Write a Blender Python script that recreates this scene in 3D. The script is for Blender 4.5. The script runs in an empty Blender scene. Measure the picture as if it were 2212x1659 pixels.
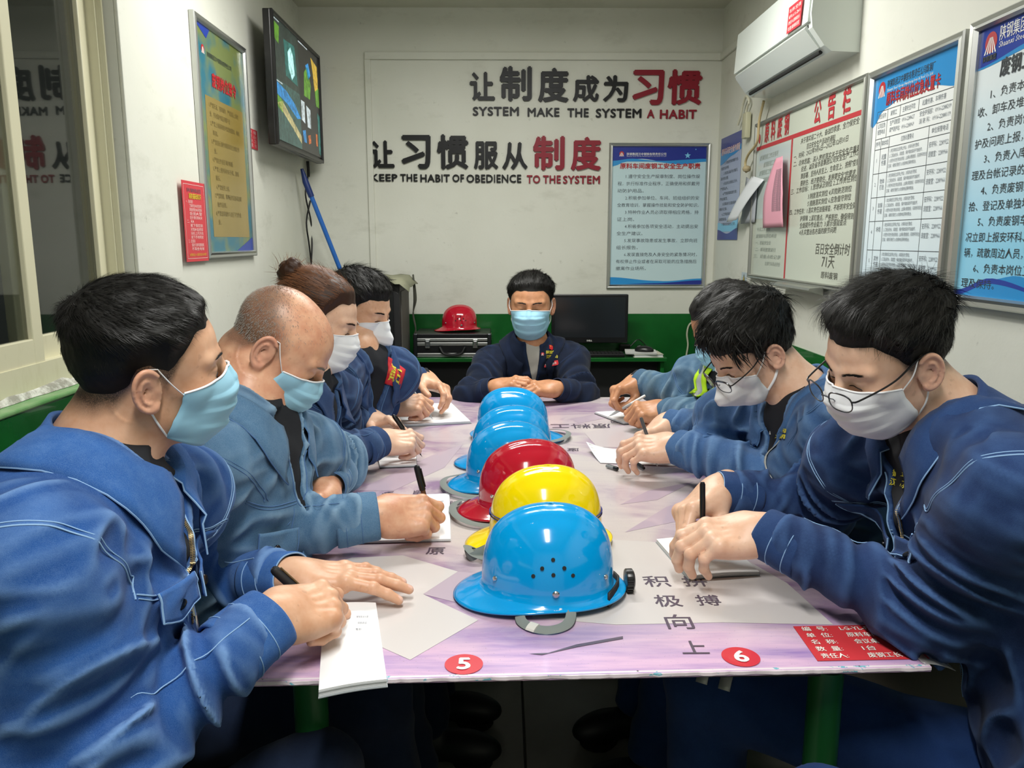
import bpy, bmesh, math, random
import numpy as np
from mathutils import Vector, Matrix, Euler
random.seed(7); np.random.seed(7)
SC = bpy.context.scene
# ------------------------------------------------------------------ camera, world, lights, exposure
CAMZ, PITCH, YAW, FPX = 1.37, math.radians(10.2), math.radians(0.7), 1725.0
cam_d = bpy.data.cameras.new('camera'); cam = bpy.data.objects.new('camera', cam_d); SC.collection.objects.link(cam)
cam.location = (0, 0, CAMZ); cam.rotation_euler = (math.pi / 2 - PITCH, 0, -YAW)
cam_d.sensor_fit = 'HORIZONTAL'; cam_d.sensor_width = 36.0; cam_d.lens = FPX / 2212.0 * 36.0
cam_d.clip_start = 0.02; SC.camera = cam
SC.view_settings.view_transform = 'Standard'; SC.view_settings.look = 'None'
SC.view_settings.gamma = 1.0; SC.view_settings.use_curve_mapping = False
SC.view_settings.exposure = 0.0
world = bpy.data.worlds.new('world'); SC.world = world; world.use_nodes = True
world.node_tree.nodes['Background'].inputs[0].default_value = (0.022, 0.024, 0.022, 1)
world.node_tree.nodes['Background'].inputs[1].default_value = 1.0
def area(name, loc, sx, sy, power, rot=(0, 0, 0), col=(1, 1, 1)):
    l = bpy.data.lights.new(name, 'AREA'); l.shape = 'RECTANGLE'; l.size = sx; l.size_y = sy; l.energy = power; l.color = col
    o = bpy.data.objects.new(name, l); SC.collection.objects.link(o); o.location = loc; o.rotation_euler = rot; return o
LAMPS = [((0.0, 0.35, 2.53), 0.16, 1.2, 40), ((0.0, 2.9, 2.53), 1.2, 0.16, 42)]
for i, (loc, sx, sy, pw) in enumerate(LAMPS): area('tube_light', loc, sx, sy, pw, (0, 0, 0), (1.0, 0.99, 0.95))
def pray(px, py):
    fw = np.array([math.sin(YAW) * math.cos(PITCH), math.cos(YAW) * math.cos(PITCH), -math.sin(PITCH)])
    rt = np.array([math.cos(YAW), -math.sin(YAW), 0]); up = np.cross(rt, fw)
    return fw + rt * (px - 1106.0) / FPX - up * (py - 829.5) / FPX
def at(px, py, ax, v):
    """where the photograph's pixel meets the plane ax = v (metres)"""
    r = pray(px, py); a = 'xyz'.index(ax); C = np.array([0, 0, CAMZ]); return C + r * (v - C[a]) / r[a]
def atz(px, py, z):
    return np.array([0, 0, CAMZ]) + pray(px, py) * z
# ------------------------------------------------------------------ materials
def s2l(c):
    if isinstance(c, str): c = tuple(int(c[i:i + 2], 16) / 255 for i in (0, 2, 4))
    return tuple((x / 12.92 if x <= .04045 else ((x + .055) / 1.055) ** 2.4) for x in c)
class NT:
    def __init__(s, name):
        s.m = bpy.data.materials.new(name); s.m.use_nodes = True; s.t = s.m.node_tree; s.b = s.t.nodes['Principled BSDF']
    def n(s, typ, **k):
        x = s.t.nodes.new('ShaderNode' + typ)
        for a, v in k.items():
            if a.startswith('i_'):
                key = a[2:]; key = int(key) if key.isdigit() else key.replace('_', ' ')
                if hasattr(v, 'is_linked'): s.t.links.new(v, x.inputs[key])
                else: x.inputs[key].default_value = v
            else: setattr(x, a, v)
        return x
    def link(s, a, b): s.t.links.new(a, b)
    def set(s, **k):
        for a, v in k.items():
            i = s.b.inputs[a.replace('_', ' ')]
            if hasattr(v, 'is_linked'): s.link(v, i)
            else: i.default_value = (*v, 1) if isinstance(v, tuple) and len(v) == 3 else v
        return s
    def obj(s): return s.n('TexCoord').outputs['Object']
    def noise(s, scale, detail=3, rough=.55, vec=None, dist=0):
        x = s.n('TexNoise'); x.inputs['Scale'].default_value = scale; x.inputs['Detail'].default_value = detail; x.inputs['Roughness'].default_value = rough; x.inputs['Distortion'].default_value = dist
        if vec is not None: s.link(vec, x.inputs['Vector'])
        return x.outputs['Fac']
    def mapv(s, vec, sc): return s.n('Mapping', i_Vector=vec, i_Scale=sc).outputs[0]
    def mix(s, f, a, b, mode='MIX'):
        x = s.n('Mix'); x.data_type = 'RGBA'; x.blend_type = mode
        for i, v in ((0, f), (6, a), (7, b)):
            if hasattr(v, 'is_linked'): s.link(v, x.inputs[i])
            else: x.inputs[i].default_value = (*v, 1) if isinstance(v, tuple) and len(v) == 3 else v
        return x.outputs[2]
    def ramp(s, f, *st):
        x = s.n('ValToRGB'); s.link(f, x.inputs[0]); e = x.color_ramp.elements
        while len(e) < len(st): e.new(.5)
        for q, (p, c) in zip(e, st): q.position = p; q.color = (*c, 1) if isinstance(c, tuple) else (c, c, c, 1)
        return x.outputs[0]
    def math(s, op, a, b=0.0):
        x = s.n('Math'); x.operation = op
        for i, v in ((0, a), (1, b)):
            if hasattr(v, 'is_linked'): s.link(v, x.inputs[i])
            else: x.inputs[i].default_value = v
        return x.outputs[0]
    def attr(s, nm): return s.n('Attribute', attribute_name=nm).outputs['Fac']
    def bump(s, h, strength=.3, dist=.002):
        x = s.n('Bump', i_Strength=strength, i_Distance=dist, i_Height=h); s.link(x.outputs[0], s.b.inputs['Normal']); return s
def plain(name, c, r=.5, metal=0.0, **k):
    t = NT(name); t.set(Base_Color=s2l(c), Roughness=r, Metallic=metal, **k); return t.m
M = {}
def skin(name, c, c2, shine=.42):
    t = NT(name); o = t.obj(); c, c2 = s2l(c), s2l(c2)
    n = t.noise(28, 3, .6, o); n2 = t.noise(260, 2, .5, o)
    col = t.mix(t.ramp(n, (.35, 0.0), (.7, 1.0)), c, c2)
    col = t.mix(t.math('MULTIPLY', t.attr('flush'), .55), col, s2l('da9a86'))
    sp = t.ramp(t.noise(90, 1, .5, o), (.68, 0.0), (.76, .18)); col = t.mix(sp, col, s2l('7a5240'))
    hn = t.ramp(t.noise(700, 1, .5, o), (.3, .72), (.6, 1.0))
    col = t.mix(t.math('MULTIPLY', t.math('MULTIPLY', t.attr('stub'), hn), .93), col, s2l('25201e'))
    nail = t.math('GREATER_THAN', t.math('MULTIPLY', t.attr('eye'), -1.0), .5)
    col = t.mix(t.math('MULTIPLY', nail, .65), col, s2l('eec4b6'))
    rough = t.mix(nail, (shine, shine, shine), (.2, .2, .2))
    t.set(Base_Color=col, Roughness=rough, Subsurface_Weight=.10, Subsurface_Scale=.012, Specular_IOR_Level=.45)
    t.b.inputs['Subsurface Radius'].default_value = (1, .35, .2)
    t.bump(n2, .12, .001); return t.m
def denim(name, dark, mid, light, weave=.16, dirt=None):
    t = NT(name); o = t.obj(); d, m_, l = s2l(dark), s2l(mid), s2l(light)
    n = t.noise(6, 4, .6, o); fine = t.noise(1500, 1, .5, t.mapv(o, (1, .5, 1.3)))
    col = t.mix(t.ramp(n, (.32, 0.0), (.68, 1.0)), d, m_)
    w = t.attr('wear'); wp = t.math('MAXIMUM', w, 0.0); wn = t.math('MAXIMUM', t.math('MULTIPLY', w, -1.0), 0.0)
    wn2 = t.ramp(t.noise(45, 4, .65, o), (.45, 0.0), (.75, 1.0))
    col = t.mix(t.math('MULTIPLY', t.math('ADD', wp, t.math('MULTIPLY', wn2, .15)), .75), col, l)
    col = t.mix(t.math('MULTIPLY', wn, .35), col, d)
    col = t.mix(t.math('MULTIPLY', t.ramp(fine, (.42, 0.0), (.62, 1.0)), weave), col, l)
    if dirt: col = t.mix(t.ramp(t.noise(5, 5, .7, o), (.52, 0.0), (.72, .6)), col, s2l(dirt))
    t.set(Base_Color=col, Roughness=.88, Specular_IOR_Level=.2, Sheen_Weight=.06)
    t.bump(fine, .35, .0012); return t.m
def hairmat(name, c, r=.35):
    t = NT(name); t.set(Base_Color=s2l(c), Roughness=r, Specular_IOR_Level=.28); return t.m
M['skin_warm'] = skin('skin_warm', 'e2b494', 'd29c79'); M['skin_tan'] = skin('skin_tan', 'cd9670', 'b67f5a')
M['skin_fair'] = skin('skin_fair', 'ecc5aa', 'dfb092'); M['skin_rosy'] = skin('skin_rosy', 'e0ae8d', 'cc8f70')
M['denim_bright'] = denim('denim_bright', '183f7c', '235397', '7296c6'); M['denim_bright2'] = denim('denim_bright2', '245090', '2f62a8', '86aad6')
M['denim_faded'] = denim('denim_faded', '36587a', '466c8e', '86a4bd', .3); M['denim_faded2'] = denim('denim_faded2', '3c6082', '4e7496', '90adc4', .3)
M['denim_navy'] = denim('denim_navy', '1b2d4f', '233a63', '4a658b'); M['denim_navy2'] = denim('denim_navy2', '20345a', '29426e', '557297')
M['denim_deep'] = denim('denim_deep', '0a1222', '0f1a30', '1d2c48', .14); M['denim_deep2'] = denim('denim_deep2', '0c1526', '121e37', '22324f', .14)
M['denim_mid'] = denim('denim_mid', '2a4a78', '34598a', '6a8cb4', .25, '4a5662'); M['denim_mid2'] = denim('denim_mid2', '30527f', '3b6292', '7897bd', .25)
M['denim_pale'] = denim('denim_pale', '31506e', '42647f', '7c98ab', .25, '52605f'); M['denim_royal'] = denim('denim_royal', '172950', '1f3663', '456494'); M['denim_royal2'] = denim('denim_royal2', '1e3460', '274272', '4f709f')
M['trouser_dark'] = denim('trouser_dark', '0f1a2e', '15223b', '243652', .15)
M['trouser_blue'] = denim('trouser_blue', '1b3462', '21407a', '365786', .2)
M['thread'] = plain('thread', '8fb4dc', .8); M['thread_dim'] = plain('thread_dim', '4d709c', .8); M['thread_dark'] = plain('thread_dark', '1c2e50', .8)
M['shirt_black'] = plain('shirt_black', '14161c', .9); M['shirt_white'] = plain('shirt_white', 'b8b6ae', .9)
M['button'] = plain('button', '14171c', .25, .6); M['steel'] = plain('steel', 'c4c6c6', .25, 1.0); M['steel_dark'] = plain('steel_dark', '5a5c60', .3, 1.0); M['brass'] = plain('brass', '8c7a58', .4, .9)
M['shoe'] = plain('shoe', '15161a', .5); M['sole'] = plain('sole', '0c0c0d', .8)
M['hair_black'] = hairmat('hair_black', '11100d', .62); M['hair_strand'] = hairmat('hair_strand', '191817', .42)
M['hair_brown'] = hairmat('hair_brown', '3a2418', .5); M['hair_brown_strand'] = hairmat('hair_brown_strand', '82563a', .45); M['hair_grey'] = hairmat('hair_grey', '8d8780', .5)
M['lash'] = plain('lash', '1c1512', .6); M['black_plastic'] = plain('black_plastic', '141416', .3); M['black_matte'] = plain('black_matte', '18181a', .6)
M['mask_white'] = plain('mask_white', 'eef0f2', .75)
t = NT('mask_blue'); o = t.obj(); f_ = t.noise(1500, 1, .5, o); t.set(Base_Color=s2l('9fd3ea'), Roughness=.7, Subsurface_Weight=0.0); t.bump(f_, .15, .0006); M['mask_blue'] = t.m
t = NT('mask_cloth'); o = t.obj(); f_ = t.noise(1200, 1, .5, o); t.set(Base_Color=s2l('eceef0'), Roughness=.75); t.bump(f_, .18, .0006); M['mask_cloth'] = t.m
t = NT('lens'); t.set(Base_Color=(1., 1., 1.), Roughness=.0, Transmission_Weight=1.0, IOR=1.02, Alpha=.35); M['lens'] = t.m
# ------------------------------------------------------------------ signed-distance sculpting helpers
V = lambda *a: np.array(a, dtype=np.float32)
def nrm(v):
    v = np.asarray(v, dtype=np.float64); return v / (np.linalg.norm(v) + 1e-12)
def smin(a, b, k):
    h = np.maximum(k - np.abs(a - b), 0.0) / k
    return np.minimum(a, b) - h * h * k * 0.25
def smax(a, b, k): return -smin(-a, -b, k)
def sph(p, c, r): return np.linalg.norm(p - np.asarray(c, np.float32), axis=1) - r
def ell(p, c, r, R=None):
    q = p - np.asarray(c, np.float32)
    if R is not None: q = q @ np.asarray(R, np.float32)
    r = np.asarray(r, np.float32)
    k0 = np.linalg.norm(q / r, axis=1); k1 = np.linalg.norm(q / (r * r), axis=1) + 1e-9
    return k0 * (k0 - 1.0) / k1
def cap(p, a, b, ra, rb=None):
    rb = ra if rb is None else rb
    a = np.asarray(a, np.float32); b = np.asarray(b, np.float32); ab = b - a
    t = np.clip((p - a) @ ab / (ab @ ab + 1e-12), 0, 1)
    return np.linalg.norm(p - a - t[:, None] * ab, axis=1) - (ra + (rb - ra) * t)
def capt(p, a, b):
    a = np.asarray(a, np.float32); b = np.asarray(b, np.float32); ab = b - a
    t = (p - a) @ ab / (ab @ ab); return t
def rbox(p, c, half, r, R=None):
    q = p - np.asarray(c, np.float32)
    if R is not None: q = q @ np.asarray(R, np.float32)
    q = np.abs(q) - (np.asarray(half, np.float32) - r)
    return np.linalg.norm(np.maximum(q, 0), axis=1) + np.minimum(q.max(axis=1), 0) - r
def near(p, c, R, fn, far=0.02):
    """evaluate fn only within R of c; elsewhere a safe positive bound"""
    d = np.linalg.norm(p - np.asarray(c, np.float32), axis=1) - R
    out = d + far; m = d < 0
    if m.any(): out[m] = fn(p[m])
    return out
_NT = (np.random.RandomState(11).rand(32768) * 2 - 1).astype(np.float32)
def vnoise(p, seed=0):
    """value noise in [-1,1] from a periodic table"""
    p = np.asarray(p, np.float32) + np.float32(seed * 17.31); i = np.floor(p).astype(np.int32); f = p - i; f = f * f * (3 - 2 * f); i &= 31
    x0 = i[:, 0] << 10; y0 = i[:, 1] << 5; z0 = i[:, 2]; x1 = ((i[:, 0] + 1) & 31) << 10; y1 = ((i[:, 1] + 1) & 31) << 5; z1 = (z0 + 1) & 31
    fx, fy, fz = f[:, 0], f[:, 1], f[:, 2]
    def L(x, y): a = _NT[x + y + z0]; return a + (_NT[x + y + z1] - a) * fz
    a = L(x0, y0); a = a + (L(x0, y1) - a) * fy; b = L(x1, y0); b = b + (L(x1, y1) - b) * fy
    return a + (b - a) * fx

def mesh_sdf(f, lo, hi, h, newton=2, slack=.003):
    """sparse surface nets: returns verts, quads of the zero set of f"""
    lo = np.asarray(lo, np.float64); hi = np.asarray(hi, np.float64)
    L = 16; n = np.ceil((hi - lo) / (h * L)).astype(int)
    c = np.stack(np.meshgrid(*[np.arange(k) for k in n], indexing='ij'), -1).reshape(-1, 3)
    while True:
        s = h * L
        ctr = (lo + (c + 0.5) * s).astype(np.float32)
        d = f(ctr); keep = np.abs(d) < s * 1.25 + slack * (1 if L > 1 else .8)
        c = c[keep]
        if L == 1: break
        L //= 2
        o = np.array([(i, j, k) for i in (0, 1) for j in (0, 1) for k in (0, 1)])
        c = (c[:, None, :] * 2 + o[None]).reshape(-1, 3)
    B = 4096
    key = lambda q: (q[..., 0] * B + q[..., 1]) * B + q[..., 2]
    o = np.array([(i, j, k) for i in (0, 1) for j in (0, 1) for k in (0, 1)])
    cor = c[:, None, :] + o[None]
    kk = key(cor); uk, inv = np.unique(kk.ravel(), return_inverse=True)
    up = np.stack([uk // (B * B), (uk // B) % B, uk % B], -1)
    pv = (lo + up * h).astype(np.float32)
    dv = f(pv); dc = dv[inv].reshape(kk.shape)
    s = dc < 0; act = s.any(1) & ~s.all(1)
    c = c[act]; dc = dc[act]; s = s[act]; cor = cor[act]
    E = [(0, 4), (1, 5), (2, 6), (3, 7), (0, 2), (1, 3), (4, 6), (5, 7), (0, 1), (2, 3), (4, 5), (6, 7)]
    acc = np.zeros((len(c), 3)); cnt = np.zeros(len(c))
    for a, b in E:
        m = s[:, a] != s[:, b]
        t = dc[m, a] / (dc[m, a] - dc[m, b])
        pa = cor[m, a]; pb = cor[m, b]
        acc[m] += pa + t[:, None] * (pb - pa); cnt[m] += 1
    v = (lo + acc / cnt[:, None] * h).astype(np.float32)
    ck = key(c); order = np.argsort(ck); sk = ck[order]
    def find(q):
        k = key(q); i = np.searchsorted(sk, k); i = np.minimum(i, len(sk) - 1)
        ok = sk[i] == k; return order[i], ok
    quads = []
    ax = np.eye(3, dtype=int)
    for a, ca in ((0, 4), (1, 2), (2, 1)):
        b, e = [(1, 2), (2, 0), (0, 1)][a]
        m = s[:, 0] != s[:, ca]; q = c[m]; idx = np.nonzero(m)[0]
        i1, o1 = find(q - ax[b]); i2, o2 = find(q - ax[b] - ax[e]); i3, o3 = find(q - ax[e])
        ok = o1 & o2 & o3
        Q = np.stack([idx, i1, i2, i3], -1)[ok]; fl = s[m, 0][ok]
        Q[~fl] = Q[~fl][:, ::-1]
        quads.append(Q)
    quads = np.concatenate(quads)
    for _ in range(newton):
        d = f(v); g = grad(f, v, h * 0.5)
        st = np.clip(d, -h * 0.7, h * 0.7)
        v = (v - g * st[:, None]).astype(np.float32)
    return v, quads
def grad(f, v, e):
    g = np.zeros_like(v)
    for k in ((1, -1, -1), (-1, -1, 1), (-1, 1, -1), (1, 1, 1)):
        k = np.array(k, np.float32); g += k * f(v + k * e)[:, None]
    return g / (np.linalg.norm(g, axis=1)[:, None] + 1e-9)
def project(f, v, off=0.0, it=4, e=0.002):
    v = np.array(v, np.float32).reshape(-1, 3)
    for _ in range(it):
        d = f(v) - off; g = grad(f, v, e)
        v = v - g * np.clip(d, -0.03, 0.03)[:, None]
    return v

# ------------------------------------------------------------------ mesh objects
COL = bpy.context.scene.collection
def mkobj(name, verts, faces, mat=None, parent=None, smooth=True, color=None, mats=None, midx=None):
    me = bpy.data.meshes.new(name)
    verts = np.asarray(verts, np.float32).reshape(-1, 3)
    if isinstance(faces, np.ndarray):
        k = faces.shape[1]
        me.vertices.add(len(verts)); me.vertices.foreach_set('co', verts.ravel())
        me.loops.add(faces.size); me.loops.foreach_set('vertex_index', faces.astype(np.int32).ravel())
        me.polygons.add(len(faces)); me.polygons.foreach_set('loop_start', np.arange(0, faces.size, k, dtype=np.int32))
        me.update(calc_edges=True)
    else:
        me.from_pydata(verts.tolist(), [], [list(map(int, f)) for f in faces]); me.update()
    if smooth: me.polygons.foreach_set('use_smooth', np.ones(len(me.polygons), bool))
    for m in (mats or ([mat] if mat else [])): me.materials.append(m)
    if midx is not None: me.polygons.foreach_set('material_index', np.asarray(midx, np.int32))
    if color is not None:
        for nm, arr in color.items():
            at_ = me.attributes.new(nm, 'FLOAT', 'POINT'); at_.data.foreach_set('value', np.asarray(arr, np.float32))
    o = bpy.data.objects.new(name, me); COL.objects.link(o)
    if parent is not None: o.parent = parent
    return o
def tag(o, label=None, cat=None, group=None, kind=None):
    if label: o['label'] = label
    if cat: o['category'] = cat
    if group: o['group'] = group
    if kind: o['kind'] = kind
    return o
def empty(name, loc=(0, 0, 0), rot=(0, 0, 0), label=None, cat=None, group=None):
    o = bpy.data.objects.new(name, None); o.empty_display_size = 0.05; COL.objects.link(o)
    o.location = loc; o.rotation_euler = rot; tag(o, label, cat, group); return o
class MB:
    """collects simple solids into one mesh"""
    def __init__(s): s.v = []; s.f = []
    def add(s, v, f):
        n = len(s.v); s.v += [tuple(map(float, q)) for q in v]; s.f += [tuple(int(i) + n for i in q) for q in f]; return s
    def box(s, x0, x1, y0, y1, z0, z1, b=0.0):
        if b <= 0:
            v = [(x, y, z) for x in (x0, x1) for y in (y0, y1) for z in (z0, z1)]
            f = [(0, 1, 3, 2), (4, 6, 7, 5), (0, 4, 5, 1), (2, 3, 7, 6), (0, 2, 6, 4), (1, 5, 7, 3)]
            return s.add(v, f)
        bm = bmesh.new(); bmesh.ops.create_cube(bm, size=1)
        for q in bm.verts: q.co = Vector(((x0 + x1) / 2 + q.co.x * (x1 - x0), (y0 + y1) / 2 + q.co.y * (y1 - y0), (z0 + z1) / 2 + q.co.z * (z1 - z0)))
        bmesh.ops.bevel(bm, geom=bm.edges[:], offset=b, segments=2, affect='EDGES', profile=0.5)
        bm.verts.index_update()
        s.add([q.co for q in bm.verts], [[w.index for w in fc.verts] for fc in bm.faces]); bm.free(); return s
    def tube(s, pts, r, n=10, caps=True, flat=None, up=None):
        """tube along pts; r scalar or list; flat = thickness ratio for straps"""
        P = np.array(pts, float); m = len(P); R = np.full(m, r, float) if np.isscalar(r) else np.array(r, float)
        T = np.gradient(P, axis=0); T /= np.linalg.norm(T, axis=1)[:, None] + 1e-12
        u = np.array(up if up is not None else ((0, 0, 1) if abs(T[0][2]) < 0.9 else (1, 0, 0)), float)
        vs = []; 
        for i in range(m):
            u = u - T[i] * (u @ T[i]); u /= np.linalg.norm(u) + 1e-12; w = np.cross(T[i], u)
            for j in range(n):
                a = 2 * math.pi * j / n
                vs.append(P[i] + (w * math.cos(a) + u * math.sin(a) * (flat if flat else 1)) * R[i])
        fs = [(i * n + j, i * n + (j + 1) % n, (i + 1) * n + (j + 1) % n, (i + 1) * n + j) for i in range(m - 1) for j in range(n)]
        if caps: fs += [tuple(range(n))[::-1], tuple((m - 1) * n + j for j in range(n))]
        return s.add(vs, fs)
    def cyl(s, a, b, r, n=24): return s.tube([a, b], r, n)
    def lathe(s, prof, c=(0, 0, 0), n=32, axis=(0, 0, 1)):
        z = nrm(axis); x = nrm(np.cross(z, (0.3, 1, 0.2))); y = np.cross(z, x); c = np.array(c, float)
        vs = [c + x * r * math.cos(2 * math.pi * j / n) + y * r * math.sin(2 * math.pi * j / n) + z * h for r, h in prof for j in range(n)]
        m = len(prof)
        fs = [(i * n + j, i * n + (j + 1) % n, (i + 1) * n + (j + 1) % n, (i + 1) * n + j) for i in range(m - 1) for j in range(n)]
        fs += [tuple(range(n))[::-1], tuple((m - 1) * n + j for j in range(n))]
        return s.add(vs, fs)
    def prism(s, poly, z0, z1, M=None):
        n = len(poly); v = [(x, y, z0) for x, y in poly] + [(x, y, z1) for x, y in poly]
        if M is not None: v = [M(q) for q in v]
        f = [tuple(range(n))[::-1], tuple(range(n, 2 * n))] + [(i, (i + 1) % n, n + (i + 1) % n, n + i) for i in range(n)]
        return s.add(v, f)
    def build(s, name, mat, parent=None, smooth=False):
        o = mkobj(name, s.v, s.f, mat, parent, smooth=False)
        if smooth: shade(o)
        return o
def shade(o, ang=35):
    me = o.data; me.polygons.foreach_set('use_smooth', np.ones(len(me.polygons), bool))
    try: me.set_sharp_from_angle(angle=math.radians(ang))
    except Exception: pass
    return o
def sheet(G, th, closed=False):
    """grid (m,n,3) -> closed shell of thickness th (offset along normals, both sides). returns v,f"""
    G = np.asarray(G, float); m, n, _ = G.shape
    if closed: du = np.roll(G, -1, 0) - np.roll(G, 1, 0)
    else: du = np.gradient(G, axis=0)
    dv = np.gradient(G, axis=1)
    N = np.cross(du, dv); N /= np.linalg.norm(N, axis=2)[..., None] + 1e-12
    A = (G + N * th / 2).reshape(-1, 3); Bk = (G - N * th / 2).reshape(-1, 3); o = m * n
    fs = []
    mm = m if closed else m - 1
    I = lambda i, j: (i % m) * n + j
    for i in range(mm):
        for j in range(n - 1):
            fs.append((I(i, j), I(i + 1, j), I(i + 1, j + 1), I(i, j + 1)))
            fs.append((o + I(i, j + 1), o + I(i + 1, j + 1), o + I(i + 1, j), o + I(i, j)))
        fs.append((I(i + 1, 0), I(i, 0), o + I(i, 0), o + I(i + 1, 0)))
        fs.append((I(i, n - 1), I(i + 1, n - 1), o + I(i + 1, n - 1), o + I(i, n - 1)))
    if not closed:
        for j in range(n - 1):
            fs.append((I(0, j), I(0, j + 1), o + I(0, j + 1), o + I(0, j)))
            fs.append((I(m - 1, j + 1), I(m - 1, j), o + I(m - 1, j), o + I(m - 1, j + 1)))
    return np.concatenate([A, Bk]), fs
def spline(pts, n):
    P = np.array(pts, float); m = len(P)
    d = np.concatenate([[0], np.cumsum(np.linalg.norm(np.diff(P, axis=0), axis=1) + 1e-9)])
    tt = np.linspace(0, d[-1], n); T = np.zeros_like(P)
    T[1:-1] = (P[2:] - P[:-2]) / (d[2:] - d[:-2])[:, None]; T[0] = (P[1] - P[0]) / (d[1] - d[0]); T[-1] = (P[-1] - P[-2]) / (d[-1] - d[-2])
    i = np.clip(np.searchsorted(d, tt, side='right') - 1, 0, m - 2); hh = (d[i + 1] - d[i]); u = ((tt - d[i]) / hh)[:, None]; hh = hh[:, None]
    return (2*u**3-3*u**2+1)*P[i] + (u**3-2*u**2+u)*hh*T[i] + (-2*u**3+3*u**2)*P[i+1] + (u**3-u**2)*hh*T[i+1]
# ------------------------------------------------------------------ human head, hand, body as distance fields
def head_sdf(q, o):
    """q in head space: x right, y forward, z up, metres; o = options"""
    w = o.get('w', 1.0); jaw = o.get('jaw', 1.0)
    d = ell(q, (0, -.016, .038), (.0765 * w, .091, .079))
    d = smin(d, ell(q, (0, .030, .035), (.066 * w, .062, .062)), .030)
    d = smin(d, ell(q, (0, .030, -.022), (.062 * w * jaw, .062, .075)), .030)
    d = smin(d, ell(q, (0, .040, -.070), (.045 * w * jaw, .045, .040)), .030)
    d = smin(d, sph(q, (0, .076, -.094), .017), .03)
    qa = q.copy(); qa[:, 0] = np.abs(qa[:, 0])
    d = smin(d, sph(qa, (.036 * w, .058, -.018), .026), .022)                      # cheek
    d = smin(d, cap(qa, (.050 * w, .0, -.055), (.030 * w, .055, -.088), .018 * jaw), .03)   # jaw line
    d = smin(d, cap(qa, (.014, .089, .026), (.046 * w, .074, .028), .0085), .014)       # brow
    d = smax(d, -sph(qa, (.032, .108, .008), .0175), .012)                         # socket
    lid = sph(qa, (.0315, .0765, .006), .0150)
    lid = np.minimum(lid, ell(qa, (.0315, .0775, .0105), (.0165, .0140, .0085)))
    d = smin(d, lid, .004)
    d = smin(d, ell(qa, (.0315, .079, -.006), (.015, .011, .006)), .006)           # lower lid bag
    d = smin(d, cap(q, (0, .0900, .022), (0, .1120, -.018), .0075, .0105), .012)    # nose bridge
    d = smin(d, sph(q, (0, .1120, -.022), .0115), .006)
    d = smin(d, sph(qa, (.0130, .101, -.026), .0085), .006)
    d = smin(d, cap(q, (-.018, .090, -.055), (.018, .090, -.055), .0085), .012)     # lips
    # ear
    def ear(p):
        e = p - V(.0775 * w, -.010, -.004)
        a = math.radians(18); ca, sa = math.cos(a), math.sin(a)      # flare away from the head toward the back
        x = e[:, 0] * ca + e[:, 1] * sa; y = -e[:, 0] * sa + e[:, 1] * ca; z = e[:, 2]
        b = math.radians(10); y, z = y * math.cos(b) + z * math.sin(b), -y * math.sin(b) + z * math.cos(b)
        r = np.sqrt((y / .66) ** 2 + z * z) + 1e-9
        edge = (.0305 - r)
        base = np.maximum(np.abs(x - .006) - .0022, -edge * .8)                     # plate
        rim = np.sqrt(edge ** 2 * .75 + (x - .0085) ** 2) - .0038
        rim = rim + np.clip((y - .010) * 1.2, 0, .01) * (z < .018)
        anti = np.sqrt((np.sqrt(((y + .001) / .55) ** 2 + (z + .001) ** 2) - .0175) ** 2 * .7 + (x - .0085) ** 2) - .0026 + np.clip(y * .8 - .001, 0, .01)
        lobe = np.sqrt(((y - .003) / 1.0) ** 2 + (z + .0285) ** 2 + ((x - .0055) * 1.6) ** 2) - .0085
        trag = np.sqrt((y - .0125) ** 2 + (z + .004) ** 2 * .5 + (x - .003) ** 2) - .0055
        con = np.sqrt(((y - .001) / .9) ** 2 + (z + .005) ** 2 * .7 + (x - .012) ** 2) - .0095
        e1 = smin(smin(base, rim, .004), anti, .003)
        e1 = smin(e1, lobe, .005); e1 = smax(e1, -con, .004); e1 = smin(e1, trag, .003)
        root = cap(p, (.066 * w, -.004, .012), (.074 * w, -.006, -.012), .009)
        return smin(e1, root, .006)
    de = near(qa, (.083 * w, -.012, -.004), .055, ear, .012)
    return smin(d, de, .005)

FING = [(.0285, .092, .0095), (.0095, .097, .0098), (-.0095, .093, .0093), (-.0270, .084, .0082)]
FLEN = [(.043, .026, .021), (.047, .030, .022), (.043, .028, .021), (.034, .021, .019)]
POSES = {  # per finger (mcp, pip, dip) bend in degrees, spread; thumb as direction vectors
    'write': dict(b=[(38, 62, 30), (50, 72, 36), (60, 78, 40), (68, 78, 40)], th=[(.30, .62, -.72), (.02, .92, -.38), (-.30, .95, -.05)], tb=(.022, .022, -.010)),
    'fist': dict(b=[(55, 80, 45), (62, 84, 48), (68, 84, 48), (74, 82, 46)], th=[(.55, .60, -.58), (.10, .92, -.38), (-.40, .88, -.2)], tb=(.024, .022, -.008)),
    'flat': dict(b=[(10, 12, 6), (6, 10, 6), (6, 12, 6), (6, 16, 8)], th=[(.80, .55, -.18), (.62, .78, -.1), (.40, .90, -.06)], tb=(.026, .020, -.006), sp=(.10, .02, -.06, -.16)),
    'rest': dict(b=[(28, 38, 20), (34, 44, 24), (38, 48, 26), (42, 50, 26)], th=[(.66, .62, -.42), (.36, .88, -.30), (.1, .97, -.2)], tb=(.026, .022, -.008), sp=(.06, .01, -.03, -.08)),
    'clasp': dict(b=[(22, 32, 14), (26, 34, 16), (30, 36, 16), (34, 38, 16)], th=[(.55, .75, -.30), (.25, .95, -.10), (.0, .98, .05)], tb=(.026, .022, -.004), sp=(.10, .04, -.03, -.10)),
}
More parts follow.
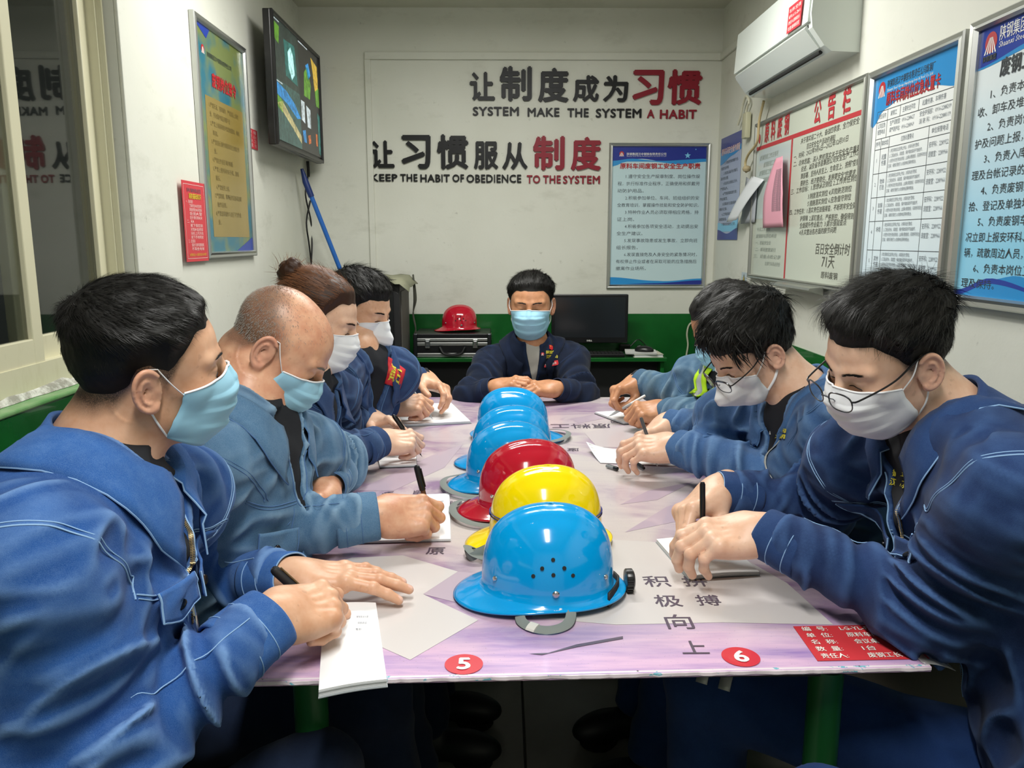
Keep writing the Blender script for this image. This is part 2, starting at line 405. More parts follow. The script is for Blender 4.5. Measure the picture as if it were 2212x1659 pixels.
def hand_joints(pose):
    P = POSES[pose]; out = []; sp = P.get('sp', (.03, .0, -.02, -.05))
    for i, (x, y, r) in enumerate(FING):
        p = np.array([x, y, .002]); J = [p]; a = 0
        for L, b in zip(FLEN[i], P['b'][i]):
            a += math.radians(b); s = sp[i]
            p = p + L * np.array([math.sin(s) * math.cos(a * .5), math.cos(s) * math.cos(a), -math.sin(a)]); J.append(p)
        out.append((J, r))
    p = np.array(P['tb'], float); J = [p]
    for L, dv in zip((.042, .034, .027), P['th']): p = p + L * nrm(dv); J.append(p)
    out.append((J, .0115)); return out
def hand_sdf(q, joints, fat=1.0):
    """q in hand space (right hand): y to the fingers, z out of the back of the hand, x to the thumb"""
    palm = rbox(q, (.001, .052, -.003), (.038 * fat, .047, .0145 * fat), .0140)
    palm = smin(palm, ell(q, (.023, .036, -.010), (.020, .032, .016)), .02)
    palm = smin(palm, ell(q, (-.024, .042, -.010), (.016, .038, .014)), .02)
    palm = smin(palm, cap(q, (0, -.03, 0), (0, .02, -.002), .0255 * fat, .027 * fat), .025)
    F = None
    for i, (J, r) in enumerate(joints):
        r = r * fat
        if i < 4:
            d = cap(q, J[0], J[1], r * 1.06, r * .98)
            d = smin(d, cap(q, J[1], J[2], r * .98, r * .90), .003)
            d = smin(d, cap(q, J[2], J[3], r * .90, r * .74), .003)
            d = smin(d, sph(q, J[1] + np.array([0, 0, .0012]), r * 1.03), .003)
            kn = sph(q, np.array(J[0]) + np.array([0, -.002, .003]), r * 1.06)
            palm = smin(palm, kn, .008)
            palm = smin(palm, cap(q, np.array(J[0]) * [.9, 1, 1] + [0, 0, .0055], (J[0][0] * .35, .02, .010), .0035, .002), .006)
        else:
            d = cap(q, J[0], J[1], r * 1.45, r * 1.05)
            palm = smin(palm, d, .02)
            d = smin(cap(q, J[1], J[2], r * 1.05, r * .95), cap(q, J[2], J[3], r * .98, r * .78), .003)
        F = d if F is None else smin(F, d, .0012)
    return smin(palm, F, .006)
def frame(fwd, up):
    """columns x,y,z : y=fwd, z~up"""
    y = nrm(fwd); z = np.array(up, float); z = nrm(z - y * (z @ y)); x = np.cross(y, z)
    return np.stack([x, y, z], 1)
def head_frame(yaw, pitch, roll=0):
    a, b, c = math.radians(yaw), math.radians(pitch), math.radians(roll)
    y = np.array([math.cos(a) * math.cos(b), math.sin(a) * math.cos(b), -math.sin(b)])
    z = np.array([math.cos(a) * math.sin(b), math.sin(a) * math.sin(b), math.cos(b)])
    x = np.cross(y, z)
    x2 = x * math.cos(c) + z * math.sin(c); z2 = -x * math.sin(c) + z * math.cos(c)
    return np.stack([x2, y, z2], 1)

def tube_mesh(p0, p1): pass

class Person: pass
# ------------------------------------------------------------------ person builder
def ik(S, W, L1, L2, pole):
    S, W = np.array(S, float), np.array(W, float); d = W - S; D = np.linalg.norm(d); u = d / D
    D2 = min(D, (L1 + L2) * .999)
    a = (L1 * L1 - L2 * L2 + D2 * D2) / (2 * D2); hgt = math.sqrt(max(L1 * L1 - a * a, 1e-5))
    p = np.array(pole, float); p = nrm(p - u * (p @ u))
    return S + u * a * (D / D2) + p * hgt
HEADS = {}
def hairline(y):
    return np.interp(y, [-.13, -.075, -.050, -.036, -.022, -.005, .008, .018, .026, .034, .044, .058, .075, .095],
                        [-.068, -.064, -.050, -.024, .006, .014, .006, -.004, .012, .036, .052, .068, .078, .084])
def cran(q, w=1.0):
    d = ell(q, (0, -.016, .038), (.0765 * w, .091, .079))
    d = smin(d, ell(q, (0, .030, .035), (.066 * w, .062, .062)), .030)
    return smin(d, cap(q, (0, -.034, -.02), (0, -.036, -.10), .050), .03)
def person(name_label, s):
    S = s.get('S', 1.06); h = s['h']; hc = np.array(s['head'], float); Rh = head_frame(*s['rot'])
    Sh = s.get('hs', S)
    tolocal = lambda p: ((p - hc.astype(np.float32)) @ Rh.astype(np.float32)) / Sh
    W_ = lambda q: hc + Rh @ (np.array(q, float) * Sh)
    NB = np.array(s['neck'], float); P = np.array(s['pelvis'], float)
    SR, SL = np.array(s['sr'], float), np.array(s['sl'], float)
    tx = nrm(SR - SL); tz = nrm(NB - P); ty = nrm(np.cross(tz, tx)); tz = np.cross(tx, ty); RT = np.stack([tx, ty, tz], 1)
    bulk = s.get('bulk', 1.0); sk = s['skin']; fat = s.get('fat', 1.05)
    root = empty('person', (P[0], P[1], 0), (0, 0, 0), name_label, 'person', s.get('group'))
    bpy.context.view_layer.update()
    off = Vector((P[0], P[1], 0))
    def put(name, v, f, mat, smooth=True, **k):
        o = mkobj(name, np.asarray(v, np.float32) - np.array(off, np.float32), f, mat, root, smooth, **k); return o
    def putmb(name, mb, mat, smooth=True, parent=None):
        mb.v = [(x - off.x, y - off.y, z) for x, y, z in mb.v]; return mb.build(name, mat, parent or root, smooth)
    # ---- arms and hands
    L1, L2 = .285 * S, .255 * S; H = {}
    for side, sh in (('r', SR), ('l', SL)):
        hd = s[side + 'h']; fr = frame(hd['f'], hd['u'])
        if side == 'r': fr = fr * np.array([-1, 1, 1])[None]     # mirrored hand: x toward the thumb
        J = hand_joints(hd['pose']); sc = S * hd.get('s', .98)
        ctr = np.array(hd['c'], float)
        Wp = ctr - fr @ (np.array([0, .07, -.01]) * sc)
        low = min((Wp + fr @ (np.array(j) * sc))[2] - r * sc for JJ, r in J for j in JJ)
        for q in ((-.036, .02, -.004), (-.036, .085, -.004), (.03, .03, -.012), (.0, .0, 0)):
            low = min(low, (Wp + fr @ (np.array(q) * sc))[2] - .012 * sc)
        if 'z' in hd: Wp[2] += hd['z'] - low
        E_ = ik(sh, Wp - fr[:, 1] * .012, L1, L2, hd['pole'])
        if 'e' in hd: E_ = np.array(hd['e'], float)
        H[side] = dict(fr=fr, J=J, sc=sc, W=Wp, E=E_, S=sh, dirn=nrm(Wp - E_))
    s['_H'] = H
    opt = s.get('face', {})
    hsph = W_((0, .0, -.01))
    nk0 = W_((0, -.028, -.052)); nkr = s.get('neckr', .053) * S
    chest = NB - tz * .10 * S + ty * .01
    def upper(p):
        dh = near(p, hsph, .21 * S, lambda q: head_sdf(tolocal(q), opt) * Sh, .03)
        dn = cap(p, nk0, NB, nkr * 1.0, nkr * 1.08)
        dn = smin(dn, cap(p, W_((0, .030, -.060)), NB + ty * .012 * S, .028 * S, .030 * S), .03)
        d = smin(dh, dn, .022)
        b = smin(cap(p, NB, chest, .060 * S, .085 * S), cap(p, SL * .5 + NB * .5 - tz * .05, SR * .5 + NB * .5 - tz * .05, .035 * S), .05)
        b = smin(b, cap(p, NB, SR * .7 + NB * .3 - tz * .04, .034 * S, .02 * S), .03); b = smin(b, cap(p, NB, SL * .7 + NB * .3 - tz * .04, .034 * S, .02 * S), .03)
        return smin(d, b, .035)
    lo = np.minimum(np.minimum(hsph - .16 * S, chest - .12), np.minimum(SR, SL) - .06); hi = np.maximum(np.maximum(hsph + .17 * S, chest + .12), np.maximum(SR, SL) + .06)
    v, q = mesh_sdf(upper, lo, hi, h)
    ql = tolocal(v); near_head = (np.abs(ql) < .2).all(1)
    wf = opt.get('w', 1.0)
    # colour attributes: hair stubble under the skin, warm flush
    stub = np.clip((ql[:, 2] - hairline(ql[:, 1]) - .016 * np.clip((-.03 - ql[:, 1]) / .03, 0, 1)) / .022 + .45, 0, 1) * near_head * (ql[:, 1] < .088)
    stub *= 1 - np.clip((np.abs(ql[:, 0]) - .079 * wf) / .002, 0, 1) * (ql[:, 2] < .034)
    front = np.clip((ql[:, 1] - .035) / .03, 0, 1)
    stub *= 1 - front * np.clip((.074 - ql[:, 2]) / .012, 0, 1)
    if s.get('bald'): stub *= .0 + .75 * np.clip((-.004 - ql[:, 1] + .8 * (.075 - ql[:, 2])) / .05, 0, 1)
    ear = near_head * np.clip((np.abs(ql[:, 0]) - .078 * wf) / .006, 0, 1) * np.clip((.046 - np.sqrt((np.abs(ql[:, 0]) - .084) ** 2 + (ql[:, 1] + .012) ** 2 + (ql[:, 2] + .003) ** 2)) / .012, 0, 1)
    cheek = near_head * np.exp(-((np.abs(ql[:, 0]) - .045) ** 2 + (ql[:, 1] - .06) ** 2 + (ql[:, 2] + .02) ** 2) / .0008)
    eye = near_head * np.exp(-(((np.abs(ql[:, 0]) - .031) / .018) ** 2 + ((ql[:, 1] - .088) / .02) ** 2 + ((ql[:, 2] - .008) / .010) ** 2))
    flush = np.clip(ear * .75 + cheek * .4, 0, 1)
    VV = [v]; QQ = [q]; ST = [stub]; FL = [flush]; EY = [eye]; n0 = len(v)
    for side in 'rl':
        K = H[side]; fr = K['fr'].astype(np.float32); sc = K['sc']; Wp = K['W'].astype(np.float32); el = K['E']
        jj = K['J']
        back = Wp - K['dirn'] * .10
        def hf(p):
            d = hand_sdf(((p - Wp) @ fr) / sc, jj, fat) * sc
            return smin(d, cap(p, back, Wp, .028 * sc, .0265 * sc), .02)
        c = Wp + fr[:, 1] * .08 * sc
        lo = np.minimum(c, back) - .125 * sc; hi = np.maximum(c, back) + .125 * sc
        v, q = mesh_sdf(hf, lo, hi, h * .85)
        VV.append(v); QQ.append(q + n0); n0 += len(v)
        l = ((v - Wp) @ fr) / sc; fl = np.zeros(len(v)); nail = np.zeros(len(v))
        for (J, r) in jj:
            for k, wgt in ((1, .45), (2, .35), (3, .6)):
                fl = np.maximum(fl, wgt * np.exp(-((l - J[k]) ** 2).sum(1) / (2 * (r * .8) ** 2)))
            t = nrm(np.array(J[3]) - np.array(J[2])); up_ = nrm(np.cross(t, [1, 0, 0]) if r < .011 else np.cross(t, nrm(np.cross(t, [0.6, 0, .8]))))
            if up_[2] < 0 and r < .011: up_ = -up_
            nc = np.array(J[3]) + up_ * r * .55 + t * r * .12
            a = (l - nc); al = a @ t; ac = a @ np.cross(t, up_); an = a @ up_
            nail = np.maximum(nail, ((al / (r * .72)) ** 2 + (ac / (r * .55)) ** 2 < 1) * (an > -r * .25) * (an < r) * 1.0)
        ST.append(np.zeros(len(v))); FL.append(fl); EY.append(-nail)
    # coarse hidden core: trunk, arms, legs
    kn = [np.array(k, float) for k in s['knees']]; ft = [np.array(k, float) for k in s['feet']]
    hips = [P + tx * .085 - tz * .02, P - tx * .085 - tz * .02]
    def core(p):
        d = cap(p, P, chest, .10, .085)
        for side in 'rl':
            K = H[side]; d = smin(d, smin(cap(p, K['S'], K['E'], .040, .034), cap(p, K['E'], K['W'] - K['dirn'] * .05, .034, .023), .02), .03)
        for hp, k, f in zip(hips, kn, ft):
            d = smin(d, smin(cap(p, hp, k, .07, .048), cap(p, k, f, .046, .032), .02), .03)
        return d
    pts = np.array([P, chest, SR, SL, H['r']['E'], H['l']['E'], H['r']['W'], H['l']['W']] + kn + ft)
    v, q = mesh_sdf(core, pts.min(0) - .12, pts.max(0) + .12, .012)
    VV.append(v); QQ.append(q + n0); ST.append(np.zeros(len(v))); FL.append(np.zeros(len(v))); EY.append(np.zeros(len(v)))
    body = put('body', np.concatenate(VV), np.concatenate(QQ), sk, color=dict(stub=np.concatenate(ST), flush=np.concatenate(FL), eye=np.concatenate(EY)))
    # ---- jacket
    hw = np.linalg.norm(SR - SL) / 2; V0 = s.get('v', (.035, .13)); vsh = s.get('vshift', 0.0)
    Cc = P + (NB - P) * .66; Bc = P + (NB - P) * .22
    nbj = NB + ty * .008
    seed = s.get('seed', 1); wr = s.get('wrinkle', 1.0)
    cuffs = {k: (H[k]['W'] - H[k]['dirn'] * H[k].get('cb', .030)) for k in 'rl'}
    def torso(p):
        d = ell(p, Cc + ty * .012, (hw * .93 + .012, .128 * bulk * S, .235 * S), RT)
        d = smin(d, ell(p, Bc + ty * .025, (.180 * bulk * S, .150 * bulk * S, .21 * S), RT), .06)
        d = smin(d, cap(p, NB - tz * .030, SR - tz * .012, .060 * S, .064 * S), .05)
        d = smin(d, cap(p, NB - tz * .030, SL - tz * .012, .060 * S, .064 * S), .05)
        d = smax(d, -((p - (P - tz * .07).astype(np.float32)) @ tz.astype(np.float32)), .02)
        return d
    def jacket(p, hole_=True):
        dt = torso(p); ds = [dt]; dis = []; d = dt
        pm = (p - nbj.astype(np.float32)) @ RT.astype(np.float32); act = np.abs(dt) < .06
        dd = np.zeros(len(p), np.float32)
        if act.any():
            pa = pm[act]
            n1 = vnoise(pa * V(13, 10, 17) + np.stack([pa[:, 2] * 9, pa[:, 0] * 9, pa[:, 0] * 0], 1), seed + 5)
            n2 = vnoise(pa * V(24, 20, 34) + pa[:, [2, 0, 1]] * 12, seed + 7)
            dd[act] = (.0095 * (1.12 - (n1 * n1 + .010) ** .42 * 2.9) + .0038 * n2) * wr
        dis.append(dd)
        for k in 'rl':
            K = H[k]; Sx, E_, Cf = K['S'], K['E'], cuffs[k]
            a = cap(p, Sx - tz * .01, E_, .074 * S * bulk ** .5, .060 * S); b = cap(p, E_, Cf + K['dirn'] * .02, .060 * S, .046 * S)
            b = smax(b, (p - Cf.astype(np.float32)) @ K['dirn'].astype(np.float32), .006)
            arm = smin(a, b, .035); dd = np.zeros(len(p), np.float32); m = np.abs(arm) < .06
            if m.any():
                pm = p[m]; ax1 = nrm(E_ - Sx); ax2 = K['dirn']
                u1 = ((pm - E_.astype(np.float32)) @ ax1.astype(np.float32)); u2 = ((pm - E_.astype(np.float32)) @ ax2.astype(np.float32))
                wgt = np.clip((a[m] - b[m]) / .05 + .5, 0, 1); wgt = wgt * wgt * (3 - 2 * wgt)
                side_ = nrm(np.cross(ax1, ax2)); lat = ((pm - E_.astype(np.float32)) @ side_.astype(np.float32)); ins = (pm - E_.astype(np.float32)) @ nrm(ax2 - ax1).astype(np.float32)
                sg = 1 if k == 'r' else -1; tot = 0
                for u, ww, so in ((u1, 1 - wgt, 0), (u2, wgt, 50)):
                    n1 = vnoise(np.stack([u * 29 + lat * 17 * sg + so, lat * 10, ins * 7], 1).astype(np.float32), seed)
                    n2 = vnoise(np.stack([u * 50 - lat * 22 + so, lat * 14, ins * 10], 1).astype(np.float32), seed + 3)
                    amp = np.exp(-(u / .11) ** 2) * .013 + .0066
                    if so: amp = amp * np.clip((np.linalg.norm(Cf - E_) - u) / .08, .12, 1)
                    tot = tot + ww * (amp * (1.12 - (n1 * n1 + .010) ** .42 * 2.9) + n2 * .0038)
                dd[m] = tot * wr
            ds.append(arm); dis.append(dd); d = smin(d, arm, .045)
        ds = np.stack(ds); w_ = np.clip(1 - (ds - ds.min(0)) / .04, 0, 1); w_ = w_ / w_.sum(0)
        disp = (np.stack(dis) * w_).sum(0) * np.clip(1.5 - np.abs(d) / .04, 0, 1)
        d = d - disp
        if not hole_: return d
        # neck hole and open front
        l = (p - nbj.astype(np.float32)) @ RT.astype(np.float32)
        hole = cap(p, NB - tz * .035 + ty * .006, W_((0, -.02, -.06)) * .5 + (NB + tz * .12) * .5, .062 * S, .075 * S)
        d = smax(d, -hole, .01)
        vd = V0[1]; vw = V0[0]
        vv = np.abs(l[:, 0] - vsh * np.clip(-l[:, 2] / vd, 0, 1)) - vw * np.clip(1 + (l[:, 2] + .02) / vd, -1, 1.6)
        vv = np.maximum(np.maximum(vv * .9, -l[:, 1] + .02), l[:, 2] - .08)
        carve = np.maximum(np.maximum(vv, -d - .013), torso(p) - .022)
        return smax(d, -carve, .003)
    pts = np.array([P - tz * .08, NB + tz * .06, SR, SL, H['r']['E'], H['l']['E'], H['r']['W'], H['l']['W'], Bc + ty * .22, Bc - ty * .2, Bc + tx * .22, Bc - tx * .22])
    v, q = mesh_sdf(jacket, pts.min(0) - .10, pts.max(0) + .10, s.get('hj', .005), slack=.012)
    l = (v - nbj) @ RT; base = torso(v.astype(np.float32))
    vd, vw = V0[1], V0[0]
    vv = np.abs(l[:, 0] - vsh * np.clip(-l[:, 2] / vd, 0, 1)) - vw * np.clip(1 + (l[:, 2] + .02) / vd, -1, 1.6)
    g = vnoise((v * 40).astype(np.float32), 3)
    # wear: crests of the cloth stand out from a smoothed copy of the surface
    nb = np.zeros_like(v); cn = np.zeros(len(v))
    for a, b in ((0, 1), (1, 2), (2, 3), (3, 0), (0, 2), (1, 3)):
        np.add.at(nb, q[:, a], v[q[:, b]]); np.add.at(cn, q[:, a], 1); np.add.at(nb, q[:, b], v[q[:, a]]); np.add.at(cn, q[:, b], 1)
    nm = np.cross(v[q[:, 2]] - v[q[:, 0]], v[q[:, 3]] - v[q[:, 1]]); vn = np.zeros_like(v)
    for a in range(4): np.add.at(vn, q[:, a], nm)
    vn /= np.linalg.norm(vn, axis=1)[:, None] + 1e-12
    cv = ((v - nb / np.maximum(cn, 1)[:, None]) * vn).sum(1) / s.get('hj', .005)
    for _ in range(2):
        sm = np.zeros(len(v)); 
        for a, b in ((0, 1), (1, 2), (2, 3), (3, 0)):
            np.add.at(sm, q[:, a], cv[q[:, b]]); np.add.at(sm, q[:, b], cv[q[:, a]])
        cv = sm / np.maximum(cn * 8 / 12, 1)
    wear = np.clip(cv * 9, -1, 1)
    jk = put('jacket', v, q, s['cloth'], color=dict(wear=wear))
    def shirt(p):
        d = jacket(p, False) + .0085
        return smax(d, -cap(p, NB - tz * .03 + ty * .006, NB + tz * .12, .044 * S, .048 * S), .006)
    ctr = nbj + ty * .09 - tz * V0[1] * .5; rr_ = np.array([V0[0] + .07, V0[0] + .07, V0[1] * .5 + .06]); rr_[:] = max(rr_[2], rr_[0])
    v2, q2 = mesh_sdf(shirt, ctr - rr_, ctr + rr_, .005, slack=.012)
    l2 = (v2 - nbj) @ RT; kp = (l2[:, 1] > .005) & (np.abs(l2[:, 0]) < V0[0] + .025) & (l2[:, 2] > -V0[1] - .03) & (jacket(v2.astype(np.float32), False) > -.0125) & (torso(v2.astype(np.float32)) < .03); fk = kp[q2].all(1)
    if fk.any():
        us = np.unique(q2[fk]); mp = np.full(len(v2), -1); mp[us] = np.arange(len(us)); put('undershirt', v2[us], mp[q2[fk]], s.get('shirt', M['shirt_black']))
    # ---- collar
    cl = s.get('collar', 1.0); G = []
    f0 = s.get('collar_open', 24)
    for ph in np.radians(np.linspace(f0, 360 - f0, 54)):
        fr_ = (1 + math.cos(ph)) / 2          # 1 at the front
        rx, ry = .070 * S, .066 * S
        dirv = np.array([math.sin(ph), math.cos(ph)])
        zb = .012 * (1 - fr_) * S - .034 * fr_ * S + s.get('collar_lift', 0)
        tip = max(0.0, 1 - abs((min(ph, 2 * math.pi - ph) - math.radians(f0)) / .55))
        L = (.050 + .022 * fr_ + .030 * tip) * cl * S
        stand = (.036 * (1 - fr_) + .020 * fr_) * S * (1 - .55 * tip)
        row = []
        for ro, z in ((-.006, -.012), (-.004, stand * .5), (-.001, stand), (.006, stand + .003), (.013, stand * .7)):
            row.append(nbj + RT @ np.array([dirv[0] * (rx + ro), dirv[1] * (ry + ro), zb + z]))
        b0 = row[-1]; out = RT @ np.array([dirv[0], dirv[1], 0]); dn = nrm(out * (.62 + .1 * fr_) - tz * .8 + ty * tip * .1)
        for k in range(1, 6): row.append(b0 + dn * L * k / 5)
        G.append(row)
    G = np.array(G); sh = G.shape
    jk0 = lambda p: jacket(p, False)
    fl = G[:, 4:].reshape(-1, 3).astype(np.float32)
    for _ in range(5):
        d = jk0(fl); gr = grad(jk0, fl, .004); tgt = .0068
        fl = fl + gr * np.where(d < tgt, np.minimum(tgt - d, .03), np.where(d > .02, -(d - .02) * .7, 0))[:, None]
    G[:, 4:] = fl.reshape(sh[0], -1, 3)
    for _ in range(2): G[1:-1] = G[1:-1] * .6 + (G[2:] + G[:-2]) * .2
    skn = G[:, :4].reshape(-1, 3).astype(np.float32)
    for _ in range(5):
        d = upper(skn); gr = grad(upper, skn, .004); skn = skn + gr * np.where(d < .0065, .0065 - d, 0)[:, None]
    G[:, :4] = skn.reshape(sh[0], -1, 3)
    cv_, cf = sheet(G, .0032); put('collar', cv_, cf, s['cloth2'])
    if h < .0034:
        mb = MB(); edge = np.concatenate([G[0, 3:-1] , G[:, -1], G[-1, 3:-1][::-1]]); mb.tube(edge, .0015, 6); putmb('collar_piping', mb, s['thread'])
    # ---- cuffs
    for k in 'rl':
        K = H[k]; ax = K['dirn']; fx = frame(ax, K['fr'][:, 2]); C0 = cuffs[k]; G = []
        nA = 40; lift = .006
        rc = s.get('cuffr', .0415) * S
        for i in range(nA):
            a = 2 * math.pi * i / nA; row = []
            for t, rr in ((-.052, 1.10), (-.048, 1.13), (-.034, 1.12), (-.018, 1.09), (-.004, 1.07), (.012, 1.05), (.026, 1.03), (.030, 1.0)):
                wob = 1 + .03 * math.sin(2 * a + seed) + .015 * math.sin(5 * a + t * 60)
                row.append(C0 + ax * t + (fx[:, 0] * math.cos(a) * 1.04 + fx[:, 2] * math.sin(a) * .90) * rc * rr * wob + fx[:, 2] * lift * .0)
            G.append(row)
        G = np.array(G); cv_, cf = sheet(G, .004, closed=True); put('cuff', cv_, cf, s['cloth2'])
        K['cuffG'] = G
        if s.get('liner') and k in s['liner']:
            G2 = C0 + (G - C0) * 1.0; a_ = ((G - C0) @ ax)[..., None] * ax; G2 = C0 + a_ + (G - C0 - a_) * .84 + ax * .014
            cv_, cf = sheet(G2, .003, closed=True); put('sleeve_liner', cv_, cf, s.get('linerm', M['shirt_black']))
    # ---- seams (stitched lines lying on the cloth)
    if True:
        mb = MB()
        def seam(pts, r=.0011, n=40, offs=.0006, tr=False):
            p = spline(pts, n)
            if tr: p = project(torso, p, .006, 6, .004)
            p = project(jacket, p, offs, 5, .004)
            d = jacket(p.astype(np.float32)); 
            if tr:
                ok = np.abs(torso(p.astype(np.float32))) < .028
                if ok.sum() < 8: return
                p = p[np.nonzero(ok)[0][0]:]; ok = ok[np.nonzero(ok)[0][0]:]
                if (~ok).any(): p = p[:np.nonzero(~ok)[0][0]]
                if len(p) < 6: return
            for _ in range(3): p[1:-1] = p[1:-1] * .5 + (p[2:] + p[:-2]) * .25
            if np.abs(d).max() < .02: mb.tube(p, r, 5)
        for K in (H['r'], H['l']):
            ax = nrm(K['E'] - K['S']); fx = frame(nrm(K['S'] - NB) * .75 + ax * .4, tz); c0 = K['S'] + ax * .01
            ring = [c0 + (fx[:, 0] * math.cos(a) + fx[:, 2] * math.sin(a)) * .085 * S for a in np.radians(np.arange(-60, 241, 20))]
            seam(ring, n=60); 
            for r2 in (0.006,):
                seam([q_ - fx[:, 1] * r2 for q_ in ring], .0008, 60)
            for kx in (2, 4):
                G = K['cuffG']; rg = G[:, kx]; rad = rg - rg.mean(0); rg = rg + rad / np.linalg.norm(rad, axis=1)[:, None] * .0024
                mb.tube(np.concatenate([rg, rg[:1]]), .0008, 5)
            G = K['cuffG']; rg = G[:, -1]; mb.tube(np.concatenate([rg, rg[:1]]), .0016, 5)
            sd = nrm(np.cross(K['dirn'], (0, 0, 1)))
            seam([K['E'] + (K['W'] - K['E']) * t + sd * .03 + V(0, 0, .05) for t in (.05, .3, .6, .78)], .0008, 30)
        L = lambda x, y, z: nbj + RT @ np.array([x, y, z])
        for sg in (1, -1):
            seam([L(sg * x, .17, z) for x, z in ((.02, -.135), (.07, -.137), (.13, -.135), (hw * .85, -.125))], tr=True)
            seam([L(sg * x, .17, z) for x, z in ((.02, -.141), (.07, -.143), (.13, -.141), (hw * .85, -.131))], .0008, tr=True)
        seam([L(.030, .17, z) for z in np.linspace(-V0[1] - .0, -.42, 12)], tr=True)
        seam([L(-.014, .17, z) for z in np.linspace(-V0[1] - .02, -.42, 12)], tr=True)
        for sg in (1, -1): seam([L(sg * (V0[0] * (1 - t) + .006) + vsh * t, .15, -.03 - V0[1] * t) for t in (.1, .4, .7, .97)], .0014, tr=True)
        if mb.v: putmb('stitching', mb, s['thread'])['kind'] = 'stuff'
    # ---- zip and pocket flaps with buttons
    L = lambda x, y, z: nbj + RT @ np.array([x, y, z])
    if s.get('zip'):
        mb = MB(); zs = []
        for t in np.linspace(.1, 1, 60): zs.append(L(-V0[0] * (1 - t) - .003 + vsh * t, .16, -.03 - V0[1] * t))
        for t in np.linspace(0, 1, 60)[1:]: zs.append(L(.004 + vsh, .19, -.03 - V0[1] - .20 * t))
        zs = project(torso, zs, .004, 6, .004); zs = project(jacket, zs, .001, 2, .004)
        for _ in range(3): zs[1:-1] = zs[1:-1] * .5 + (zs[2:] + zs[:-2]) * .25
        for i in range(len(zs) - 1):
            a, b = zs[i], zs[i + 1]; t = nrm(b - a); g_ = nrm(grad(jacket, zs[i:i + 1], .003)[0]); x = np.cross(t, g_)
            for k in range(2):
                c = a + (b - a) * k / 2; o_ = x * (.0016 if k else -.0016)
                mb.tube([c + o_ - x * .002, c + o_ + x * .002], .0008, 4)
        putmb('zip', mb, M['brass'], smooth=False)
        c = zs[60]; g_ = nrm(grad(jacket, zs[60:61], .003)[0]); t = nrm(zs[64] - zs[60])
        mb = MB(); mb.tube([c + g_ * .002 - t * .006, c + g_ * .003 + t * .008], [.0035, .003], 8); mb.tube([c + g_ * .005 + t * .004, c + g_ * .004 + t * .030], [.002, .0032], 8, flat=.5)
        putmb('zip_slider', mb, M['steel'])
    for i, (sx, zc) in enumerate(s.get('flaps', ())):
        nu, nv = 15, 8; G = np.zeros((nu, nv, 3)); fw_, fh = .058 * S, .052 * S
        for a in range(nu):
            u = -1 + 2 * a / (nu - 1)
            for b in range(nv):
                t = b / (nv - 1); hh = fh * (.72 + .28 * (1 - abs(u))) 
                G[a, b] = L(sx + u * fw_, .20, zc - hh * t)
        pr_ = project(torso, G.reshape(-1, 3), .010, 8, .004)
        for _ in range(3):
            d = jacket(pr_.astype(np.float32)); gr = grad(jacket, pr_.astype(np.float32), .004); pr_ = pr_ + gr * np.where(d < .0055, np.minimum(.0055 - d, .012), 0)[:, None]
        pr_ = pr_.reshape(nu, nv, 3)
        for _ in range(2): pr_[1:-1] = pr_[1:-1] * .6 + (pr_[2:] + pr_[:-2]) * .2
        for a in range(nu):
            for b in range(nv):
                u = -1 + 2 * a / (nu - 1); t = b / (nv - 1); pr_[a, b] += ty * (.003 + .014 * max(0, abs(u) - .72) * t + .004 * t)
        cv_, cf = sheet(pr_, .0035); fo = put('pocket_flap', cv_, cf, s['cloth2'])
        mb = MB(); mb.tube(np.concatenate([pr_[0], pr_[:, -1], pr_[-1][::-1]]) + ty * .001, .0014, 5)
        n_ = putmb('flap_piping', mb, s['thread'], parent=fo)
        c = pr_[nu // 2, int(nv * .55)]; g_ = nrm(grad(jacket, c[None].astype(np.float32), .004)[0])
        mb = MB().lathe([(.0078, 0), (.0080, .002), (.0070, .0034), (.0030, .0028), (.001, .0028)], c + g_ * .0015, 20, g_)
        putmb('button', mb, M['button'])
    # ---- trousers and shoes
    tm = s.get('trousers', s['cloth'])
    def trous(p):
        d = ell(p, P + V(0, 0, -.0) - tz * .03, (.175 * bulk, .13 * bulk, .12), RT)
        for i, (hp, k, f) in enumerate(zip(hips, kn, ft)):
            a = cap(p, hp, k, .098 * bulk, .077); b = cap(p, k, f + V(0, 0, .05), .076, .060)
            b = smax(b, -(p[:, 2] - (f[2] + .03)), .005)
            d = smin(d, smin(a, b, .03), .03)
        m = np.abs(d) < .04
        if m.any():
            pm = p[m]; n1 = vnoise(pm * V(11, 11, 13) + pm[:, [2, 0, 1]] * 9, seed + 11)
            dd = d[m] - (.008 * (1 - 2 * np.abs(n1))) * np.clip(1 - np.abs(d[m]) / .04, 0, 1); d[m] = dd
        return d
    pts = np.array([P] + kn + ft); v, q = mesh_sdf(trous, pts.min(0) - .17, pts.max(0) + .17, .009 if h < .0034 else .012)
    put('trousers', v, q, tm, color=dict(wear=np.zeros(len(v))))
    for i, f in enumerate(ft):
        fd = nrm(s['footdir'][i]) if 'footdir' in s else nrm(np.array([ty[0], ty[1], 0])); fx = frame(fd, (0, 0, 1)); c0 = np.array([f[0], f[1], 0.0])
        def shoe(p):
            l = (p - c0.astype(np.float32)) @ fx.astype(np.float32)
            d = smin(ell(l, (0, .10, .045), (.047, .10, .045)), cap(l, (0, .0, .05), (0, -.01, .10), .046, .048), .03)
            d = smin(d, ell(l, (0, .0, .035), (.042, .06, .045)), .02)
            return smax(d, -(l[:, 2] - .012), .006)
        v, q = mesh_sdf(shoe, c0 - .24, c0 + .24, .008); put('shoe', v, q, M['shoe'])
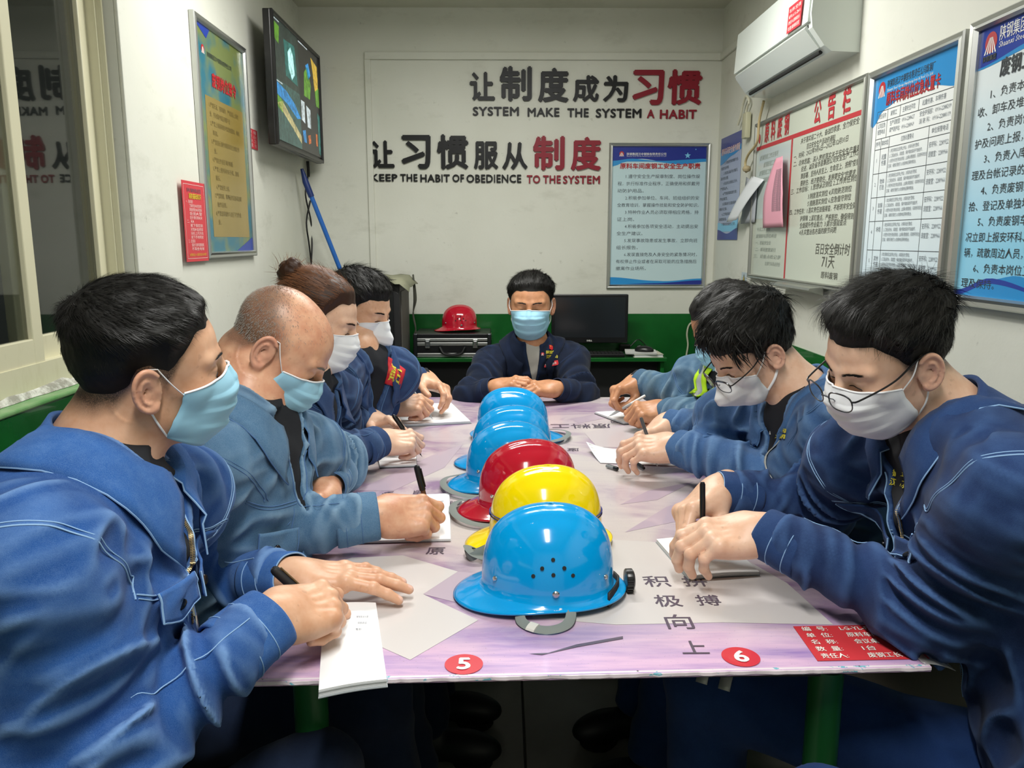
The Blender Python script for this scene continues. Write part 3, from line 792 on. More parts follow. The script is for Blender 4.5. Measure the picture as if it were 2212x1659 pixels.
        def sole(p):
            l = (p - c0.astype(np.float32)) @ fx.astype(np.float32)
            d = smin(np.linalg.norm(l[:, :2] - V(0, .125), axis=1) - .050, np.linalg.norm(l[:, :2] - V(0, -.015), axis=1) - .043, .09)
            return smax(smax(d, l[:, 2] - .016, .003), -l[:, 2], .003)
        v, q = mesh_sdf(sole, c0 - .24, c0 + .24, .008); put('shoe_sole', v, q, M['sole'])
    ctx = dict(torso=torso, root=root, put=put, putmb=putmb, S=Sh, W_=W_, Rh=Rh, hc=hc, tolocal=tolocal, upper=upper, jacket=jacket, L=L, RT=RT, ty=ty, tx=tx, tz=tz, H=H, opt=opt, h=h, off=off, body=body, s=s)
    hair(ctx); face_bits(ctx)
    if s.get('mask'): mask(ctx)
    return ctx

# ------------------------------------------------------------------ hair
def hair(c):
    s = c['s']; st = s['hair']; S = c['S']; w = c['opt'].get('w', 1.0); rng = np.random.RandomState(s.get('seed', 1) + 40)
    top, side, frn = st.get('top', .022), st.get('side', .006), st.get('front', .0)
    lowl = st.get('drop', 0.0)
    def thick(q):
        x, y, z = q[:, 0], q[:, 1], q[:, 2]
        hl = hairline(y) + vnoise(np.stack([x * 70, y * 50, z * 20], 1).astype(np.float32), 12) * .0035 + .016 * np.clip((np.abs(x) - .025) / .03, 0, 1) ** 2 * np.clip((y - .02) / .03, 0, 1) * st.get('recess', .5) - lowl * np.clip((y + .06) / .05, 0, 1) * (y < .03) - st.get('fringe', 0) * np.clip((y - .035) / .02, 0, 1)
        m = np.clip((z - hl - st.get('fade', .004) * np.clip((.035 - y) / .02, 0, 1)) / (.038 + .016 * np.clip((.04 - y) / .02, 0, 1)), -1, 1)
        up = np.clip((z - .035) / .05 + .25 * np.clip(-y / .1, 0, 1) * 0, 0, 1)
        t = side + (top - side) * up * up * (3 - 2 * up)
        t = t * (1 - .45 * np.clip((y - .04) / .035, 0, 1)) + frn * np.clip((y - .02) / .05, 0, 1) * up
        return np.where(m > 0, t * m * m * (3 - 2 * m), 0) + m * .004
    cd = np.array([.25, 1, 0])
    def hs(q):
        t = thick(q)
        n = vnoise(q * V(150, 45, 90) + q[:, [1, 0, 2]] * V(20, 0, 10), 5 + s.get('seed', 1)) * .10 + vnoise(q * V(60, 30, 50), 9) * .14
        return cran(q, w) - np.where(t > 0, t * (1 + n * st.get('rough', 1.0)), t)
    if not s.get('bald'):
        hh = max(c['h'], .0022)
        v, q = mesh_sdf(hs, (-.13, -.17, -.11), (.13, .15, .19), hh)
        t = thick(v); cut = (t > -.0025); f = cut[q].any(1); q = q[f]; us = np.unique(q); mp = np.full(len(v), -1); mp[us] = np.arange(len(us))
        vv = v[us]; capo = c['put']('hair', c['hc'] + (vv * S) @ c['Rh'].T, mp[q], s['hairm'])
    # loose locks over the forehead and temples
    if st.get('locks'):
        mb = MB(); hd_ = lambda q: head_sdf(q, c['opt'])
        for k in range(st['locks']):
            a = rng.uniform(-1, 1); bx = a * .060; by = .050 - .030 * abs(a) ** 2 + rng.normal() * .010; bz = .098 - .030 * abs(a) ** 2
            p = project(hs, [(bx, by, bz)], -.001, 6, .002)[0].astype(float); L_ = st.get('lock_len', .04) * rng.uniform(.65, 1.2)
            dv = nrm((a * .35 + rng.normal() * .25 + st.get('part', .15), .75, -.12 + rng.normal() * .15)); pts = [p]
            for s_ in range(7):
                p = p + dv * L_ / 7; q_ = p[None].astype(np.float32); dd = hd_(q_)[0]
                if dd < .0035: p = p + grad(hd_, q_, .002)[0] * (.0035 - dd)
                dv = nrm(dv + np.array([rng.normal() * .10, -.16, -.36])); pts.append(p)
            mb.tube(spline(pts, 10), [.0016, .0020, .0021, .0020, .0019, .0017, .0014, .0011, .0007, .0002], 5, flat=.45)
        mb.v = [tuple(c['hc'] + (np.array(q) * S) @ c['Rh'].T) for q in mb.v]; c['putmb']('hair_lock', mb, s['hairm'])['kind'] = 'stuff'
    if s.get('bun'):
        bc = V(0, -.102, .092)
        def bs(q):
            l = q - bc; ang = np.arctan2(l[:, 0], l[:, 2]); d = ell(q, bc, (.041, .032, .040)); r_ = np.sqrt(l[:, 0] ** 2 + l[:, 2] ** 2)
            return d - .0035 * np.sin(ang * 2 + r_ * 150) - .002 * vnoise((l * 120).astype(np.float32), 4)
        v, q = mesh_sdf(bs, bc - .06, bc + .06, .0028); c['put']('hair_bun', c['hc'] + (v * S) @ c['Rh'].T, q, s['hairm'])
        mb = MB()
        for k in range(120):
            n_ = nrm(rng.normal(size=3)); p = bc + n_ * .038; tn = nrm(np.cross(n_, (0, 1, 0)) + rng.normal(size=3) * .3); mb.tube([p, p + tn * .012 + n_ * .004, p + tn * .022 + n_ * rng.uniform(.002, .016)], [.0005, .0004, .0001], 3, caps=False)
        for k in range(90):
            a = rng.uniform(-1, 1); y = rng.uniform(-.08, .07); p = np.array([a * .05, y, .10 + .018 * (1 - a * a)]); p = project(hs, [p], .0, 4, .002)[0]; mb.tube([p, p + [a * .006, -.012, .006], p + [a * .012, -.024 + rng.normal() * .008, .010 + rng.normal() * .006]], [.0004, .0003, .0001], 3, caps=False)
        mb.v = [tuple(c['hc'] + (np.array(q) * S) @ c['Rh'].T) for q in mb.v]; c['putmb']('stray_hair', mb, s['strandm'])['kind'] = 'stuff'
    # strands
    n = st.get('n', 5000); 
    pts = []; src = rng.normal(size=(n * 3, 3)); src /= np.linalg.norm(src, axis=1)[:, None]
    src = src * V(.09, .11, .10) + V(0, -.02, .035)
    def base(q):
        return (hs(q) if not s.get('bald') else cran(q, w))
    p = project(base, src, -.0012, 5, .002); t = thick(p)
    if s.get('bald'):
        keep = (p[:, 2] > hairline(p[:, 1]) + .002) & (rng.rand(len(p)) < .15 + 1.1 * np.clip((.0 - p[:, 1] + .8 * (.085 - p[:, 2])) / .08, 0, 1)); Ls = .0045
    else: keep = (t > .0001)
    p = p[keep][:n]; t = t[keep][:n]
    g = grad(base, p, .003); x, y, z = p[:, 0], p[:, 1], p[:, 2]
    # combing direction: forward on top, down at the sides and back
    whorl = p - V(*st.get('whorl', (.0, -.075, .105))); whorl /= np.linalg.norm(whorl, axis=1)[:, None] + 1e-6
    dirv = whorl * 1.0 + np.array(st.get('comb', (0, .5, 0))) * np.clip((z - .05) / .04, 0, 1)[:, None] + V(0, 0, -.7) * np.clip((.07 - z) / .05, 0, 1)[:, None]
    dirv += rng.normal(size=p.shape) * st.get('mess', .22)
    dirv -= g * (dirv * g).sum(1)[:, None]; dirv /= np.linalg.norm(dirv, axis=1)[:, None] + 1e-6
    lift = st.get('lift', .35) * (.6 + .8 * rng.rand(len(p)))
    frt = np.clip((y - .02) / .03, 0, 1) * np.clip((z - .05) / .02, 0, 1); lift = lift * (1 - .75 * frt)
    if s.get('bald'): L = np.full(len(p), .004) * (.6 + rng.rand(len(p))); lift = lift * 0 + 1.2
    else: L = (np.clip(t * st.get('len', 1.25), .0045, .05)) * (.7 + .6 * rng.rand(len(p))) * (1 + .15 * frt)
    wd = st.get('wd', .0006) * (.7 + .6 * rng.rand(len(p)))
    K = 4; side_ = np.cross(dirv, g); Vs = []; 
    cur = p.copy(); dcur = dirv + g * lift[:, None]; curl = st.get('curl', .25)
    for k in range(K):
        ww = wd * (1 - k / (K - 1) * .85)
        Vs.append(cur - side_ * ww[:, None]); Vs.append(cur + side_ * ww[:, None] + g * ww[:, None] * .6)
        dd = dcur / (np.linalg.norm(dcur, axis=1)[:, None] + 1e-6); cur = cur + dd * (L / (K - 1))[:, None]
        dcur = dcur - g * (lift * curl * 1.6)[:, None] + V(0, 0, -.12) * curl + V(0, -.12, -.42) * frt[:, None]
    A = np.stack(Vs, 1); m = len(p); idx = np.arange(m)[:, None] * (2 * K)
    F = np.concatenate([np.concatenate([idx + 2 * k, idx + 2 * k + 1, idx + 2 * k + 3, idx + 2 * k + 2], 1) for k in range(K - 1)])
    A = A.reshape(-1, 3)
    nm = 'hair_strands' if not s.get('bald') else 'hair'
    c['put'](nm, c['hc'] + (A * S) @ c['Rh'].T, F, s.get('strandm', s['hairm']), smooth=False)['kind'] = 'stuff'

def face_bits(c):
    s = c['s']; S = c['S']; W_ = c['W_']; head = lambda q: head_sdf(q, c['opt'])
    toW = lambda v: c['hc'] + (np.asarray(v) * S) @ c['Rh'].T
    # eyebrows: short tapered hairs
    rng = np.random.RandomState(5); dn = s.get('brow', 1.0)
    for sg in (1, -1):
        mb = MB()
        for k in range(int(90 * dn)):
            u = rng.rand(); x = sg * (.013 + .034 * u); z = .0275 + .0032 * math.sin(u * 2.6) + rng.normal() * .0015 * (1 - u * .5) * dn
            p = project(head, [(x, .105, z)], .0006, 5, .002)[0]
            q = project(head, [(x + sg * .006, p[1] - .002, z + .0010)], .0012, 3, .002)[0]
            mb.tube([p, (p + q) / 2 + [0, .0004, 0], q], [.00045, .0004, .00015], 4, caps=False)
        mb.v = [tuple(q) for q in toW(mb.v)]; c['putmb']('eyebrow', mb, s['hairm'])['kind'] = 'stuff'
    # eyes looking down: lash line along each lid
    eo = s.get('eye_open', 0.0)
    for sg in (1, -1):
        mb = MB(); pts = project(head, [(sg * (.0315 + .0135 * u), .098, .003 + .0022 * (1 - u * u) - .002 - (0.001 * u)) for u in np.linspace(-1, 1, 12)], .0004, 5, .0015)
        mb.tube(pts, [.0003] + [.0011 + eo * .001] * 10 + [.0003], 6, flat=.7)
        mb.v = [tuple(q) for q in toW(mb.v)]; c['putmb']('eyelashes', mb, M['lash'])

def mask(c):
    s = c['s']; S = c['S']; kind = s['mask']; head = lambda q: head_sdf(q, c['opt']); w = c['opt'].get('w', 1.0)
    toW = lambda v: c['hc'] + (np.asarray(v) * S) @ c['Rh'].T
    nu, nv = 41, 33; G = np.zeros((nu, nv, 3))
    dz = s.get('mask_dz', 0)
    for i in range(nu):
        u = -1 + 2 * i / (nu - 1); au = abs(u)
        for j in range(nv):
            t = j / (nv - 1)
            if kind == 'kn':
                yc = np.interp(t, [0, .18, .45, .62, 1], [.108, .122, .150, .149, .078]); zc = np.interp(t, [0, .18, .45, .62, 1], [.004, -.014, -.040, -.062, -.122])
                ye, ze = .042 + .010 * (1 - t), np.interp(t, [0, 1], [-.016, -.078]); xe = .060 * w
                k = 1 - au ** 1.12
                x = xe * np.sign(u) * au ** .85
                z = ze + (zc - ze) * k ** .9; y = ye + (yc - ye) * k
            else:
                yc = np.interp(t, [0, .15, .35, .6, .82, 1], [.107, .118, .127, .121, .110, .080]); zc = np.interp(t, [0, .15, .35, .6, .82, 1], [.004, -.012, -.030, -.065, -.095, -.124])
                ye = .030 + .010 * math.cos(t * 3.1); ze = np.interp(t, [0, 1], [-.012, -.088]); xe = .0635 * w
                k = 1 - au ** 2.3
                x = xe * math.sin(u * math.pi / 2 * .97) if au < 1 else xe * np.sign(u)
                z = ze + (zc - ze) * (1 - au ** 1.8); y = ye + (yc - ye) * k
                for pl in (.28, .50, .72):
                    z0 = (t - pl); 
                    if 0 <= z0 < .16: y += (.0042 * (1 - z0 / .16)) * (1 - au ** 6)
            G[i, j] = (x, y, z + dz)
    p = G.reshape(-1, 3).astype(np.float32)
    for _ in range(3):
        d = head(p); g = grad(head, p, .003); tg = .0028; p = p + g * np.where(d < tg, tg - d, 0)[:, None]
    G = p.reshape(nu, nv, 3)
    rng = np.random.RandomState(s.get('seed', 1)); 
    cr = vnoise((p * V(60, 60, 110)).astype(np.float32), s.get('seed', 1)).reshape(nu, nv); G = G + np.array([0, 1, 0])[None, None] * cr[..., None] * .0012
    v, f = sheet(G, .0016); o = c['put']('face_mask', toW(v), f, s['maskm'])
    # edge band
    mb = MB(); mb.tube(G[:, 0] + [0, .001, .0], .0017, 6); mb.v = [tuple(q) for q in toW(mb.v)]
    e = c['putmb']('mask_hem', mb, M['mask_white'])
    # ear loops
    for sg, i in ((1, nu - 1), (-1, 0)):
        mb = MB(); A = G[i, 1]; B = G[i, -2]
        ex = .0775 * w; e1 = np.array((sg * (ex + .0015), .004, .027)); e2 = np.array((sg * (ex - .002), -.006, -.034))
        m1 = (np.array(A) + e1) / 2 + [sg * .006, 0, 0]; m2 = (np.array(B) + e2) / 2 + [sg * .006, 0, 0]
        p1 = spline([A, m1, e1], 20).astype(np.float32); p2 = spline([e2, m2, B], 20).astype(np.float32)
        for _ in range(7):
            for p_ in (p1, p2):
                d = head(p_); g = grad(head, p_, .002); p_ += g * np.where(d < .0022, .0022 - d, 0)[:, None]
        p = np.concatenate([p1, spline([p1[-1], (sg * (ex - .004), -.016, .022), (sg * (ex - .009), -.024, -.006), (sg * (ex - .008), -.016, -.028), p2[0]], 16)[1:-1], p2])
        mb.tube(p, s.get('strap', .0016), 8, flat=.6 if kind != 'kn' else .35); mb.v = [tuple(q) for q in toW(mb.v)]
        c['putmb']('ear_loop', mb, M['mask_white'])

def glasses(c, rim=True, half=False, metal=None, slide=0.0, drop=0.0, tilt=0.0):
    S = c['S']; w = c['opt'].get('w', 1.0); toW = lambda v: c['hc'] + (np.asarray(v) * S) @ c['Rh'].T
    mt = metal or M['black_plastic']; mb = MB(); mbl = MB(); mt2 = MB()
    y0 = .117 + slide; z0 = .002 - drop
    for sg in (1, -1):
        loop = []
        for a in np.linspace(0, 2 * math.pi, 33):
            ca, sa = math.cos(a), math.sin(a); ex = abs(ca) ** .75 * np.sign(ca) * .0245; ez = abs(sa) ** .75 * np.sign(sa) * .0165
            x = sg * .0325 + ex; loop.append((x, y0 - (abs(x) / .062) ** 2 * .010 - ez * tilt, z0 + ez))
        mb.tube(loop, .0011, 8)
        top = [l for l in loop if l[2] >= z0 - .001]
        mt2.tube(loop[:17], .0022 if half else .0014, 8)
        inner = [tuple(np.array(l) + (np.array([sg * .0325, y0 - .003, z0]) - l) * .02) for l in loop[:-1]]
        n = len(inner); mbl.add([(x, y + .0003, z) for x, y, z in inner] + [(x, y - .0003, z) for x, y, z in inner], [tuple(range(n)), tuple(range(n, 2 * n))[::-1]] + [(i, (i + 1) % n, n + (i + 1) % n, n + i) for i in range(n)])
        arm = spline([(sg * .0575, y0 - .0095, z0 + .006), (sg * .066, y0 - .014, z0 + .008), (sg * .0765 * w, .055, z0 + .012 + drop * .4), (sg * .0805 * w, .005, .027), (sg * .081 * w, -.018, .026), (sg * .079 * w, -.035, .008)], 30)
        mb3 = MB(); mb3.tube(arm, .0017, 8); mb3.v = [tuple(q) for q in toW(mb3.v)]; c.setdefault('_g', []).append(mb3)
        mt2.tube([(sg * .010, y0 + .001, z0 + .002), (sg * .009, y0 - .006, z0 - .004), (sg * .0085, y0 - .009, z0 - .010)], .0009, 6)
    mt2.tube([(-.0085, y0, z0 + .004), (0, y0 + .003, z0 + .0065), (.0085, y0, z0 + .004)], .0014, 8)
    root = None
    for m_ in (mb, mbl, mt2): m_.v = [tuple(q) for q in toW(m_.v)]
    o = c['putmb']('glasses', mb, metal or M['steel_dark']); 
    c['putmb']('lens', mbl, M['lens'], parent=o, smooth=False); c['putmb']('glasses_rim', mt2, mt, parent=o)
    for m3 in c['_g']: c['putmb']('temple_arm', m3, M['black_plastic'], parent=o)
    return o

def pen(tip, dirv, label, body, capm, L=.145, r=.0048, clip=True, tipm=None, cap_end=True):
    d = nrm(dirv); t = np.array(tip, float); rot = Vector(d).to_track_quat('Z', 'Y').to_euler()
    e = empty('pen', t, rot, label, 'pen')
    mb = MB().lathe([(.0006, 0), (.0009, .004), (r * .55, .010), (r * .8, .018), (r, .026), (r, L * .62)], n=16); mb.build('barrel', body, e, smooth=True)
    MB().lathe([(.0004, -.0005), (.0008, .003), (.0008, .006)], n=8).build('nib', tipm or M['steel'], e, smooth=True)
    if cap_end:
        MB().lathe([(r, L * .62), (r * 1.22, L * .62), (r * 1.22, L * .95), (r * 1.0, L * .985), (r * .55, L), (r * .4, L - .002)], n=18).build('cap', capm, e, smooth=True)
        if clip: MB().box(-.0016, .0016, r * 1.25, r * 1.25 + .0022, L * .66, L * .94, .0007).box(-.0016, .0016, r * .8, r * 1.25 + .002, L * .91, L * .94).build('clip', M['brass'] if clip == 'brass' else capm, e)
    else:
        MB().lathe([(r, L * .62), (r, L * .97), (r * .7, L)], n=16).build('end_plug', capm, e, smooth=True)
    return e
# ------------------------------------------------------------------ lettering helpers
XL, XR, YB, ZC = -1.09, 1.20, 4.58, 2.60
_tc = {}; _tn = {}; NCOPY = {}; _keep = []
def lift_of(v): return (np.arange(len(v)) // max(1, NCOPY.get(id(v), len(v)))) * .00016
def text_mesh(body, off=0.0, res=2, shear=0.0):
    k = (body, off, res, shear)
    if k in _tc: return _tc[k]
    c = bpy.data.curves.new('lettering', 'FONT'); c.body = body; c.resolution_u = res; c.shear = shear
    o = bpy.data.objects.new('lettering', c); COL.objects.link(o)
    dg = bpy.context.evaluated_depsgraph_get(); me = bpy.data.meshes.new_from_object(o.evaluated_get(dg))
    v = np.empty(len(me.vertices) * 3, np.float32); me.vertices.foreach_get('co', v); v = v.reshape(-1, 3)[:, :2].astype(float)
    f = [tuple(p.vertices) for p in me.polygons]
    bpy.data.objects.remove(o); bpy.data.curves.remove(c); bpy.data.meshes.remove(me)
    if off > .005:      # bolder: the same outline laid down a few times, slightly shifted
        n = len(v); o2 = off * .9; sh_ = [(0, 0), (o2, 0), (-o2, 0), (0, o2), (0, -o2)] if off > .02 else [(0, 0), (o2, 0)]
        f = [tuple(i + n * j for i in p) for j in range(len(sh_)) for p in f]; v = np.concatenate([v + np.array(q) for q in sh_])
    _tc[k] = (v, f); _tn[len(v)] = 0; NCOPY[id(v)] = (len(v) // len(sh_) if off > .005 else len(v)); _keep.append(v); return v, f
def boundary(f):
    e = {}
    for p in f:
        for i in range(len(p)):
            a, b = p[i], p[(i + 1) % len(p)]
            if (b, a) in e: del e[(b, a)]
            else: e[(a, b)] = 1
    return list(e)
class Flat:
    """a flat board: origin O (top-left as you face it), U to the right, D downward, N toward the viewer"""
    def __init__(s, O, U, D, W, H): s.O = np.array(O, float); s.U = nrm(U); s.D = nrm(D); s.N = -nrm(np.cross(s.U, s.D)) * 1.0; s.W = W; s.H = H; s.N = nrm(np.cross(s.D, s.U)) ; s.ink = {}
    def p(s, u, d, n=0.0): return s.O + s.U * u + s.D * d + s.N * n
    def put(s, key, v2, f, n):
        L_ = s.ink.setdefault(key, [])
        if not L_ or not ('ink' in key and key != 'ink_table'): L_.append(MB())
        mb = L_[-1]; nn = np.broadcast_to(n, (len(v2),)); mb.add([s.p(x, y, k_) for (x, y), k_ in zip(v2, nn)], f)
    def rect(s, key, u0, d0, u1, d1, n=.0006): s.put(key, [(u0, d0), (u0, d1), (u1, d1), (u1, d0)], [(0, 1, 2, 3)], n)
    def poly(s, key, pts, n=.0006): s.put(key, pts, [tuple(range(len(pts)))], n)
    def line(s, key, a, b, w, n=.0007):
        a, b = np.array(a, float), np.array(b, float); t = nrm(b - a); q = np.array([-t[1], t[0]]) * w / 2
        s.put(key, [a - q, b - q, b + q, a + q], [(0, 1, 2, 3)], n)
    def text(s, key, body, u, d, h, w=None, off=0.0, n=.001, align='l', rot=0.0, res=1, shear=0.0):
        """cap height h, baseline at d"""
        v, f = text_mesh(body, off, res, shear)
        if not len(v): return
        k = h / .80; sc = np.array([k, k]); x0, x1 = v[:, 0].min(), v[:, 0].max()
        if w: sc[0] = w / (x1 - x0)
        x = (v[:, 0] - x0) * sc[0]; y = -v[:, 1] * sc[1]
        if align == 'c': x = x - x.max() / 2
        if align == 'r': x = x - x.max()
        c, s_ = math.cos(rot), math.sin(rot); X = x * c - y * s_; Y = x * s_ + y * c
        s.put(key, np.stack([X + u, Y + d], 1), f, n + lift_of(v))
    def build(s, parent, mats, names=None):
        for k, L_ in s.ink.items():
            for mb in L_:
                o = mb.build((names or {}).get(k, k), mats[k], None); o.parent = parent; o.matrix_parent_inverse = Matrix.Translation(parent.location).inverted() if parent else Matrix()
                if 'ink' in k and k != 'ink_table': o['kind'] = 'stuff'
def block_text(body, box, F, th, mat, name, parent=None, off=.02, res=3):
    """raised solid lettering filling box (u0,d0,u1,d1) of flat F"""
    v, f = text_mesh(body, off, res); u0, d0, u1, d1 = box
    mn, mx = v.min(0), v.max(0); x = u0 + (v[:, 0] - mn[0]) / (mx[0] - mn[0]) * (u1 - u0); y = d1 - (v[:, 1] - mn[1]) / (mx[1] - mn[1]) * (d1 - d0)
    n = len(v); V = [F.p(a, b, th + k_ * 2) for a, b, k_ in zip(x, y, lift_of(v))] + [F.p(a, b, 0) for a, b in zip(x, y)]
    Fc = list(f) + [(a, n + a, n + b, b) for a, b in boundary(f)]
    o = mkobj(name, V, Fc, mat, None, smooth=False)
    return o
def reparent(o, parent):
    o.parent = parent; o.matrix_parent_inverse = Matrix.Translation(parent.location).inverted() if parent.type == 'EMPTY' else Matrix.Identity(4); return o
def origin(o, c):
    """move the origin of a mesh to c"""
    o.data.transform(Matrix.Translation(-Vector(c))); o.location = c; return o
# ------------------------------------------------------------------ wall and paint materials
def wallmat(name, c, c2, grime):
    t = NT(name); o = t.obj(); n = t.noise(1.3, 4, .55, o); col = t.mix(t.ramp(n, (.35, 0.0), (.7, 1.0)), s2l(c), s2l(c2))
    n2 = t.noise(3.2, 6, .7, t.mapv(o, (1, 1, 2.2))); col = t.mix(t.ramp(n2, (.56, 0.0), (.78, grime)), col, s2l('9a9a88'))
    n3 = t.noise(22, 4, .7, o); col = t.mix(t.ramp(n3, (.66, 0.0), (.74, .35)), col, s2l('8d8c7c'))
    t.set(Base_Color=col, Roughness=.62); t.bump(t.noise(40, 3, .6, o), .12, .004); return t.m
M['wall'] = wallmat('wall_paint', 'dedfd4', 'd2d3c6', .35); M['ceil'] = wallmat('ceiling_paint', 'cfcfbf', 'c4c4b2', .3)
t = NT('green_paint'); o = t.obj(); col = t.mix(t.ramp(t.noise(3, 3, .6, o), (.3, 0.0), (.7, 1.0)), s2l('0f4a1c'), s2l('176528')); t.set(Base_Color=col, Roughness=.25, Coat_Weight=.3); t.bump(t.noise(25, 3, .5, o), .2, .003); M['green'] = t.m
t = NT('green_ledge_lit'); o = t.obj(); col = t.mix(t.ramp(t.noise(9, 4, .6, o), (.4, 0.0), (.65, 1.0)), s2l('5f9a58'), s2l('86ad78')); t.set(Base_Color=col, Roughness=.35); M['green_lit'] = t.m  # paler green puts the light on the ledge top into its colour
t = NT('leg_paint'); o = t.obj(); chip = t.ramp(t.noise(9, 2, .4, t.mapv(o, (1.3, 1.3, .8))), (.615, 0.0), (.62, 1.0)); col = t.mix(chip, s2l('1c5a2c'), s2l('9aa398')); t.set(Base_Color=col, Roughness=.35); t.bump(chip, -.4, .002); M['leg_green'] = t.m
t = NT('floor_tile'); o = t.obj(); n = t.noise(5, 5, .6, o); col = t.mix(t.ramp(n, (.3, 0.0), (.7, 1.0)), s2l('8c8982'), s2l('9c9992')); t.set(Base_Color=col, Roughness=.45); M['tile'] = t.m
M['grout'] = plain('grout', '474542', .9)
t = NT('window_frame_paint'); o = t.obj(); col = t.mix(t.ramp(t.noise(7, 5, .7, t.mapv(o, (1, 1, .3))), (.5, 0.0), (.75, .6)), s2l('dad6b8'), s2l('b5ad84')); t.set(Base_Color=col, Roughness=.4); M['frame_cream'] = t.m
t = NT('window_glass'); t.set(Base_Color=(.55, .58, .55), Roughness=.02, Transmission_Weight=1.0, IOR=1.6); M['glass'] = t.m
t = NT('broken_plaster'); o = t.obj(); col = t.mix(t.ramp(t.noise(30, 4, .7, o), (.4, 0.0), (.6, 1.0)), s2l('d8d9d0'), s2l('9b9a8e')); t.set(Base_Color=col, Roughness=.9); t.bump(t.noise(60, 4, .7, o), .8, .006); M['plaster'] = t.m
M['alu'] = plain('alu', 'c3c5c2', .28, .9); M['alu_dull'] = plain('alu_dull', '9fa19a', .4, .8); M['black_screen'] = plain('black_screen', '0b0c0e', .12)
M['white_pl'] = plain('white_pl', 'e6e8e4', .35); M['ac_white'] = plain('ac_white', 'dfe6e0', .18); M['dark_gap'] = plain('dark_gap', '1d1f1e', .8)
M['acr_black'] = plain('acr_black', '101213', .40, Specular_IOR_Level=.25); M['acr_red'] = plain('acr_red', '8a1f2e', .40, Specular_IOR_Level=.25); M['red_paint'] = plain('red_paint', 'b4343a', .5); M['red_sheet'] = plain('red_sheet', 'c93a44', .45)
M['ink'] = plain('ink', '2e3538', .6); M['ink_soft'] = plain('ink_soft', '59616a', .6); M['ink_pale'] = plain('ink_pale', '7f868c', .6); M['ink_hand'] = plain('ink_hand', '55554c', .7); M['ink_faint'] = plain('ink_faint', '9aa39a', .7)
M['white_ink'] = plain('white_ink', 'f0efe8', .5); M['pink_ink'] = plain('pink_ink', 'eac9c4', .5); M['yellow_ink'] = plain('yellow_ink', 'd8b83a', .6); M['red_ink'] = plain('red_ink', 'b3262c', .5); M['blue_logo'] = plain('blue_logo', '1c2f86', .4)
M['board_white'] = plain('board_white', 'bfc5b6', .25); M['film'] = plain('film', 'bfcac6', .12)
M['pale_print'] = plain('pale_print', 'c3dce0', .22); M['blue1'] = plain('blue1', '2b8fd0', .3); M['blue2'] = plain('blue2', '233f9e', .3); M['blue3'] = plain('blue3', '7cc6ea', .3); M['navy_print'] = plain('navy_print', '1c2e8c', .3)
def grad2(name, a, b, ax, z0, z1, r=.2):
    t = NT(name); sp = t.n('SeparateXYZ', i_Vector=t.n('NewGeometry').outputs['Position']); f = t.n('MapRange', i_0=sp.outputs[ax], i_1=z0, i_2=z1).outputs[0]
    t.set(Base_Color=t.mix(f, s2l(a), s2l(b)), Roughness=r); return t.m
M['poster_right'] = grad2('poster_right', '8fd2ee', 'e6f0f2', 2, 1.35, 1.75); M['poster_mid'] = grad2('poster_mid', 'cfe4ee', 'eef2f0', 2, 1.2, 1.7)
# ------------------------------------------------------------------ room shell
def struct(name, mb, mat, smooth=False):
    o = mb.build(name, mat, None, smooth); tag(o, kind='structure'); return o
yW = at(268, 300, 'x', XL)[1]      # far edge of the window recess
Y0 = -1.6
struct('wall_back', MB().box(XL - .1, XR + .1, YB, YB + .1, 0, ZC), M['wall'])
struct('wall_right', MB().box(XR, XR + .1, Y0, YB, 0, ZC), M['wall'])
struct('wall_left', MB().box(XL - .14, XL, yW, YB, 0, ZC).box(XL - .14, XL, Y0, yW, 0, .986).box(XL - .14, XL, Y0, yW, 2.35, ZC), M['wall'])
struct('wall_front', MB().box(XL - .1, XR + .1, Y0 - .1, Y0, 0, ZC), M['wall'])
struct('ceiling', MB().box(XL - .1, XR + .1, Y0 - .1, YB + .1, ZC, ZC + .1), M['ceil'])
struct('floor', MB().box(XL - .1, XR + .1, Y0 - .1, YB + .1, -.05, -.006), M['grout'])
fl = bpy.data.objects['floor']; proto = None
ts = .575
for i in range(4):
    for j in range(11):
        x0 = XL + i * ts; y0 = Y0 + .0 + j * ts - .05
        if proto is None:
            b = MB().box(-.284, .284, -.284, .284, -.012, 0, .002); proto = b.build('floor_tile', M['tile'], fl); o = proto
        else: o = proto.copy(); COL.objects.link(o)
        o.location = (x0 + .2865, y0 + .3, 0); o.parent = fl
# green dado
zG = .955
struct('trim_1', MB().box(XL, XR, YB - .006, YB, 0, zG), M['green']); struct('trim_2', MB().box(XR - .006, XR, Y0, YB - .006, 0, zG - .01), M['green'])
struct('trim_3', MB().box(XL, XL + .006, yW, YB - .006, 0, zG).box(XL, XL + .006, Y0, yW, 0, .989), M['green'])
# ledge under the window and its broken plaster
zL = 1.0
struct('trim_4', MB().box(XL - .13, XL + .010, Y0, yW, zL - .012, zL, .004), M['green_lit'])
rng = np.random.RandomState(3); mb = MB(); n = 120; ys = np.linspace(Y0, yW, n)
prof = []
for i, y in enumerate(ys):
    a = .018 + .014 * vnoise(V(y * 14, 0, 0)[None], 2)[0] + .006 * rng.rand(); b = .020 + .012 * vnoise(V(y * 22, 5, 0)[None], 4)[0]
    prof.append([(XL - .13, y, zL), (XL - .05 + a, y, zL + .001), (XL - .055 + a * .8, y, zL + b * .6), (XL - .072 + a * .3, y, zL + b + .012), (XL - .13, y, zL + .035)])
P_ = np.array(prof); m_, k_ = P_.shape[:2]; fs = [(i * k_ + j, (i + 1) * k_ + j, (i + 1) * k_ + j + 1, i * k_ + j + 1) for i in range(m_ - 1) for j in range(k_ - 1)]
struct('trim_5', MB().add(P_.reshape(-1, 3), fs), M['plaster'])
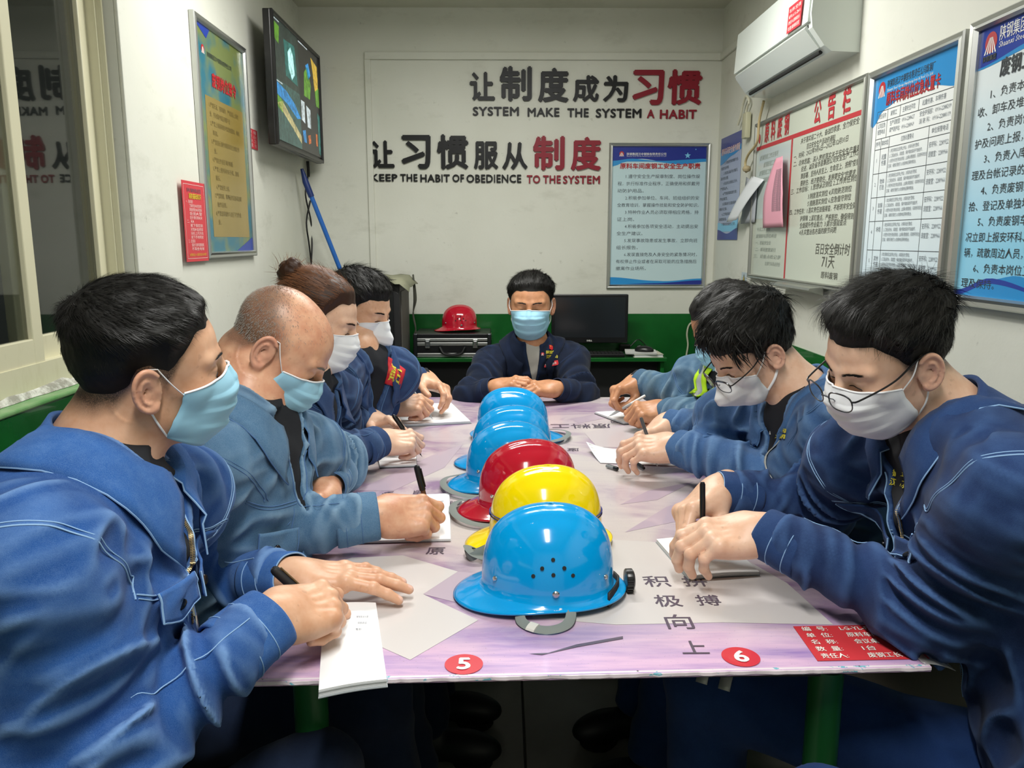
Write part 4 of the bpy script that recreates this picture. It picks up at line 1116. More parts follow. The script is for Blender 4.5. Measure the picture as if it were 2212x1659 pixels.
# plaster strip between window and poster (slightly proud)
yS = at(352, 300, 'x', XL)[1]; struct('trim_6', MB().box(XL, XL + .012, yW, yS, zG, ZC, .004), M['wall'])
# conduit on the back wall
c0 = at(788, 120, 'y', YB); c1 = at(1550, 129, 'y', YB); c2 = at(806, 600, 'y', YB)
struct('trim_7', MB().box(c0[0], c1[0] + .02, YB - .018, YB, c0[2] - .022, c0[2] + .016, .003), M['wall'])
struct('trim_8', MB().box(c0[0] - .002, c0[0] + .030, YB - .016, YB, zG, c0[2] - .022, .003), M['wall'])
r0 = at(1550, 126, 'x', XR)
struct('trim_9', MB().box(XR - .014, XR, 3.2, YB, c0[2] - .022, c0[2] + .012, .003), M['wall'])
# window: frame, two sashes, panes
XW = XL - .07; wz0, wz1 = 1.05, 2.33
def yat(px, py, x=XW + .03): return at(px, py, 'x', x)[1]
wf = struct('window_1', MB().box(XW - .05, XW + .03, Y0, yW, wz0 - .035, wz0 + .025).box(XW - .05, XW + .03, Y0, yW, wz1 - .03, wz1 + .02).box(XW - .05, XW + .030, yW - .028, yW, wz0 - .03, wz1).box(XW - .05, XW + .045, yW - .018, yW - .010, wz0 - .03, wz1), M['frame_cream'])
ya, yb = yat(24, 400), yat(62, 400); yc = yW - .030
for (s0, s1, dx) in ((ya - .0, yc, 0.0), (Y0, ya + (yb - ya), .022)):
    pass
    w = .042; m = MB(); x0, x1 = XW - .02 + dx, XW + .005 + dx
    m.box(x0, x1, s0, s0 + w, wz0 + .02, wz1 - .02, .003).box(x0, x1, s1 - w, s1, wz0 + .02, wz1 - .02, .003).box(x0 + .001, x1 - .001, s0, s1, wz0 + .02, wz0 + .085, .003).box(x0 + .001, x1 - .001, s0, s1, wz1 - .075, wz1 - .02, .003)
    so = m.build('window_sash', M['frame_cream'], wf); MB().box(x0 + .008, x0 + .013, s0 + w * .8, s1 - w * .8, wz0 + .08, wz1 - .07).build('pane', M['glass'], so)
# ------------------------------------------------------------------ slogan on the back wall: each character its own cut-out
FB = Flat((0, YB - .001, ZC), (1, 0, 0), (0, 0, -1), 2, 2)
def fb(px, py): p = at(px, py, 'y', YB - .012); return p[0], ZC - p[2]
def cbox(x0, y0, x1, y1): a = fb(760 + x0 / 2.765, 90 + y0 / 2.765); b = fb(760 + x1 / 2.765, 90 + y1 / 2.765); return (a[0], a[1], b[0], b[1])
CH = [('让', 703, 180, 855, 352, 0, 'first in the upper slogan'), ('制', 883, 145, 1075, 355, 0, 'second in the upper slogan'), ('度', 1113, 155, 1295, 362, 0, 'third in the upper slogan'), ('成', 1322, 200, 1475, 360, 0, 'fourth in the upper slogan'), ('为', 1503, 200, 1650, 360, 0, 'fifth in the upper slogan'), ('习', 1680, 168, 1862, 378, 1, 'sixth in the upper slogan'), ('惯', 1890, 165, 2088, 378, 1, 'last in the upper slogan'),
      ('让', 108, 590, 255, 755, 0, 'first in the lower slogan'), ('习', 293, 557, 473, 760, 0, 'second in the lower slogan'), ('惯', 505, 553, 697, 762, 0, 'third in the lower slogan'), ('服', 728, 595, 875, 762, 0, 'fourth in the lower slogan'), ('从', 898, 600, 1050, 765, 0, 'fifth in the lower slogan'), ('制', 1083, 562, 1270, 768, 1, 'sixth in the lower slogan'), ('度', 1310, 568, 1488, 770, 1, 'last in the lower slogan')]
for ch, x0, y0, x1, y1, rd, ps in CH:
    o = block_text(ch, cbox(x0, y0, x1, y1), FB, .012, M['acr_red' if rd else 'acr_black'], 'slogan_character', off=.034)
    a = cbox(x0, y0, x1, y1); origin(o, (a[0], YB, ZC - a[3])); tag(o, ('raised %s character %s, %s on the back wall' % ('dark red' if rd else 'black', ch, ps)), 'sign letter', 'raised slogan characters on the back wall')
WD = [('SYSTEM', 722, 388, 998, 442, 0), ('MAKE', 1050, 394, 1240, 447, 0), ('THE', 1288, 397, 1415, 450, 0), ('SYSTEM', 1458, 399, 1730, 454, 0), ('A', 1765, 404, 1808, 456, 1), ('HABIT', 1842, 405, 2060, 460, 1)]
WD2 = [('KEEP', 112, 790, 272, 834, 0), ('THE', 288, 790, 392, 835, 0), ('HABIT', 408, 792, 585, 838, 0), ('OF', 600, 792, 670, 838, 0), ('OBEDIENCE', 684, 793, 1012, 842, 0), ('TO', 1045, 797, 1125, 846, 1), ('THE', 1142, 798, 1248, 846, 1), ('SYSTEM', 1262, 800, 1482, 848, 1)]
for nm, ws in (('under the upper slogan', WD), ('under the lower slogan', WD2)):
    for (w_, x0, y0, x1, y1, rd) in ws:
        a = cbox(x0, y0, x1, y1); wd = text_mesh(w_, .016, 2)[0]; e = empty('slogan_word', (a[0], YB, ZC - a[3]), (0, 0, 0), 'raised %s English word %s %s, %s' % ('red' if rd else 'black', w_, nm, {('SYSTEM', 0, 722): 'first word', ('SYSTEM', 0, 1458): 'fourth word'}.get((w_, rd, x0), 'back wall')), 'sign word', 'raised English words on the back wall')
        adv = []; full = text_mesh(w_, .016, 2)[0]; fx0, fx1 = full[:, 0].min(), full[:, 0].max()
        for i, ch in enumerate(w_):
            pre = text_mesh(w_[:i + 1], .016, 2)[0]; chm = text_mesh(ch, .016, 2)[0]
            r_ = pre[:, 0].max(); l_ = r_ - (chm[:, 0].max() - chm[:, 0].min()); k = (a[2] - a[0]) / (fx1 - fx0)
            o = block_text(ch, (a[0] + (l_ - fx0) * k, a[1], a[0] + (r_ - fx0) * k, a[3]), FB, .008, M['acr_red' if rd else 'acr_black'], 'letter', off=.03); reparent(o, e)
# ------------------------------------------------------------------ framed notice boards
def frame_obj(F, w, d, mat, parent, name='frame'):
    """four mitred bars round the flat"""
    mb = MB()
    prof = [(0, 0), (0, d * .8), (w * .15, d), (w * .5, d * .86), (w * .8, d), (w, d * .55), (w, 0)]
    cs = [((0, 0), (1, 1)), ((F.W, 0), (-1, 1)), ((F.W, F.H), (-1, -1)), ((0, F.H), (1, -1))]
    k = len(prof); vs = []
    for (u, v_), (a, b) in cs:
        for (pw, pd) in prof: vs.append(F.p(u + a * pw, v_ + b * pw, pd))
    fs = [(i * k + j, ((i + 1) % 4) * k + j, ((i + 1) % 4) * k + (j + 1) % k, i * k + (j + 1) % k) for i in range(4) for j in range(k)]
    mb.add(vs, fs); o = mb.build(name, mat, None); reparent(o, parent); return o
def back_obj(F, mat, parent, name='print_sheet', n=.004):
    mb = MB(); mb.add([F.p(u, d_, z) for z in (0, n) for u, d_ in ((0, 0), (F.W, 0), (F.W, F.H), (0, F.H))], [(0, 1, 2, 3), (7, 6, 5, 4), (0, 4, 5, 1), (1, 5, 6, 2), (2, 6, 7, 3), (3, 7, 4, 0)])
    o = mb.build(name, mat, None); reparent(o, parent); return o
def mkflat_back(px0, py0, px1, py1, y=YB - .002):
    a = at(px0, py0, 'y', y); b = at(px1, py1, 'y', y); return Flat(a, (1, 0, 0), (0, 0, -1), b[0] - a[0], a[2] - b[2])
def mkflat_right(pxf, pxn, zt, zb, pyf=400, pyn=400, x=XR - .002):
    yf = at(pxf, pyf, 'x', x)[1]; yn = at(pxn, pyn, 'x', x)[1]; return Flat((x, yf, zt), (0, -1, 0), (0, 0, -1), yf - yn, zt - zb)
def mkflat_left(pxn, pxf, zt, zb, pyn=300, pyf=300, x=XL + .002):
    yn = at(pxn, pyn, 'x', x)[1]; yf = at(pxf, pyf, 'x', x)[1]; return Flat((x, yn, zt), (0, 1, 0), (0, 0, -1), yf - yn, zt - zb)
def logo(F, u, d, r, dark='blue2', disc='red_ink', ray='white_ink', n=.0012):
    pts = [(u + r * math.cos(a) * .92, d + r * .95 * math.sin(a)) for a in np.linspace(0, 2 * math.pi, 25)[:-1]]; F.poly(disc, pts, n)
    for k in (-2, -1, 0, 1, 2):
        F.put(ray, [(u + k * r * .10 - r * .03, d - r * .45), (u + k * r * .10 + r * .03, d - r * .45), (u + k * r * .42 + r * .10, d + r * 1.0), (u + k * r * .42 - r * .10, d + r * 1.0)], [(0, 3, 2, 1)], n + .0004)
def wave(F, key, ys0, ys1, n=.0008, u0=None, u1=None):
    u0 = 0 if u0 is None else u0; u1 = F.W if u1 is None else u1; us = np.linspace(u0, u1, 20)
    def sm(x, ks, vs):
        i = int(np.clip(np.searchsorted(ks, x, side='right') - 1, 0, len(ks) - 2)); q = (x - ks[i]) / (ks[i + 1] - ks[i]); q = q if len(ks) == 2 else q * q * (3 - 2 * q); return vs[i] + (vs[i + 1] - vs[i]) * q
    A = [(u, sm((u - u0) / (u1 - u0), *ys0)) for u in us]; B = [(u, sm((u - u0) / (u1 - u0), *ys1)) for u in us]
    F.put(key, A + B, [(i, 20 + i, 21 + i, i + 1) for i in range(19)], n)
def smoothk(ks, vs, m=12):
    return (np.linspace(ks[0], ks[-1], m), np.interp(np.linspace(ks[0], ks[-1], m), ks, vs))
# poster on the back wall
F = mkflat_back(1316, 309, 1521, 622); e = empty('framed_notice', F.p(0, F.H), (0, 0, 0), 'silver framed blue and white duty notice on the back wall right of the slogan', 'poster')
frame_obj(F, .022, .018, M['alu'], e); 
G = Flat(F.p(.020, .020, .003), F.U, F.D, F.W - .04, F.H - .04); back_obj(G, M['pale_print'], e, n=.003); G.O = G.p(0, 0, .003); W_g, H_g = G.W, G.H
wave(G, 'navy_print', ([0, 1], [0, 0]), ([0, .12, .3, .6, 1], [.135 * H_g, .10 * H_g, .085 * H_g, .11 * H_g, .10 * H_g]), .0006)
wave(G, 'blue1', ([0, .2, .5, 1], [.10 * H_g, .085 * H_g, .10 * H_g, .085 * H_g]), ([0, .15, .4, .75, 1], [.14 * H_g, .105 * H_g, .105 * H_g, .125 * H_g, .105 * H_g]), .0009)
wave(G, 'blue1', ([0, .5, .6, 1], [.945 * H_g, .972 * H_g, .975 * H_g, .955 * H_g]), ([0, 1], [H_g, H_g]), .0006); wave(G, 'navy_print', ([.0, .5, 1], [1.0 * H_g, .99 * H_g, .968 * H_g]), ([0, 1], [H_g, H_g]), .0009)
logo(G, .095 * W_g, .05 * H_g, .014, ray='white_ink'); G.text('white_ink', '陕钢集团汉中钢铁有限责任公司', .15 * W_g, .060 * H_g, .013, w=.42 * W_g, off=.01); G.text('white_ink', 'Shaanxi Steel Group Hanzhong Iron and Steel Co.,Ltd', .15 * W_g, .070 * H_g, .005, w=.42 * W_g)
st = [(.80 * W_g + .018 * r * math.sin(a), .062 * H_g - .018 * r * math.cos(a)) for a, r in [(i * math.pi / 5, 1 if i % 2 == 0 else .42) for i in range(10)]]; G.poly('blue3', st, .0012)
G.rect('blue3', .88 * W_g, .015 * H_g, .89 * W_g, .022 * H_g, .0012)
G.text('red_ink', '原料车间废钢工安全生产职责', .08 * W_g, .153 * H_g, .026, w=.86 * W_g, off=.03, n=.0014)
LN = [('1.遵守安全生产规章制度、岗位操作规', 1), ('程，执行标准作业程序，正确使用和佩戴劳', 0), ('动防护用品。', 0), ('2.积极参加单位、车间、班组组织的安', 1), ('全教育培训，掌握操作技能和安全防护知识。', 0), ('3.特种作业人员必须取得相应资格，持', 1), ('证上岗。', 0), ('4.积极参加各项安全活动，主动提出安', 1), ('全生产建议。', 0), ('5.发现事故隐患或发生事故，立即向班', 1), ('组长报告。', 0), ('6.发现直接危及人身安全的紧急情况时，', 1), ('有权停止作业或者在采取可能的应急措施后', 0), ('撤离作业场所。', 0)]
for i, (tx_, ind) in enumerate(LN):
    cw = .047 * W_g; G.text('ink_soft', tx_, (.06 + (.085 if ind else 0)) * W_g, (.222 + i * .0515) * H_g, .0185, w=(.88 - (.085 if ind else 0)) * W_g if len(tx_) > 15 else len(tx_) * cw)
G.build(e, M, dict(navy_print='printed_band', blue1='printed_wave', white_ink='lettering', red_ink='title_lettering', ink_soft='body_lettering', blue3='printed_star'))
# tall poster on the left wall
zt, zb = 2.20, 1.22
a_ = at(408, 22, 'x', XL); b_ = at(450, 558, 'x', XL); zt, zb = a_[2], b_[2]
F = mkflat_left(424, 534, zt, zb, 280, 320); e = empty('framed_notice', F.p(0, F.H), (0, 0, 0), 'tall silver framed blue and gold notice on the left wall', 'poster')
frame_obj(F, .024, .020, M['alu'], e)
t = NT('gold_print'); o = t.obj(); col = t.mix(t.ramp(t.noise(2.5, 2, .5, o), (.4, 0.0), (.6, 1.0)), s2l('8d7a3e'), s2l('9a8548')); t.set(Base_Color=col, Roughness=.2); M['gold_print'] = t.m
t = NT('teal_print'); o = t.obj(); col = t.mix(t.ramp(t.noise(7, 2, .5, o), (.4, 0.0), (.6, 1.0)), s2l('266d80'), s2l('75824c')); t.set(Base_Color=col, Roughness=.2); M['teal_print'] = t.m
G = Flat(F.p(.022, .022, .003), F.U, F.D, F.W - .044, F.H - .044); back_obj(G, M['teal_print'], e, n=.003); G.O = G.p(0, 0, .003); w_, h_ = G.W, G.H
G.rect('gold_print', .13 * w_, .30 * h_, .93 * w_, .93 * h_, .0005); logo(G, .14 * w_, .105 * h_, .016); G.text('ink', '陕钢集团汉中钢铁有限责任公司', .22 * w_, .125 * h_, .016, w=.5 * w_, off=.01)
G.text('red_ink', '废钢岗位禁令', .28 * w_, .245 * h_, .045, w=.52 * w_, off=.04, n=.0012); G.poly('blue2', [(0, 0), (.3 * w_, 0), (.22 * w_, .05 * h_)], .0008); G.poly('blue2', [(w_, .93 * h_), (.6 * w_, h_), (w_, h_)], .0008)
for i, (tx_, ww) in enumerate((('1.严禁无证、违章操作，严禁酒后上岗作', .62), ('业，劳动保护用品穿戴不全', .42), ('2.严禁上岗前和班中饮酒或脱岗、睡岗', .62), ('串岗。', .1), ('3.严禁违反操作规程和安全规定作', .6), ('业。', .06), ('4.严禁在作业区域内吸烟', .42), ('5.严禁上班时间内玩手机、游戏', .55), ('娱乐。', .1), ('6.严禁疲劳上岗。', .28), ('7.严禁跨越、攀爬运转设备和违规', .58), ('操作运转。', .2), ('8.严禁违章操作与自行下令作业', .55), ('业。', .06))):
    G.text('ink_brown', tx_, (.2 if ww > .3 else .24) * w_, (.345 + i * .0405) * h_, .017, w=ww * w_)
M['ink_brown'] = plain('ink_brown', '6b5c30', .5); G.build(e, M, dict(gold_print='printed_panel', ink='lettering', red_ink='title_lettering', ink_brown='body_lettering', blue2='printed_corner', white_ink='emblem'))
# red notice beside it
a_ = at(390, 388, 'x', XL + .012); b_ = at(403, 566, 'x', XL + .012); F = Flat((XL + .014, at(396, 480, 'x', XL + .012)[1], a_[2]), (0, 1, 0), (0, 0, -1), at(444, 480, 'x', XL + .012)[1] - at(396, 480, 'x', XL + .012)[1], a_[2] - b_[2])
e = empty('paper_notice', F.p(0, F.H), (0, 0, 0), 'red paper notice taped low on the left wall beside the tall poster', 'notice'); back_obj(F, M['red_sheet'], e, n=.001); F.O = F.p(0, 0, .001)
for q in (((.05, .04), (.95, .04)), ((.05, .96), (.95, .96)), ((.05, .04), (.05, .96)), ((.95, .04), (.95, .96))): F.line('pink_ink', (q[0][0] * F.W, q[0][1] * F.H), (q[1][0] * F.W, q[1][1] * F.H), .0015)
F.text('ink_grey', '陕钢集团', .2 * F.W, .13 * F.H, .012, w=.6 * F.W, off=.02); F.text('yellow_ink', '消防基础知识', .25 * F.W, .21 * F.H, .016, w=.55 * F.W, off=.03)
for i in range(13): F.text('pink_ink', ['一、基本要求', '了解岗位火灾危险性', '掌握预防火灾措施', '会报火警', '会扑救初期火灾', '二、灭火', '拔下保险销', '对准火焰根部', '站在上风方向', '按下手柄喷射', '三、逃生要点', '保持冷静弯腰撤离', '不乘坐电梯'][i], (.12 if i in (0, 5, 10) else .25) * F.W, (.27 + i * .049) * F.H, .010, w=(.3 if i in (0, 5, 10) else .55) * F.W)
F.text('yellow_ink', '火警电话119 消防安全人人有责', .14 * F.W, .93 * F.H, .009, w=.75 * F.W)
M['ink_grey'] = plain('ink_grey', '8a5560', .6); F.build(e, M, dict(pink_ink='lettering', yellow_ink='title_lettering', ink_grey='heading_lettering'))
# small red tag right of the poster
a_ = at(534, 274, 'x', XL + .003); b_ = at(557, 325, 'x', XL + .003); F = Flat((XL + .003, a_[1], a_[2]), (0, 1, 0), (0, 0, -1), b_[1] - a_[1], a_[2] - b_[2] )
e = empty('asset_sticker', F.p(0, F.H), (0, 0, 0), 'small red asset sticker on the left wall under the television', 'sticker'); back_obj(F, M['red_sheet'], e, n=.001); F.O = F.p(0, 0, .001)
for i, tx_ in enumerate(('名 称：电视', '编 号：LG-01', '责任人：工长', '数 量：1台')): F.text('pink_ink', tx_, .1 * F.W, (.24 + i * .22) * F.H, .014, w=.75 * F.W)
F.build(e, M, dict(pink_ink='lettering'))
# television on the left wall
XT = XL + .115; yn = at(594, 170, 'x', XT)[1]; yf = at(691, 240, 'x', XT)[1]; ztn = at(594, 36, 'x', XT)[2]; zbn = at(594, 296, 'x', XT)[2]
e = empty('television', (XT, (yn + yf) / 2, zbn), (0, 0, 0), 'black flat television showing camera views on the left wall', 'television')
bz = .018; Fs = Flat((XT, yn, ztn), (0, 1, 0), (0, 0, -1), yf - yn, ztn - zbn)
mb = MB().box(XT - .036, XT - .004, yn - bz, yf + bz, zbn - bz - .01, ztn + bz, .004); reparent(mb.build('housing', M['black_plastic'], None), e)
B = Flat(Fs.p(-bz, -bz, -.004), Fs.U, Fs.D, Fs.W + 2 * bz, Fs.H + 2 * bz + .008); frame_obj(B, bz, .012, M['black_plastic'], e, 'bezel')
reparent(MB().box(XL, XT - .034, (yn + yf) / 2 - .1, (yn + yf) / 2 + .1, (ztn + zbn) / 2 - .1, (ztn + zbn) / 2 + .1).build('wall_bracket', M['black_matte'], None), e)
def screen(name, pairs, st=1.0):
    t = NT(name); t.set(Base_Color=(0.01, 0.01, 0.01), Roughness=.25, Emission_Strength=st); o_ = t.obj(); q_ = t.ramp(t.noise(22, 5, .7, o_, dist=1.5), (.35, 0.0), (.68, 1.0)); c_ = s2l(pairs); t.set(Emission_Color=t.mix(q_, tuple(x * .35 for x in c_), tuple(min(1, x * 1.25) for x in c_))); return t.m
for nm, c_, st_ in (('scr_dark', '35453f', .8), ('scr_blue', '2c94d8', 1.0), ('scr_glow', 'b8fff0', 1.4), ('scr_teal', '2f7d74', .9), ('scr_floor', '3c5f58', 1.0), ('scr_yellow', 'd8b23c', 1.0), ('scr_green', '6aa82e', .9), ('scr_sand', 'c9bd84', 1.0), ('scr_black', '262626', .8), ('scr_white', 'd8e6e8', 1.0), ('scr_orange', 'd06a28', 1.0)): M[nm] = screen(nm, c_, st_)
w_, h_ = Fs.W, Fs.H; R = lambda k, a, b, c, d, n=.0: Fs.rect(k, a * w_, b * h_, c * w_, d * h_, n)
R('scr_dark', 0, 0, .5, .5); R('scr_black', .5, 0, 1, .5); R('scr_floor', 0, .5, .5, 1); R('scr_black', .5, .5, 1, 1)
pl = lambda k, pts, n=.0004: Fs.poly(k, [(x * w_, y * h_) for x, y in pts], n)
pl('scr_teal', [(.2, .12), (.42, .10), (.46, .44), (.22, .42)]); pl('scr_glow', [(.27, .20), (.33, .14), (.38, .2), (.40, .36), (.34, .42), (.28, .34)], .0008); pl('scr_green', [(.02, .04), (.12, .05), (.1, .2), (.03, .18)]); pl('scr_green', [(.62, .26), (.7, .18), (.78, .34), (.74, .48), (.6, .48)]); pl('scr_yellow', [(.8, .06), (.96, .1), (.97, .4), (.88, .36)]); pl('scr_green', [(.88, .36), (.98, .3), (.98, .5), (.9, .5)], .0008); pl('scr_blue', [(.66, .18), (.73, .14), (.78, .24), (.72, .3)])
pl('scr_blue', [(0, .52), (.2, .55), (.38, .62), (.5, .72), (.42, .74), (.22, .66), (0, .62)]); pl('scr_sand', [(.02, .70), (.12, .66), (.5, .88), (.5, .95), (.3, .84)]); pl('scr_green', [(.0, .62), (.14, .66), (.12, .76), (.0, .72)]); pl('scr_white', [(.52, .54), (.6, .54), (.6, .74), (.52, .72)]); pl('scr_white', [(.64, .56), (.74, .58), (.74, .76), (.66, .76)]); pl('scr_blue', [(.53, .82), (.6, .8), (.62, .92), (.56, .92)]); pl('scr_orange', [(.66, .84), (.72, .82), (.73, .9), (.67, .92)]); pl('scr_orange', [(.86, .78), (.9, .78), (.9, .9), (.86, .9)]); pl('scr_teal', [(.92, .56), (.98, .58), (.98, .98), (.93, .96)])
R('scr_white', .01, .01, .12, .02, .0008); R('scr_white', .51, .01, .72, .02, .0008); R('scr_white', .01, .51, .14, .52, .0008)
Fs.build(e, M, {k: 'screen_image' for k in M if k.startswith('scr_')})
reparent(MB().box(XT - .004, XT - .0005, yn, yf, zbn, ztn).build('screen', M['black_screen'], None), e)
# cables below it
p0 = at(668, 345, 'x', XL + .05); mb = MB()
cab = [at(x, y, 'x', XL + .02) for x, y in ((666, 348), (668, 380), (672, 420), (662, 480), (668, 530), (674, 590), (672, 640))]; cab2 = [at(x, y, 'x', XL + .02) for x, y in ((663, 348), (665, 380), (660, 420), (672, 480), (674, 530), (672, 590), (676, 640))]
for c_ in (cab, cab2): mb.tube(spline(c_, 40), .0045, 6)
o = mb.build('television_cable', M['black_matte'], None, True); origin(o, cab[-1]); tag(o, 'twisted black cables hanging below the television', 'cable')
# blue mop handle leaning in the corner
a_ = at(657, 385, 'y', 4.32); b_ = at(738, 590, 'y', 4.39); d_ = nrm(b_ - a_); L_ = (a_[2] - .05) / -d_[2]; tip_ = a_ + d_ * L_
e = empty('mop', tip_, (0, 0, 0), 'bright blue mop handle leaning in the back left corner', 'mop'); M['blue_plastic'] = plain('blue_plastic', '1f63b8', .35)
reparent(MB().tube([a_ + d_ * .08, tip_], .0125, 12).build('handle', M['blue_plastic'], None, True), e); M['blue_dark'] = plain('blue_dark', '142f6e', .4)
reparent(MB().tube([a_ - d_ * .03 + V(-.0, 0, .02), a_ + d_ * .02, a_ + d_ * .10], [.008, .017, .016], 12).build('hook_end', M['blue_dark'], None, True), e)
reparent(MB().tube([tip_ - d_ * .10, tip_ - d_ * .02, (tip_[0], tip_[1], .002)], [.02, .035, .04], 14).build('mop_head', M['shirt_white'], None, True), e)
# air conditioner
ya_, yb_ = at(1857, 108, 'x', XR)[1], at(1667, 212, 'x', XR)[1]; zb_ = .5 * (at(1857, 108, 'x', XR)[2] + at(1667, 212, 'x', XR)[2]); dp = .170; hh = .27
pf = at(1590, 180, 'z', zb_ + .03); print('AC', ya_, yb_, zb_, pf)
e = empty('air_conditioner', (XR, (ya_ + yb_) / 2, zb_), (0, 0, 0), 'white wall air conditioner with red asset sticker on the right wall', 'air conditioner')
xf = XR - dp; prof = [(XR, zb_ + hh), (xf + .03, zb_ + hh), (xf + .008, zb_ + hh - .02), (xf, zb_ + .12), (xf + .006, zb_ + .075), (xf + .05, zb_ + .018), (xf + .075, zb_), (XR, zb_ - .004)]
mb = MB(); n = len(prof); mb.add([(x, y, z) for y in (ya_, yb_) for x, z in prof], [tuple(range(n))[::-1], tuple(range(n, 2 * n))] + [(i, (i + 1) % n, n + (i + 1) % n, n + i) for i in range(n)]); o = mb.build('housing', M['ac_white'], None); reparent(o, e)
reparent(MB().add([(xf - .007 + a, y, z) for y in (ya_ + .012, yb_ - .012) for a, z in ((0, zb_ + .095), (.010, zb_ + hh - .012), (.020, zb_ + hh - .012), (.012, zb_ + .095))], [(0, 1, 2, 3), (7, 6, 5, 4), (0, 4, 5, 1), (1, 5, 6, 2), (2, 6, 7, 3), (3, 7, 4, 0)]).build('front_panel', M['ac_white'], None), e)
reparent(MB().add([(x, y, z) for y in (ya_ + .035, yb_ - .035) for x, z in ((xf + .0, zb_ + .088), (xf - .008, zb_ + .078), (xf + .045, zb_ + .016), (xf + .052, zb_ + .024))], [(0, 1, 2, 3), (7, 6, 5, 4), (0, 4, 5, 1), (1, 5, 6, 2), (2, 6, 7, 3), (3, 7, 4, 0)]).build('louvre_flap', M['ac_white'], None), e)
reparent(MB().box(xf + .004, xf + .02, ya_ + .03, yb_ - .03, zb_ + .080, zb_ + .096).build('outlet_slot', M['dark_gap'], None), e)
reparent(MB().tube([(xf + .058, ya_ + .05, zb_ + .0065), (xf + .058, yb_ - .05, zb_ + .0065)], .007, 8).build('lower_slot', M['dark_gap'], None), e)
sl = at(1735, 60, 'x', xf - .006)[1]; Fz = Flat((xf - .0082, at(1707, 60, 'x', xf)[1], at(1707, 30, 'x', xf)[2] + .018), (0, -1, 0), nrm((-.008, 0, -.16)), .135, .090); mb = MB()
Fz.rect('red_sheet', 0, 0, .135, .090, .0); 
for i, tx_ in enumerate(('名称:空调', '编号:LG-YL-ZB-01', '责任人:废钢班长', '位置:废钢班室')): Fz.text('white_ink', tx_, .012, .022 + i * .020, .011, w=.11, n=.0006)
Fz.build(e, M, dict(red_sheet='asset_sticker', white_ink='lettering'))
# whiteboard
zt = .5 * (at(1641, 260, 'x', XR - .02)[2] + at(1872, 163, 'x', XR - .02)[2]); zb = .5 * (at(1622, 603, 'x', XR - .02)[2] + at(1812, 626, 'x', XR - .02)[2])
F = mkflat_right(1631, 1866, zt, zb, 430, 400, XR - .003); print('wb', F.W, F.H, zt, zb)
e = empty('notice_whiteboard', F.p(0, F.H), (0, 0, 0), 'whiteboard with red header and handwritten notice on the right wall', 'whiteboard'); frame_obj(F, .018, .020, M['alu_dull'], e)
G = Flat(F.p(.016, .016, .004), F.U, F.D, F.W - .032, F.H - .032); back_obj(G, M['board_white'], e, 'writing_surface', n=.004); G.O = G.p(0, 0, .004); w_, h_ = G.W, G.H
G.rect('red_paint', 0, .135 * h_, w_, .160 * h_); G.rect('red_paint', .405 * w_, .160 * h_, .420 * w_, h_); G.rect('film', .005 * w_, .165 * h_, .40 * w_, .62 * h_, .0004)
for i, ch in enumerate('原料废钢'): G.text('red_paint', ch, (.095 + i * .075) * w_, .112 * h_, .075, w=.050 * w_, off=.03, n=.0012)
for i, ch in enumerate('公告栏'): G.text('red_paint', ch, (.61 + i * .115) * w_, .112 * h_, .080, w=.060 * w_, off=.03, n=.0012)
G.poly('red_ink', [(.03 * w_ + .012 * math.cos(a), .085 * h_ + .022 * math.sin(a)) for a in np.linspace(0, 6.28, 16)[:-1]], .0012)
HW = [('关于落实迎二十大、奋战四季度、全力保安全', .50, .97), ('百日安全生产活动的通知', .56, .80), ('一、时间：2022年9月6日—2022年12月31日', .44, .90), ('二、总体思路：深入贯彻落实关于安全生产重要', .44, .99), ('论述，以及省市县集团公司安全生产工作决', .52, .99), ('策部署，坚持人民至上、生命至上，按照"疫情', .52, .99), ('要防住，经济要稳住，发展要安全"的要求', .52, .97), ('三、工作目标：1.思想认识到位 2.工作责任到位', .43, .99), ('3.制度落实到位 4.风险防范到位', .60, .95), ('5.措施落实到位 6.应急值守到位', .60, .95), ('四、工作任务：1.落实责任加强排查，不断筑牢安全防', .43, .99), ('护屏障  2.紧盯重点，严格管控，确保得到', .54, .98), ('全面提升作业能力  3.提示强弱查点', .54, .93), ('4.扎实整治各方面的脱节问题', .54, .86)]
rs = np.random.RandomState(2)
for i, (tx_, u0, u1) in enumerate(HW): G.text('ink_hand', tx_, u0 * w_, (.205 + i * .0405) * h_, .019, w=(u1 - u0) * w_, rot=-.01 + rs.normal() * .008, shear=.15)
G.text('ink_hand', '百日安全倒计时', .70 * w_, .835 * h_, .036, w=.27 * w_, shear=.1); G.text('ink_hand', '71天', .76 * w_, .905 * h_, .042, w=.10 * w_, shear=.1); G.text('ink_hand', '原料废钢', .76 * w_, .965 * h_, .022, w=.13 * w_)
for i, (tx_, u0, u1) in enumerate((('今日工作安排', .06, .22), ('废钢卸车质检两组', .05, .30), ('一、班前安全会', .05, .24), ('二、现场整理清扫', .05, .30), ('三、设备点检记录', .03, .36), ('注意行车吊运安全', .18, .36))): G.text('ink_faint', tx_, u0 * w_, (.70 + i * .045) * h_, .015, w=(u1 - u0) * w_, shear=.2)
for i in range(4): G.text('ink_faint', '废钢班组工作安排表', (.05 + .05 * (i % 2)) * w_, (.23 + .05 * i) * h_, .02, w=.22 * w_, shear=.2)
G.build(e, M, dict(red_paint='painted_heading', film='clear_sleeve', red_ink='round_magnet', ink_hand='handwriting', ink_faint='faded_handwriting'))
